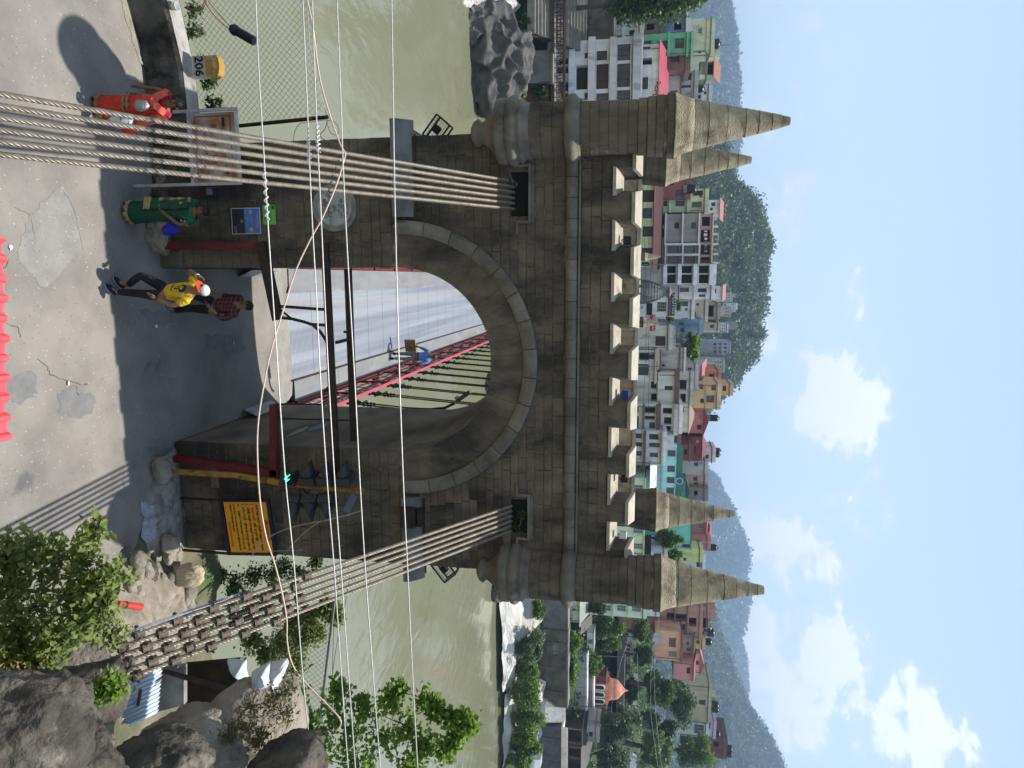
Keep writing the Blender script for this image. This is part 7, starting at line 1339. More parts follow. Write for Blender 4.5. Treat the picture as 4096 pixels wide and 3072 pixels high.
# satellite dish and cars
p = zx('D', 1260, 555, 112); ds = thing('satellite_dish', 'large pale satellite dish under the light orange house', 'dish', p); m = MB(); n = 20
for r_, y_ in ((0, 0),): pass
V = [(p.x + .95 * t * math.cos(2 * math.pi * k / n), p.y - .25 + .3 * (1 - t * t), p.z + .95 * t * math.sin(2 * math.pi * k / n)) for t in (.05, .4, .7, 1.0) for k in range(n)]; m.add(V, [(j * n + k, j * n + (k + 1) % n, (j + 1) * n + (k + 1) % n, (j + 1) * n + k) for j in range(3) for k in range(n)] + [tuple(range(n))]); m.build('reflector', WHITEF, ds, smooth=True); MB().bar(p, p - Vector((0, -.2, 2.2)), .08).build('mast', BLACKF, ds)
def car(p, rz, col, label, L=3.8, van=False):
    t = thing('parked_car', label, 'car', p); R = Matrix.Rotation(rz, 3, 'Z'); q = lambda x, y, z: Vector(p) + R @ Vector((x, y, z)); h = 1.75 if van else 1.42
    S = [(-L / 2, .35, .55), (-L / 2 + .05, .35, .85), (-L / 2 + .75, .35, .95)] ; prof = [(-L / 2, .3), (-L / 2, .8), (-L * .27, .92), (-L * .13, h), (L * .3, h), (L * .45, .95), (L / 2, .85), (L / 2, .3)] if not van else [(-L / 2, .3), (-L / 2 + .05, .9), (-L * .36, h), (L * .48, h), (L / 2, .9), (L / 2, .3)]
    m = MB(); n = len(prof); V = []
    for s in (-.8, .8): V += [q(x, s * (.88 if z > 1 else 1), z) for x, z in prof]
    m.add(V, [tuple(range(n - 1, -1, -1)), tuple(range(n, 2 * n))] + [(i, (i + 1) % n, (i + 1) % n + n, i + n) for i in range(n)]); m.build('body', col, t)
    g = MB()
    for s in (-.715, .715): g.add([q(x, s, z) for x, z in ((-L * .2, .98), (L * .33, .98), (L * .26, h - .12), (-L * .12, h - .12))], [(0, 1, 2, 3)])
    g.build('side_window', GLASS, t)
    for sx in (-.31, .31):
        for s in (-.78, .78): m = MB(); m.tube([q(L * sx, s - .1, .32), q(L * sx, s + .1, .32)], .32, 14); m.build('wheel', BLACKF, t)
car(zx('D', 1008, 555, 121), .1, M('car_white', (.75, .75, .75), rough=.25, bump=0, coat=.5), 'white parked car on the upper road among the right-hand trees'); car(zx('D', 1030, 640, 121), .1, M('car_silver', (.4, .41, .42), rough=.3, bump=0), 'silver parked car behind the white one on the upper road', 3.2); car(zx('D', 1030, 1560, 121), .05, M('car_white', (.75, .75, .75)), 'small white van on the upper road at the right picture edge', 3.4, True); car(zx('D', 240, 1545, 84.5), 1.4, M('car_white', (.75, .75, .75)), 'small white vehicle on the right river bank', 2.6, True)
PALEB = paint((206, 204, 200))
for i, (a, b, l) in enumerate(((1085, 690, 'first pale noticeboard along the upper road'), (1068, 738, 'second pale noticeboard along the upper road'), (1090, 870, 'third pale noticeboard along the upper road'), (1072, 910, 'fourth pale noticeboard along the upper road'), (1085, 1085, 'fifth pale noticeboard along the upper road'))):
    p = zx('D', a, b, 122); t = thing('noticeboard', l, 'noticeboard', p - Vector((0, 0, 1.2))); MB().box(p.x - .5, p.x + .5, 122, 122.06, p.z - .4, p.z + .5).build('panel', PALEB, t); MB().bar(p - Vector((0, -.1, 1.6)), p + Vector((0, .1, .3)), .08).build('post', BLACKF, t)
# road ledge for the cars
a, b = zx('D', 1012, 380, 118), zx('D', 1012, 1640, 118); struct(MB().box(a.x, b.x + 20, 118.5, 127, a.z - 1.5, a.z).build('upper_road', M('far_road', (.16, .155, .15), (.22, .21, .2), scale=.5, rough=.9, bump=.1)))
rl = thing('road_railing', 'pale railing along the upper road', 'railing', a); 
for k in range(14): q = a.lerp(b, k / 13); MB().bar(Vector((q.x, 118.4, q.z)), Vector((q.x, 118.4, q.z + .9)), .08).build('post', WHITEF, rl)
MB().bar(Vector((a.x, 118.4, a.z + .85)), Vector((b.x, 118.4, b.z + .85)), .07).build('rail', WHITEF, rl)
# utility poles and wires over the far town
for i, (L, X0, X1, Y, y, l) in enumerate((('B', 1120, 1330, 620, 91, 'thin grey pole left of the temple spire'), ('D', 1020, 1290, 560, 113, 'dark utility pole by the satellite dish'), ('D', 780, 1040, 715, 108, 'utility pole left of the orange temple'), ('B', 1150, 1290, 1440, 92, 'utility pole in front of the pale shop row'), ('D', 545, 860, 1120, 96, 'slim pole right of the orange temple'))):
    a, b = zx(L, X0, Y, y), zx(L, X1, Y, y); t = thing('utility_pole', l, 'pole', a); MB().tube([a - Vector((0, 0, 3)), b], [.12, .08], 8).build('post', GREYW, t); MB().bar(b + Vector((-.8, 0, -.5)), b + Vector((.8, 0, -.5)), .08).build('crossarm', BLACKF, t)
def fwire(L, pts, y, r, label, dark=True):
    P = [zx(L, a, b, y) for a, b in pts]; return tag(MB().tube(P, r, 4).build('power_line', BLACKF if dark else WGR), label, 'wire')
fwire('B', [(1150, -20), (1160, 300), (1170, 600), (1180, 1000), (1170, 1400), (1150, 1800), (1130, 2200)], 90, .035, 'lower power line sagging behind the battlements'); fwire('B', [(1190, -20), (1180, 300), (1215, 620), (1190, 1100), (1200, 1500), (1190, 1900)], 90.5, .035, 'upper power line sagging behind the battlements'); fwire('B', [(1145, 0), (1150, 500), (1200, 640)], 90.2, .03, 'short power line running to the thin pole behind the battlements')
fwire('D', [(1160, 1650), (1200, 1250), (1215, 950), (1200, 700), (1230, 500)], 105, .04, 'first power line crossing the right-hand trees'); fwire('D', [(1300, 1600), (1255, 1200), (1240, 900), (1250, 620), (1280, 400)], 105.5, .04, 'second power line crossing the right-hand trees', False); fwire('D', [(1270, 1600), (1215, 1200), (1210, 900), (1240, 600)], 106, .04, 'third power line crossing the right-hand trees', False); fwire('D', [(880, 1450), (900, 1100), (970, 760), (1040, 560)], 103, .04, 'power line running past the orange temple', False); fwire('D', [(560, 1600), (700, 1500), (830, 1450)], 95, .04, 'slack wire at the right picture edge', False); fwire('D', [(1105, 690), (1110, 950), (1120, 1200)], 104, .03, 'low wire along the upper road', False)

# ------------------------------------------------------------------ trees of the far bank
T1 = leafmat('tree_leaf_mid', (.095, .165, .03), (.15, .23, .05), .42, .8); T2 = leafmat('tree_leaf_dark', (.055, .10, .024), (.09, .145, .035), .35, .8); T3 = leafmat('tree_leaf_bright', (.125, .215, .03), (.18, .28, .05), .45, .8); T4 = leafmat('tree_leaf_grey', (.09, .135, .06), (.13, .18, .085), .38, .8)
def tree(label, L, box, y, n, size, mat, seed, name='tree', group=None, depth=None, trunk=True, blobs=20):
    """crown filling the box (bottom, top, left, right in the picture) at distance y; clumps of leaves around many centres"""
    X0, X1, Y0, Y1 = box; c = zx(L, (X0 + X1) / 2, (Y0 + Y1) / 2, y); rx = abs(zx(L, X0, Y1, y).x - zx(L, X0, Y0, y).x) / 2; rz = abs(zx(L, X1, Y0, y).z - zx(L, X0, Y0, y).z) / 2; ry = depth or max(rx, rz) * .8
    r = np.random.default_rng(seed); t = thing(name, label, 'bush' if 'bush' in name else 'tree', (c.x, c.y, c.z - rz * (1.0 if not trunk else 1.5)), group); C = []; m = MB(); b = Vector((c.x, c.y + ry * .2, c.z - rz * (1.5 if trunk else 1.0)))
    if trunk: m.tube([b, b.lerp(c, .5) + Vector((.1, 0, 0)), c], [rx * .10 + .06, rx * .075 + .04, rx * .04], 8)
    cs = []
    for k in range(blobs):
        d = r.normal(size=3); d /= np.linalg.norm(d); q = .25 + .55 * r.random(); cs.append(np.array(c) + d * np.array([rx, ry, rz]) * q)
        m.tube([c.lerp(b, .3), Vector(cs[-1])], [rx * .03 + .02, .015], 5)
    m.build('trunk', BARK, t); cr = r.uniform(.20, .42, len(cs))
    for k in range(n):
        ci = r.integers(len(cs)); q = cs[ci]; d = r.normal(size=3); d /= np.linalg.norm(d); rad = cr[ci] * (r.random() ** .4); p = q + d * np.array([rx, ry, rz]) * rad; C.append(p)
    V, F = leafmesh(np.array(C), size, seed=seed, nar=.5, up=.5, fold=.1); bigmesh('crown', V, F, mat, t); return t
tree('dark leafy tree hanging in at the top left picture corner', 'A', (820, 1720, -190, 175), 84, 9000, .42, T2, 1, blobs=30)
tree('bright green tree in front of the blue house', 'B', (1440, 1630, 1150, 1420), 103, 4200, .36, T3, 2); tree('dark green tree between the right battlements and the deep turquoise house', 'C', (1225, 1480, 1235, 1400), 99, 3600, .36, T1, 3); tree('yellowish green tree left of the right turret', 'C', (1330, 1480, 1390, 1530), 100, 2600, .34, T3, 4)
tree('vine-covered tree mound behind the white kiosk', 'D', (690, 1015, 370, 560), 104, 5200, .36, T1, 5); tree('leafy slope tree right of the white kiosk', 'D', (760, 1000, 540, 680), 105, 3600, .36, T1, 6); tree('tree above the parked cars', 'D', (1060, 1250, 400, 640), 112, 3600, .36, T1, 7); tree('big dark dense tree in the middle of the right-hand slope', 'D', (1120, 1440, 780, 1130), 112, 7500, .40, T2, 8, blobs=24); tree('dark upper tree beside the pink house', 'D', (1270, 1620, 850, 1260), 117, 8000, .42, T2, 9, blobs=26); tree('light green tree in front of the orange temple', 'D', (820, 1170, 1090, 1420), 99, 6500, .36, T4, 10, blobs=24); tree('tree behind the open pavilion', 'D', (700, 1080, 1380, 1640), 100, 5000, .36, T4, 11); tree('green tree at the right picture edge above the road', 'D', (1060, 1420, 1260, 1640), 112, 6000, .4, T1, 12); tree('yellow-green tree under the lilac house at the right edge', 'D', (1380, 1760, 1330, 1640), 122, 6000, .42, T1, 13); tree('small tree beside the pale mint house', 'D', (690, 860, 270, 370), 98, 2200, .32, T2, 14)
tree('dark tree added for slope shade left of the big dark tree', 'D', (1050, 1280, 620, 790), 109, 3600, .38, T2, 21); tree('dark green tree added for slope shade right of the big dark tree', 'D', (1060, 1330, 1120, 1290), 110, 4200, .38, T2, 22); tree('dark tree added for shade below the pale glass-fronted house', 'D', (1240, 1460, 1220, 1400), 118, 3800, .4, T2, 23); tree('dark tree added for shade behind the orange temple dome', 'D', (980, 1130, 880, 1080), 114, 3200, .36, T2, 24)  # dark crowns added to stand in for shade under the large trees
tree('green tree by the parked cars road', 'D', (640, 850, 690, 880), 101, 2800, .34, T1, 15); tree('small green tree beside the balustrade', 'B', (1410, 1460, 905, 985), 104, 900, .3, T1, 16, trunk=False)
for i, (L, bx, y, n, mt, l) in enumerate((('D', (50, 390, 480, 780), 84, 7000, T4, 'large rounded bush on the white limestone bank'), ('D', (90, 350, 730, 930), 84.5, 4200, T3, 'bush left of the reddish scrub on the right bank'), ('D', (40, 370, 890, 1170), 84, 7000, T3, 'bright green bush in the middle of the right bank'), ('D', (50, 370, 1110, 1350), 84, 6000, T3, 'green bush below the pale stairway'), ('D', (40, 350, 1290, 1520), 83.5, 6000, T3, 'green bush under the dark grey wall'), ('D', (30, 290, 1460, 1680), 83, 5000, T3, 'green bush at the right picture edge by the water'), ('D', (250, 400, 240, 420), 87, 1800, T1, 'bush at the foot of the grey retaining wall'), ('D', (545, 680, 480, 700), 94, 3000, T3, 'grassy green hedge left of the white kiosk'), ('D', (540, 640, 700, 960), 94, 3000, T3, 'low green hedge in front of the promenade ledge'), ('A', (640, 760, 70, 290), 91, 2400, T1, 'green creeper hanging over the old retaining wall'), ('A', (150, 260, 120, 260), 80, 1500, T2, 'dark bush at the foot of the steps'), ('A', (140, 220, 380, 560), 79, 1400, T1, 'green bush behind the big boulder'), ('A', (100, 230, 640, 800), 80, 1800, T1, 'bush right of the big boulder'), ('A', (220, 400, 680, 820), 82, 2400, T2, 'dark bush under the footbridge by the left turret'), ('A', (0, 90, 660, 760), 77, 900, T1, 'small bush on the mossy rock shoulder'), ('B', (1340, 1400, 1020, 1090), 98, 500, T1, 'little rooftop plant by the white building'))):
    tree(l, L, bx, y, n, .30, mt, 60 + i, name='bush', trunk=False, blobs=22)

# ------------------------------------------------------------------ hills
HILLM = M('wooded_hill', (.026, .044, .016), (.045, .068, .024), scale=.03, rough=.95, bump=.5, bscale=.07, bdist=6)
WOOD = leafmat('hill_leaf', (.055, .092, .028), (.085, .125, .04), .3, .03); WOOD2 = leafmat('far_hill_leaf', (.04, .065, .026), (.06, .085, .034), .25, .02)
def hill(name, ridge, y, back, zb, label, ntree, tsize, seed, mat=WOOD, per=34, front=None, lsz=.2):
    """ridge: picture points (X, Y) of the skyline at distance y; the slope falls towards the town in front"""
    R = [at_y(X, Y, y) for X, Y in ridge]; xs_ = [p.x for p in R]; zs_ = [p.z for p in R]; x0, x1 = xs_[0], xs_[-1]; n = 90; rows = 26; V = []; front = front or y * .35
    H = lambda x: np.interp(x, xs_, zs_)
    def surf(x, t):  # t 0 front .. 1 ridge .. 1.6 back
        k = math.sin(min(1, t) * math.pi / 2) ** 1.25 if t <= 1 else 1 - (t - 1) * .8
        return zb + (H(x) - zb) * k + (H(x) - zb) * .10 * fbm(x / y * 7, t * 4, seed, 1.3, 4) * math.sin(min(1, t) * math.pi) 
    for j in range(rows + 1):
        t = j / rows * 1.5; yy = y - front + front * t if t <= 1 else y + (t - 1) * back * 2
        for i in range(n + 1): x = x0 + (x1 - x0) * i / n; V.append((x, yy, surf(x, t) - tsize * .6))
    m = n + 1; struct(raw(name, V, [(j * m + i, j * m + i + 1, (j + 1) * m + i + 1, (j + 1) * m + i) for j in range(rows) for i in range(n)], HILLM, base=False, smooth=True))
    r = np.random.default_rng(seed); C = []; D = []
    for k in range(ntree):
        x = r.uniform(x0, x1); t = 1 - r.random() ** 1.1 * .85 if k % 4 else r.uniform(.96, 1.02); yy = y - front + front * t; s = tsize * r.uniform(.6, 1.35); c = np.array([x, yy, surf(x, min(t, 1)) + s * .1])
        d = r.normal(size=(per, 3)); d /= np.linalg.norm(d, axis=1)[:, None]; C.append(c + d * np.array([s * .5, s * .5, s * .62]) * (r.random((per, 1)) ** .4)); 
    C = np.concatenate(C); Vv, F = leafmesh(C, tsize * lsz, seed=seed, nar=.5, up=.5, fold=.12)
    o = bigmesh('woodland', Vv, F, mat); o['kind'] = 'stuff'; o['label'] = label; o['category'] = 'woodland'
hz = lambda L, P: [zp(L, a, b) for a, b in P]
hill('hill', [(2500, 560)] + hz('B', [(1760, -260), (1790, -60), (1850, 20), (1900, 90), (1990, 140), (2030, 250), (2060, 330), (2100, 430), (2105, 500), (2060, 570), (2080, 660), (2050, 720), (2080, 800), (2040, 880), (2060, 950), (2000, 1020), (1990, 1080), (2040, 1150), (1990, 1230), (1990, 1330), (1900, 1400), (1850, 1520), (1750, 1600), (1600, 1750), (1400, 1900)]), 600, 150, 10, 'wooded hill rising behind the centre of the town', 1500, 11.0, 5, per=90, lsz=.17)
hill('hill', hz('D', [(1500, -1200), (1560, -500), (1600, 100), (1690, 330), (1730, 500), (1790, 640), (1830, 760), (1900, 950), (1980, 1130), (2080, 1260), (2140, 1360), (2230, 1560), (2320, 1800), (2450, 2300)]), 1250, 350, 5, 'green wooded slope at the right behind the town', 3000, 17, 6, per=40, lsz=.22)
hill('mountain', hz('C', [(1300, 300), (1500, 560), (1650, 760), (1740, 840), (1760, 930), (1850, 1050), (1880, 1180), (1935, 1290), (1945, 1400), (1925, 1500), (1940, 1600)]) + hz('D', [(1950, 60), (1985, 190), (1930, 320), (1890, 560), (1940, 640), (1960, 900), (1900, 1300), (1850, 2000), (1800, 3000)]), 2700, 600, -5, 'hazy blue wooded mountain behind the right side of the town', 9000, 24, 7, mat=WOOD2, per=9, lsz=.42)
hill('mountain', hz('A', [(1500, -1500), (1640, -500), (1720, -120), (1760, 20), (1800, 130), (1860, 320), (1870, 480), (1860, 620), (1885, 740), (1870, 900), (1880, 1050), (1870, 1200), (1840, 1400), (1800, 1700), (1700, 2300)]), 2500, 600, -5, 'hazy blue wooded mountain behind the left side of the town', 8000, 22, 8, mat=WOOD2, per=9, lsz=.42)
# scrub covering the slopes between the houses
r = np.random.default_rng(77); C = []
for k in range(2600):
    x = r.uniform(-75, 130); y = r.uniform(92, 330); z = far_z(x / (1 if y < 200 else 1 + (y - 200) / 160), y); s = r.uniform(1.0, 2.6) * (1 if y < 160 else 1.8)
    if y < 100 and -60 < x < 40: continue
    d = r.normal(size=(46, 3)); d /= np.linalg.norm(d, axis=1)[:, None]; C.append(np.array([x, y, z + s * .25]) + d * s * np.array([1, 1, .75]) * (r.random((46, 1)) ** .4))
Vv, F = leafmesh(np.concatenate(C), .62, seed=5, nar=.5, up=.5, fold=.1); o = bigmesh('scrub', Vv, F, T2); o['kind'] = 'stuff'; o['label'] = 'green scrub covering the slopes between the houses'; o['category'] = 'scrub'
# houses scattered on the centre hill, masts
for i, (X0, X1, Y0, Y1, y, c_, l) in enumerate(((1870, 1925, 60, 140, 520, (186, 186, 184), 'white house on the left end of the centre hill'), (1700, 1840, 1240, 1340, 250, (150, 144, 160), 'large grey balconied house on the lower right of the centre hill'), (1720, 1790, 1390, 1490, 240, (176, 170, 150), 'pale house with tank at the right foot of the centre hill'), (1790, 1860, 850, 920, 400, (190, 180, 170), 'cream house on the middle of the centre hill'), (1850, 1890, 930, 1000, 470, (200, 196, 190), 'small white house high on the centre hill'), (1800, 1850, 960, 1040, 400, (176, 160, 140), 'tan house on the centre hill'), (1840, 1900, 1090, 1140, 450, (150, 130, 120), 'brownish house among trees on the centre hill'), (1760, 1820, 1100, 1170, 240, (196, 190, 186), 'white house below the brownish hill house'), (1890, 1930, 850, 890, 500, (205, 205, 200), 'white hut near the top of the centre hill'))):
    bld('B', X0, X1, Y0, Y1, y, c_, l, grid(X0 + 5, X1 - 8, Y0 + 4, Y1 - 4, 3, 3, .5, .5, 'k'), depth=10, down=10, name='hill_house', bars=False)
for i, (X0, X1, Y, y, l) in enumerate(((2055, 2130, 605, 585, 'left thin lattice mast on the centre hill'), (2040, 2200, 832, 590, 'tall thin mast on the centre hill'), (1960, 2050, 1140, 580, 'right lattice mast on the centre hill'))):
    a, b = zx('B', X0 - 60, Y, y), zx('B', X1, Y, y); t = thing('radio_mast', l, 'mast', a); m = MB(); w = 1.0
    for s in (-1, 1): m.bar(a + Vector((s * w, 0, 0)), b + Vector((s * w * .3, 0, 0)), .35)
    for k in range(12): p, q = a.lerp(b, k / 12), a.lerp(b, (k + 1) / 12); m.bar(p + Vector((-w * (1 - .058 * k), 0, 0)), q + Vector((w * (1 - .058 * k), 0, 0)), .15)
    m.build('lattice', GREYW, t)
    if i != 1: MB().box(b.x - 1.2, b.x + 1.2, b.y - .5, b.y + .5, b.z - 6, b.z - 1.5).build('antenna', WHITEF, t)
# ------------------------------------------------------------------ the air
hv = bpy.data.materials.new('thin_haze'); hv.use_nodes = True; N = hv.node_tree.nodes; N.remove(N['Principled BSDF']); v = N.new('ShaderNodeVolumePrincipled'); v.inputs['Color'].default_value = (.50, .70, 1, 1); v.inputs['Density'].default_value = .00031; v.inputs['Anisotropy'].default_value = .35
hv.node_tree.links.new(v.outputs[0], N['Material Output'].inputs['Volume']); MATS['thin_haze'] = hv
o = MB().box(-3600, 3600, -420, 6100, -17.5, 520).build('haze', hv); o['kind'] = 'stuff'; o['label'] = 'thin pale bluish haze filling the valley'; o['category'] = 'haze'
# ------------------------------------------------------------------ people
from mathutils.bvhtree import BVHTree
def skin(verts, edges, radii, lv=2):
    me = bpy.data.meshes.new('skin'); me.from_pydata([tuple(v) for v in verts], edges, []); o = bpy.data.objects.new('skin', me); COL.objects.link(o)
    o.modifiers.new('s', 'SKIN'); sv = me.skin_vertices[0].data
    for i, r in enumerate(radii): sv[i].radius = (r, r) if not hasattr(r, '__len__') else r; sv[i].use_root = (i == 0)
    o.modifiers['s'].use_smooth_shade = True; ss = o.modifiers.new('u', 'SUBSURF'); ss.levels = ss.render_levels = lv
    dg = bpy.context.evaluated_depsgraph_get(); dg.update(); m2 = bpy.data.meshes.new_from_object(o.evaluated_get(dg)); V = [v.co.copy() for v in m2.vertices]; Fc = [tuple(p.vertices) for p in m2.polygons]
    bpy.data.objects.remove(o); bpy.data.meshes.remove(m2); bpy.data.meshes.remove(me); return V, Fc
SKIN_D = M('brown_skin', (.21, .105, .062), (.16, .078, .045), scale=20, rough=.55, bump=0); SKIN_L = M('tan_skin', (.30, .165, .10), (.24, .125, .075), scale=20, rough=.55, bump=0); HAIR = M('black_hair', (.012, .010, .010), (.025, .02, .018), scale=60, rough=.45, bump=.2, bscale=120)
EYE = M('eye_dark', (.02, .015, .012), rough=.3, bump=0)
class Person:
    def __init__(s, name_label, pos, rz, h, J, skinm):
        s.R = Matrix.Rotation(math.radians(rz), 3, 'Z'); s.pos = Vector(pos); s.k = h / 1.7; s.J = {k: Vector(v) for k, v in J.items()}; s.skinm = skinm
        s.t = thing('person', name_label, 'person', pos)
    def w(s, p): return s.pos + s.R @ (Vector(p) * s.k)
    def out(s, name, V, Fc, mat, parent=None, smooth=True, mats=None, midx=None): return raw(name, [s.w(v) for v in V], Fc, mat, parent or s.t, smooth, mats=mats, midx=midx)
    def body(s):
        J = s.J; V = [J['pel'], J['waist'], J['chest'], J['nb'], J['nb'].lerp(J['head'], .35), J['head'] + Vector((0, -.005, -.055)), J['head'] + Vector((0, .008, .035)), J['head'] + Vector((0, .015, .095))]
        E = [(i, i + 1) for i in range(7)]; R = [.135, (.13, .10), (.155, .105), .065, .052, (.068, .078), (.075, .092), (.05, .06)]
        for sd in 'LR':
            b = len(V); sh, el, wr = J['sh' + sd], J['el' + sd], J['wr' + sd]; V += [sh, sh.lerp(el, .5), el, wr]; E += [(2, b), (b, b + 1), (b + 1, b + 2), (b + 2, b + 3)]; R += [.062, .05, .040, .028]
            b = len(V); hp, kn, an, to = J['hp' + sd], J['kn' + sd], J['an' + sd], J['to' + sd]; V += [hp, hp.lerp(kn, .5), kn, kn.lerp(an, .4), an, to]; E += [(0, b)] + [(b + i, b + i + 1) for i in range(5)]; R += [.092, .078, .056, .052, .036, .03]
        V, Fc = skin(V, E, R); mi = [0] * len(Fc)
        m = MB(); m.v = [tuple(v) for v in V]; m.f = list(Fc); m.mi = mi; h = J['head']
        m.lathe([(.004, .03), (.012, .01), (.017, -.012), (.008, -.02)], h + Vector((0, -.088, .0)), 8)
        for q in (-1, 1): m.sphere(h + Vector((q * .078, .012, .0)), .024, 8, 6)
        m.cur = 1
        for q in (-1, 1): m.sphere(h + Vector((q * .031, -.080, .022)), .011, 8, 6)
        m.bar(h + Vector((-.024, -.083, -.045)), h + Vector((.024, -.083, -.045)), .008)
        for q in (-1, 1): m.bar(h + Vector((q * .016, -.086, .043)), h + Vector((q * .05, -.078, .043)), .007)
        m.cur = 0
        for sd in 'LR':
            wr, el = J['wr' + sd], J['el' + sd]; d = (wr - el).normalized(); o = Vector((0, -1, 0)) if sd == 'L' else Vector((0, -1, 0)); o = (o - d * o.dot(d)).normalized(); p = d.cross(o)
            m.tube([wr - d * .01, wr + d * .04, wr + d * .085], [.026, .036, .03], 8)
            for k in range(4):
                b = wr + d * .08 + o * (.026 - k * .0175); L = (.07, .082, .076, .058)[k]; cu = p * (.018 if sd == 'L' else -.018); m.tube([b, b + d * L * .5 + cu * .3, b + d * L + cu], [.0095, .0088, .007], 6)
            b = wr + d * .025 + o * .028; m.tube([b, b + o * .022 + d * .028, b + o * .026 + d * .06], [.012, .010, .008], 6)
        return s.out('body', m.v, m.f, None, mats=[s.skinm, EYE], midx=m.mi)
    def shirt(s, mat, sleeve=.55, name='shirt', add=.022, low=.10, collar=True):
        J = s.J; V = [J['pel'] + Vector((0, 0, low)), J['waist'], J['chest'], J['nb'] + Vector((0, 0, -.035))]; E = [(0, 1), (1, 2), (2, 3)]; R = [(.16 + add * .3, .125 + add * .3), (.135 + add, .105 + add), (.158 + add, .108 + add), .075]
        V[0] = J['pel'] + Vector((0, 0, -.03 + low * .0))
        for sd in 'LR':
            b = len(V); sh, el, wr = J['sh' + sd], J['el' + sd], J['wr' + sd]; V += [sh]; E += [(2, b)]; R += [.072 + add * .3]
            if sleeve <= 1: V += [sh.lerp(el, sleeve)]; E += [(b, b + 1)]; R += [.066 + add * .3]
            else: V += [el, el.lerp(wr, sleeve - 1)]; E += [(b, b + 1), (b + 1, b + 2)]; R += [.056, .045]
        V, Fc = skin(V, E, R); s.shirtV = V; s.shirtF = Fc; return s.out(name, V, Fc, mat)
    def trousers(s, mat, name='trousers'):
        J = s.J; V = [J['pel'] + Vector((0, 0, .07)), J['pel'] + Vector((0, 0, -.02))]; E = [(0, 1)]; R = [(.14, .115), (.15, .125)]
        for sd in 'LR':
            b = len(V); hp, kn, an = J['hp' + sd], J['kn' + sd], J['an' + sd]; V += [hp, hp.lerp(kn, .5), kn, kn.lerp(an, .5), an + Vector((0, 0, .03))]; E += [(1, b)] + [(b + i, b + i + 1) for i in range(4)]; R += [.105, .09, .070, .064, .055]
        V, Fc = skin(V, E, R); return s.out(name, V, Fc, mat)
    def shoes(s, mat, sole=None):
        for sd in 'LR':
            an, to = s.J['an' + sd], s.J['to' + sd]; d = (to - an); d.z = 0; d.normalize(); w = Vector((-d.y, d.x, 0)); m = MB(); c = Vector((an.x, an.y, to.z)); n = 14; rings = []
            for z, g in ((-.03, 1.0), (-.012, 1.03), (.02, .98), (.05, .75), (.075, .5)):
                L0, L1 = -.07 * g, .20 * g - (.0 if z < .03 else .08); rings.append([c + d * ((L0 + L1) / 2 + (L1 - L0) / 2 * math.cos(2 * math.pi * k / n)) + w * (.05 * g * math.sin(2 * math.pi * k / n)) + Vector((0, 0, z)) for k in range(n)])
            V = [p for r in rings for p in r]; m.add(V, [(i * n + k, i * n + (k + 1) % n, (i + 1) * n + (k + 1) % n, (i + 1) * n + k) for i in range(4) for k in range(n)] + [tuple(range(n - 1, -1, -1)), tuple(4 * n + k for k in range(n))])
            o = s.out('shoe', m.v, m.f, mat)
            if sole: b = MB(); b.add([p * 1 for p in rings[0]] + [p + (p - c) * .04 + Vector((0, 0, .022)) for p in rings[0]], [(k, (k + 1) % n, n + (k + 1) % n, n + k) for k in range(n)]); s.out('sole', b.v, b.f, sole, o)
    def hair(s, mat=HAIR, long=0, bun=False, top=1.0):
        h = s.J['head'] + Vector((0, .012, .03)); m = MB(); n = 18; V = []; rows = 9
        for j in range(rows + 1):
            ph = math.pi * .62 * j / rows
            for k in range(n):
                a = 2 * math.pi * k / n; front = max(0, -math.sin(a)); lim = min(ph, math.pi * (.62 - .24 * front)); r = 1 + .04 * mnoise.noise(Vector((k * .9, j * .9, 1)))
                V.append(h + Vector((.088 * math.sin(lim) * math.cos(a), .103 * math.sin(lim) * math.sin(a), .10 * math.cos(lim) * top)) * r)
        m.add(V, [(j * n + k, j * n + (k + 1) % n, (j + 1) * n + (k + 1) % n, (j + 1) * n + k) for j in range(rows) for k in range(n)])
        if bun: m.sphere(h + Vector((0, .12, -.04)), .05, 10, 8)
        return s.out('hair', m.v, m.f, mat)
    def loft(s, name, rings, mat, n=40, ruffle=0.0, pleats=11, parent=None, seed=0, open_=None):
        V = []; N = len(rings)
        for i, (c, rx, ry) in enumerate(rings):
            for k in range(n):
                a = 2 * math.pi * k / n; am = ruffle * (i / (N - 1)); f = 1 + am * math.sin(a * pleats + i * .25) + am * .8 * mnoise.noise(Vector((a * 1.5, i * .5, seed)))
                V.append(Vector(c) + Vector((rx * math.cos(a) * f, ry * math.sin(a) * f, am * .25 * math.sin(a * 3))))
        return s.out(name, V, [(i * n + k, i * n + (k + 1) % n, (i + 1) * n + (k + 1) % n, (i + 1) * n + k) for i in range(N - 1) for k in range(n)], mat, parent)
    def blob(s, name, c, sz, mat, seed=0, rough=.15, parent=None):
        bm = bmesh.new(); bmesh.ops.create_icosphere(bm, subdivisions=3, radius=1); V = [Vector(c) + Vector((v.co.x * sz[0], v.co.y * sz[1], v.co.z * sz[2])) * (1 + rough * fbm(v.co.x, v.co.y, v.co.z + seed, 2, 4)) for v in bm.verts]; Fc = [tuple(x.index for x in f.verts) for f in bm.faces]; bm.free(); return s.out(name, V, Fc, mat, parent)
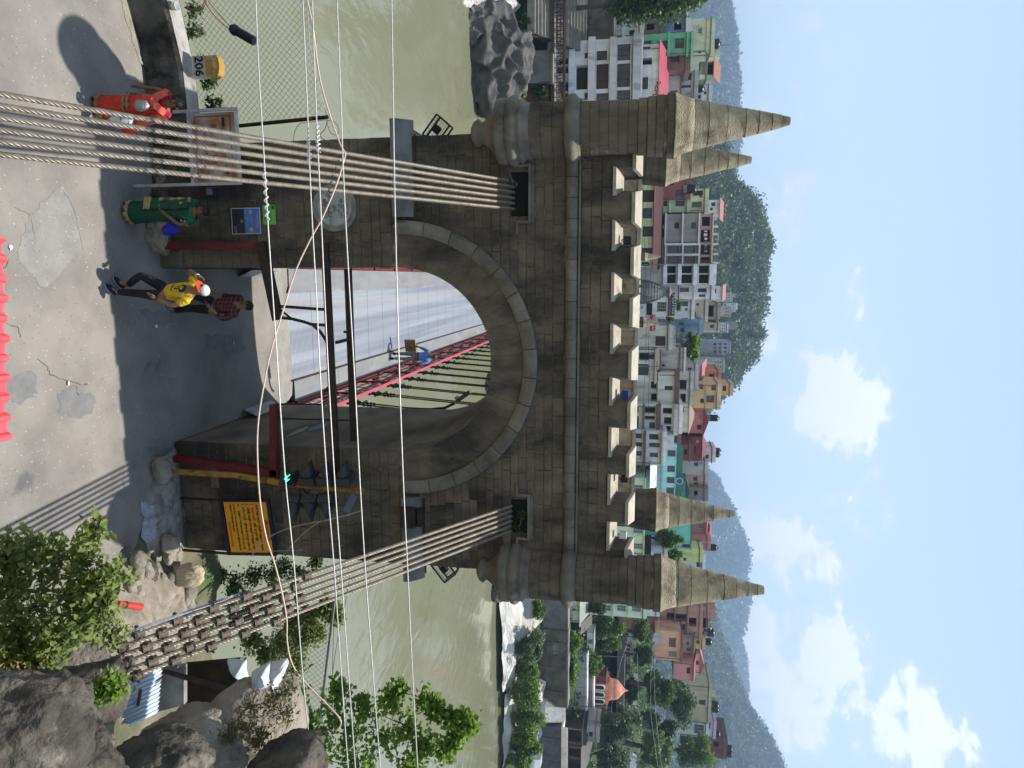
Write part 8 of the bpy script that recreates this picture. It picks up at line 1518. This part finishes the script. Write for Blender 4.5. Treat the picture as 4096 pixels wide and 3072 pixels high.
    def strip(s, name, pts, w, mat, parent=None, n=8, nrm=(0, -1, 0), th=.006):
        P = [Vector(p) for p in pts]; Q = []
        for i in range(len(P) - 1):
            for k in range(n): Q.append(P[i].lerp(P[i + 1], k / n))
        Q.append(P[-1]); V = []
        for i, q in enumerate(Q):
            d = (Q[min(i + 1, len(Q) - 1)] - Q[max(0, i - 1)]).normalized(); sd = d.cross(Vector(nrm)).normalized(); ww = w if not callable(w) else w(i / (len(Q) - 1)); V += [q + sd * ww / 2 + Vector(nrm) * .012 * math.sin(i * .9), q + Vector(nrm) * .01, q - sd * ww / 2 - Vector(nrm) * .012 * math.sin(i * .9)]
        m = len(V); V += [v - Vector(nrm) * th for v in V]; Fc = []
        for i in range(len(Q) - 1):
            for k in range(2): a = 3 * i + k; Fc += [(a, a + 1, a + 4, a + 3), (m + a + 1, m + a, m + a + 3, m + a + 4)]
        return s.out(name, V, Fc, mat, parent)
BASE = dict(pel=(0, 0, .93), waist=(0, .0, 1.08), chest=(0, .005, 1.28), nb=(0, .01, 1.43), head=(0, -.02, 1.585), shL=(.185, .01, 1.385), shR=(-.185, .01, 1.385), elL=(.25, .03, 1.12), elR=(-.25, .03, 1.12), wrL=(.25, -.06, .88), wrR=(-.25, -.06, .88), hpL=(.09, 0, .88), hpR=(-.09, 0, .88), knL=(.095, -.02, .49), knR=(-.095, -.02, .49), anL=(.10, .02, .08), anR=(-.10, .02, .08), toL=(.11, -.12, .035), toR=(-.11, -.12, .035))
def pose(**k): d = dict(BASE); d.update(k); return d
def cloth(name, c1, c2=None, **k): return M(name, c1, c2 or tuple(v * .75 for v in c1), scale=9, rough=.85, bump=.5, bscale=16, bdist=.05, **k)
# man in the yellow T-shirt
g = at_z(470, 1168, 0)
p = Person('man in yellow printed T-shirt, black trousers and red-white cap, hand raised to the cap', (g.x, g.y, 0), -45, 1.70, pose(knL=(.09, -.06, .49), anL=(.09, -.10, .08), toL=(.10, -.24, .035), knR=(-.10, -.30, .58), anR=(-.10, -.06, .17), toR=(-.10, -.17, .06), elR=(-.37, -.16, 1.30), wrR=(-.21, -.16, 1.53), elL=(.26, .05, 1.12), wrL=(.23, -.10, .90), head=(-.01, -.05, 1.585), chest=(0, -.01, 1.28)), SKIN_L)
p.body(); YS = cloth('yellow_cotton', (.70, .48, .03), (.60, .40, .025)); p.shirt(YS, .62); p.trousers(cloth('black_denim', (.012, .012, .015), (.02, .02, .024))); p.shoes(cloth('navy_shoe', (.02, .025, .06)), PAPER); p.hair()
bv = BVHTree.FromPolygons([tuple(v) for v in p.shirtV], p.shirtF); V = []; Fc = []; st_n = .011
for i in range(-9, 9):
    for j in range(0, 26):
        x, z = i * st_n, 1.06 + j * st_n; u, v = x / .1, (z - 1.06) / .29
        on = ((u ** 2 / .75 + ((v - .78) / .22) ** 2) < 1 and not (abs(u + .1) < .35 and v < .76)) or (mnoise.noise(Vector((u * 3.2, v * 7, 5))) > .12 and abs(u) < .7 and .25 < v < .72) or (.08 < v < .17 and abs(u) < .75 and mnoise.noise(Vector((u * 9, 2, 2))) > -.2)
        if not on: continue
        q = []
        for a, b in ((0, 0), (1, 0), (1, 1), (0, 1)):
            h = bv.ray_cast(Vector((x + a * st_n, -1, z + b * st_n)), Vector((0, 1, 0)));
            if h[0] is not None: q.append(h[0] + Vector((0, -.003, 0)))
        if len(q) == 4: n_ = len(V); V += q; Fc.append((n_, n_ + 1, n_ + 2, n_ + 3))
p.out('shirt_print', V, Fc, M('print_ink', (.035, .03, .02), rough=.8, bump=0))
hc = p.J['head'] + Vector((0, .012, .045)); m = MB(); m.lathe([(.094, .0), (.095, .035), (.082, .075), (.05, .10), (.01, .108)], hc, 20, ellip=1.14); cap = p.out('cap', m.v, m.f, cloth('white_cap', (.70, .69, .68))); m = MB(); V = [(hc + Vector((.094 * math.cos(a) * f, (-.107 * abs(math.sin(a)) - .10 * (f - 1) * 8 * abs(math.sin(a))), .012 - (f - 1) * .14))) for f in (1.0, 1.06, 1.12) for a in np.linspace(math.pi * 1.08, math.pi * 1.92, 12)]; m.add(V, [(j * 12 + k, j * 12 + k + 1, (j + 1) * 12 + k + 1, (j + 1) * 12 + k) for j in range(2) for k in range(11)]); p.out('cap_bill', m.v, m.f, cloth('orange_red_bill', (.75, .07, .02)), cap)
m = MB(); m.add([hc + Vector((.03 * math.sin(k * math.pi * .4) * (1 if k % 1 == 0 else .4), -.112, .045 + .03 * math.cos(k * math.pi * .4))) for k in range(5)], [(0, 2, 4, 1, 3)]); p.out('cap_badge', m.v, m.f, EYE, cap)
for sd in 'LR': wr, el = p.J['wr' + sd], p.J['el' + sd]; d = (wr - el).normalized(); m = MB(); m.tube([wr - d * .035, wr - d * .012], .036, 12); p.out('wristband' if sd == 'R' else 'watch', m.v, m.f, PAPER if sd == 'R' else cloth('watch_dark', (.05, .05, .03)))
# man in the plaid shirt
g = at_z(683, 1222, 0)
p = Person('man in dark red plaid shirt walking behind the yellow T-shirt', (g.x, g.y, 0), -38, 1.70, pose(elL=(.27, .06, 1.13), wrL=(.16, -.17, .98), elR=(-.24, .05, 1.12), wrR=(-.22, -.1, .9), knR=(-.1, -.2, .53), anR=(-.1, .05, .14), knL=(.1, -.05, .49)), SKIN_L)
PL = M('red_plaid', (.17, .018, .022), (.11, .014, .018), scale=6, rough=.85, bump=.1)
def plaid(m):
    nt = m.node_tree; N = nt.nodes; L = nt.links; b = N['Principled BSDF']; src = b.inputs['Base Color'].links[0].from_socket; tcn = N.new('ShaderNodeTexCoord'); sp = N.new('ShaderNodeSeparateXYZ'); L.new(tcn.outputs['Object'], sp.inputs[0]); out = src
    for ax, sc, wd, col in ((0, 14, .5, (.012, .012, .02, 1)), (2, 14, .5, (.012, .012, .02, 1)), (0, 14, .06, (.4, .34, .34, 1)), (2, 14, .06, (.4, .34, .34, 1))):
        a = N.new('ShaderNodeMath'); a.operation = 'MULTIPLY'; a.inputs[1].default_value = sc; L.new(sp.outputs[ax], a.inputs[0]); f = N.new('ShaderNodeMath'); f.operation = 'FRACT'; L.new(a.outputs[0], f.inputs[0]); c = N.new('ShaderNodeMath'); c.operation = 'LESS_THAN'; c.inputs[1].default_value = wd; L.new(f.outputs[0], c.inputs[0]); k = N.new('ShaderNodeMath'); k.operation = 'MULTIPLY'; k.inputs[1].default_value = .5; L.new(c.outputs[0], k.inputs[0])
        mx = N.new('ShaderNodeMix'); mx.data_type = 'RGBA'; L.new(k.outputs[0], mx.inputs['Factor']); L.new(out, mx.inputs[6]); mx.inputs[7].default_value = col; out = mx.outputs[2]
    L.new(out, b.inputs['Base Color'])
plaid(PL); p.body(); p.shirt(PL, 1.55); p.trousers(MATS['black_denim']); p.shoes(cloth('grey_shoe', (.16, .17, .19)), PAPER); p.hair()
def sari(p, skirt, border, pallu, blouse, tilt=0):
    p.shirt(blouse, .55, 'blouse', add=.018); J = p.J
    sk = p.loft('skirt', [((0, .0, z), rx, ry) for z, rx, ry in ((1.08, .15, .12), (1.0, .175, .14), (.9, .19, .155), (.7, .19, .165), (.5, .185, .17), (.3, .195, .18), (.15, .205, .195), (.07, .21, .20))], skirt, ruffle=.08, seed=tilt)
    p.loft('border', [((0, .0, z), rx, ry) for z, rx, ry in ((.16, .217, .207), (.072, .223, .213))], border, ruffle=.08, parent=sk, seed=tilt)
    p.loft('drape', [((.0, .0, z), rx, ry) for z, rx, ry in ((.98, .20, .165), (1.08, .18, .15), (1.2, .178, .138), (1.30, .185, .14))], pallu, ruffle=.05, seed=tilt + 3)
    return sk
# woman in the orange sari
g = at_z(392, 432, 0); ORS = cloth('orange_sari', (.62, .055, .03), (.52, .04, .028)); BOR = cloth('gold_border', (.36, .21, .09))
p = Person('woman in a bright orange-red sari carrying bags beside the left cables', (g.x, g.y, 0), -8, 1.55, pose(elR=(-.30, .06, 1.14), wrR=(-.31, -.05, .90), elL=(.30, .0, 1.12), wrL=(.27, -.16, .93), head=(.0, -.03, 1.585)), SKIN_D)
p.body(); sari(p, ORS, BOR, cloth('orange_pallu', (.72, .08, .045)), cloth('red_blouse', (.36, .03, .035)), 2); p.hair(bun=True); p.shoes(cloth('brown_sandal', (.08, .04, .03)))
for q in (-.06, .02): p.loft('gold_stripe', [((-.02, -.01, .68 + q), .203, .18), ((-.02, -.01, .72 + q), .203, .178)], BOR, ruffle=.09, seed=2)
p.strip('shawl', [(.19, -.02, 1.40), (.14, -.15, 1.36), (.03, -.17, 1.24), (-.08, -.165, 1.30), (-.19, -.06, 1.42), (-.17, .1, 1.38)], .12, cloth('coral_shawl', (.78, .13, .09)), nrm=(0, -.9, .43))
p.strip('shawl_end', [(.22, -.05, 1.35), (.30, -.10, 1.15), (.33, -.10, .95), (.36, -.06, .80)], .16, cloth('coral_shawl', (.78, .13, .09)))
bg_ = p.blob('x', (0, 0, 0), (.01, .01, .01), ORS); bpy.data.objects.remove(bg_)
SILV = M('silver_bag', (.38, .38, .39), (.20, .20, .21), scale=18, rough=.3, bump=.4, bscale=30, metal=.5)
def carried(p, name, label, c, sz, mat, seed, rough=.15):
    o = p.blob(name, c, sz, mat, seed, rough); o.parent = None; o.location = ORG[p.t.name]; tag(o, label, 'bag'); return o
carried(p, 'silver_bag', 'crumpled silver bag held at the waist of the woman in orange', (.09, -.24, 1.06), (.10, .07, .15), SILV, 3)
carried(p, 'plastic_bag', 'white plastic bag with blue print carried by the woman in orange', (.32, -.18, .62), (.13, .09, .24), M('white_blue_bag', (.62, .63, .70), (.10, .12, .42), scale=16, rough=.4, bump=.3, contrast=(.52, .56)), 7)
carried(p, 'cloth_bundle', 'orange cloth bundle hanging behind the white plastic bag', (.44, -.05, .70), (.08, .07, .17), ORS, 9)
# woman in the green sari
g = at_z(510, 850, 0); GRS = M('green_sari', (.008, .055, .03), (.014, .08, .042), scale=12, rough=.7, bump=.5, bscale=16, bdist=.05); GD = cloth('gold_weave', (.40, .33, .18))
def dots(m):
    nt = m.node_tree; N = nt.nodes; L = nt.links; b = N['Principled BSDF']; src = b.inputs['Base Color'].links[0].from_socket; t_ = N.new('ShaderNodeTexCoord'); v = N.new('ShaderNodeTexVoronoi'); v.inputs['Scale'].default_value = 8; v.inputs['Randomness'].default_value = .35; L.new(t_.outputs['Object'], v.inputs['Vector']); c = N.new('ShaderNodeMath'); c.operation = 'LESS_THAN'; c.inputs[1].default_value = .22; L.new(v.outputs['Distance'], c.inputs[0]); mx = N.new('ShaderNodeMix'); mx.data_type = 'RGBA'; L.new(c.outputs[0], mx.inputs['Factor']); L.new(src, mx.inputs[6]); mx.inputs[7].default_value = (.36, .30, .10, 1); L.new(mx.outputs[2], b.inputs['Base Color'])
GRP = M('green_pallu_dotted', (.009, .055, .03), (.014, .075, .038), scale=12, rough=.7, bump=.2, bscale=30); dots(GRP)
p = Person('woman in a dark green sari with gold dots walking past the left pier', (g.x, g.y, 0), -22, 1.56, pose(elL=(.27, .0, 1.13), wrL=(.16, -.20, .98), elR=(-.22, .06, 1.14), wrR=(-.16, -.14, 1.0)), SKIN_D)
p.body(); sari(p, GRS, GD, GRP, cloth('green_blouse', (.015, .12, .065)), 5); p.hair(bun=True); p.shoes(cloth('maroon_slipper', (.16, .03, .025)), cloth('pale_sole', (.5, .45, .4)))
p.strip('pallu_border', [(-.17, -.12, 1.38), (-.15, -.165, 1.2), (-.14, -.19, 1.0), (-.13, -.215, .8)], .09, GD); p.strip('pallu_fall', [(-.09, -.17, 1.36), (-.05, -.185, 1.15), (-.06, -.205, .95), (-.06, -.235, .62)], .20, GRP); p.strip('pallu_hem', [(-.06, -.245, .66), (-.06, -.25, .52)], .24, GD)
carried(p, 'blue_bag', 'bright blue cloth bag hanging at the side of the woman in green', (.34, .02, .96), (.13, .07, .17), cloth('royal_blue_cloth', (.03, .035, .45), (.02, .02, .30)), 12, .35)
for q in range(5): m = MB(); a = p.J['shL'].lerp(p.J['elL'], .56); b = Vector((.02 * math.cos(q * 1.2), .07 * math.cos(q * 1.1), .05 * math.sin(q * 1.25))); m.sphere(a + b, .012, 6, 5); p.out('sleeve_bead', m.v, m.f, PAPER)
# man in the blue shirt on the bridge
g = at_z(1568, 1424, .045)
p = Person('man in a light blue shirt and grey trousers walking on the bridge deck', (g.x, g.y, .045), 168, 1.68, pose(elL=(.30, .0, 1.14), wrL=(.36, -.06, .95), elR=(-.27, .1, 1.15), wrR=(-.24, .02, .95), knL=(.1, -.12, .5), anL=(.1, -.1, .1), toL=(.1, -.24, .04), knR=(-.1, .0, .5), anR=(-.1, .15, .12), toR=(-.1, .02, .04)), SKIN_D)
p.body(); p.shirt(cloth('blue_shirt', (.16, .27, .58), (.13, .22, .50)), 1.5); p.trousers(cloth('grey_trousers', (.26, .245, .22))); p.shoes(cloth('black_shoe', (.015, .015, .015))); p.hair(M('thin_hair', (.09, .06, .045), rough=.6, bump=.1))
p.loft('belt', [((0, 0, 1.0), .162, .132), ((0, 0, 1.035), .16, .13)], cloth('black_belt', (.012, .012, .012)))
q = p.w((.40, -.10, .66)); t = thing('cardboard_case', 'brown flat case carried by the man in the blue shirt', 'case', q); ux = Vector((.95, .3, 0)).normalized(); uy = Vector((-.3, .95, 0)).normalized(); MB().obox(q, ux, uy, Vector((0, 0, 1)), .44, .09, .40).build('case_body', cloth('tan_case', (.30, .20, .08), (.22, .14, .05)), t); m = MB(); m.bar(q - uy * .05 + ux * .06 + Vector((0, 0, .03)), q - uy * .05 + ux * .06 - Vector((0, 0, .03)), .03); m.build('latch', IRON, t); m = MB(); m.tube([q + ux * .07 + Vector((0, 0, .2)), q + ux * .06 + Vector((0, 0, .25)), q - ux * .06 + Vector((0, 0, .25)), q - ux * .07 + Vector((0, 0, .2))], .01, 6); m.build('handle', IRON, t)
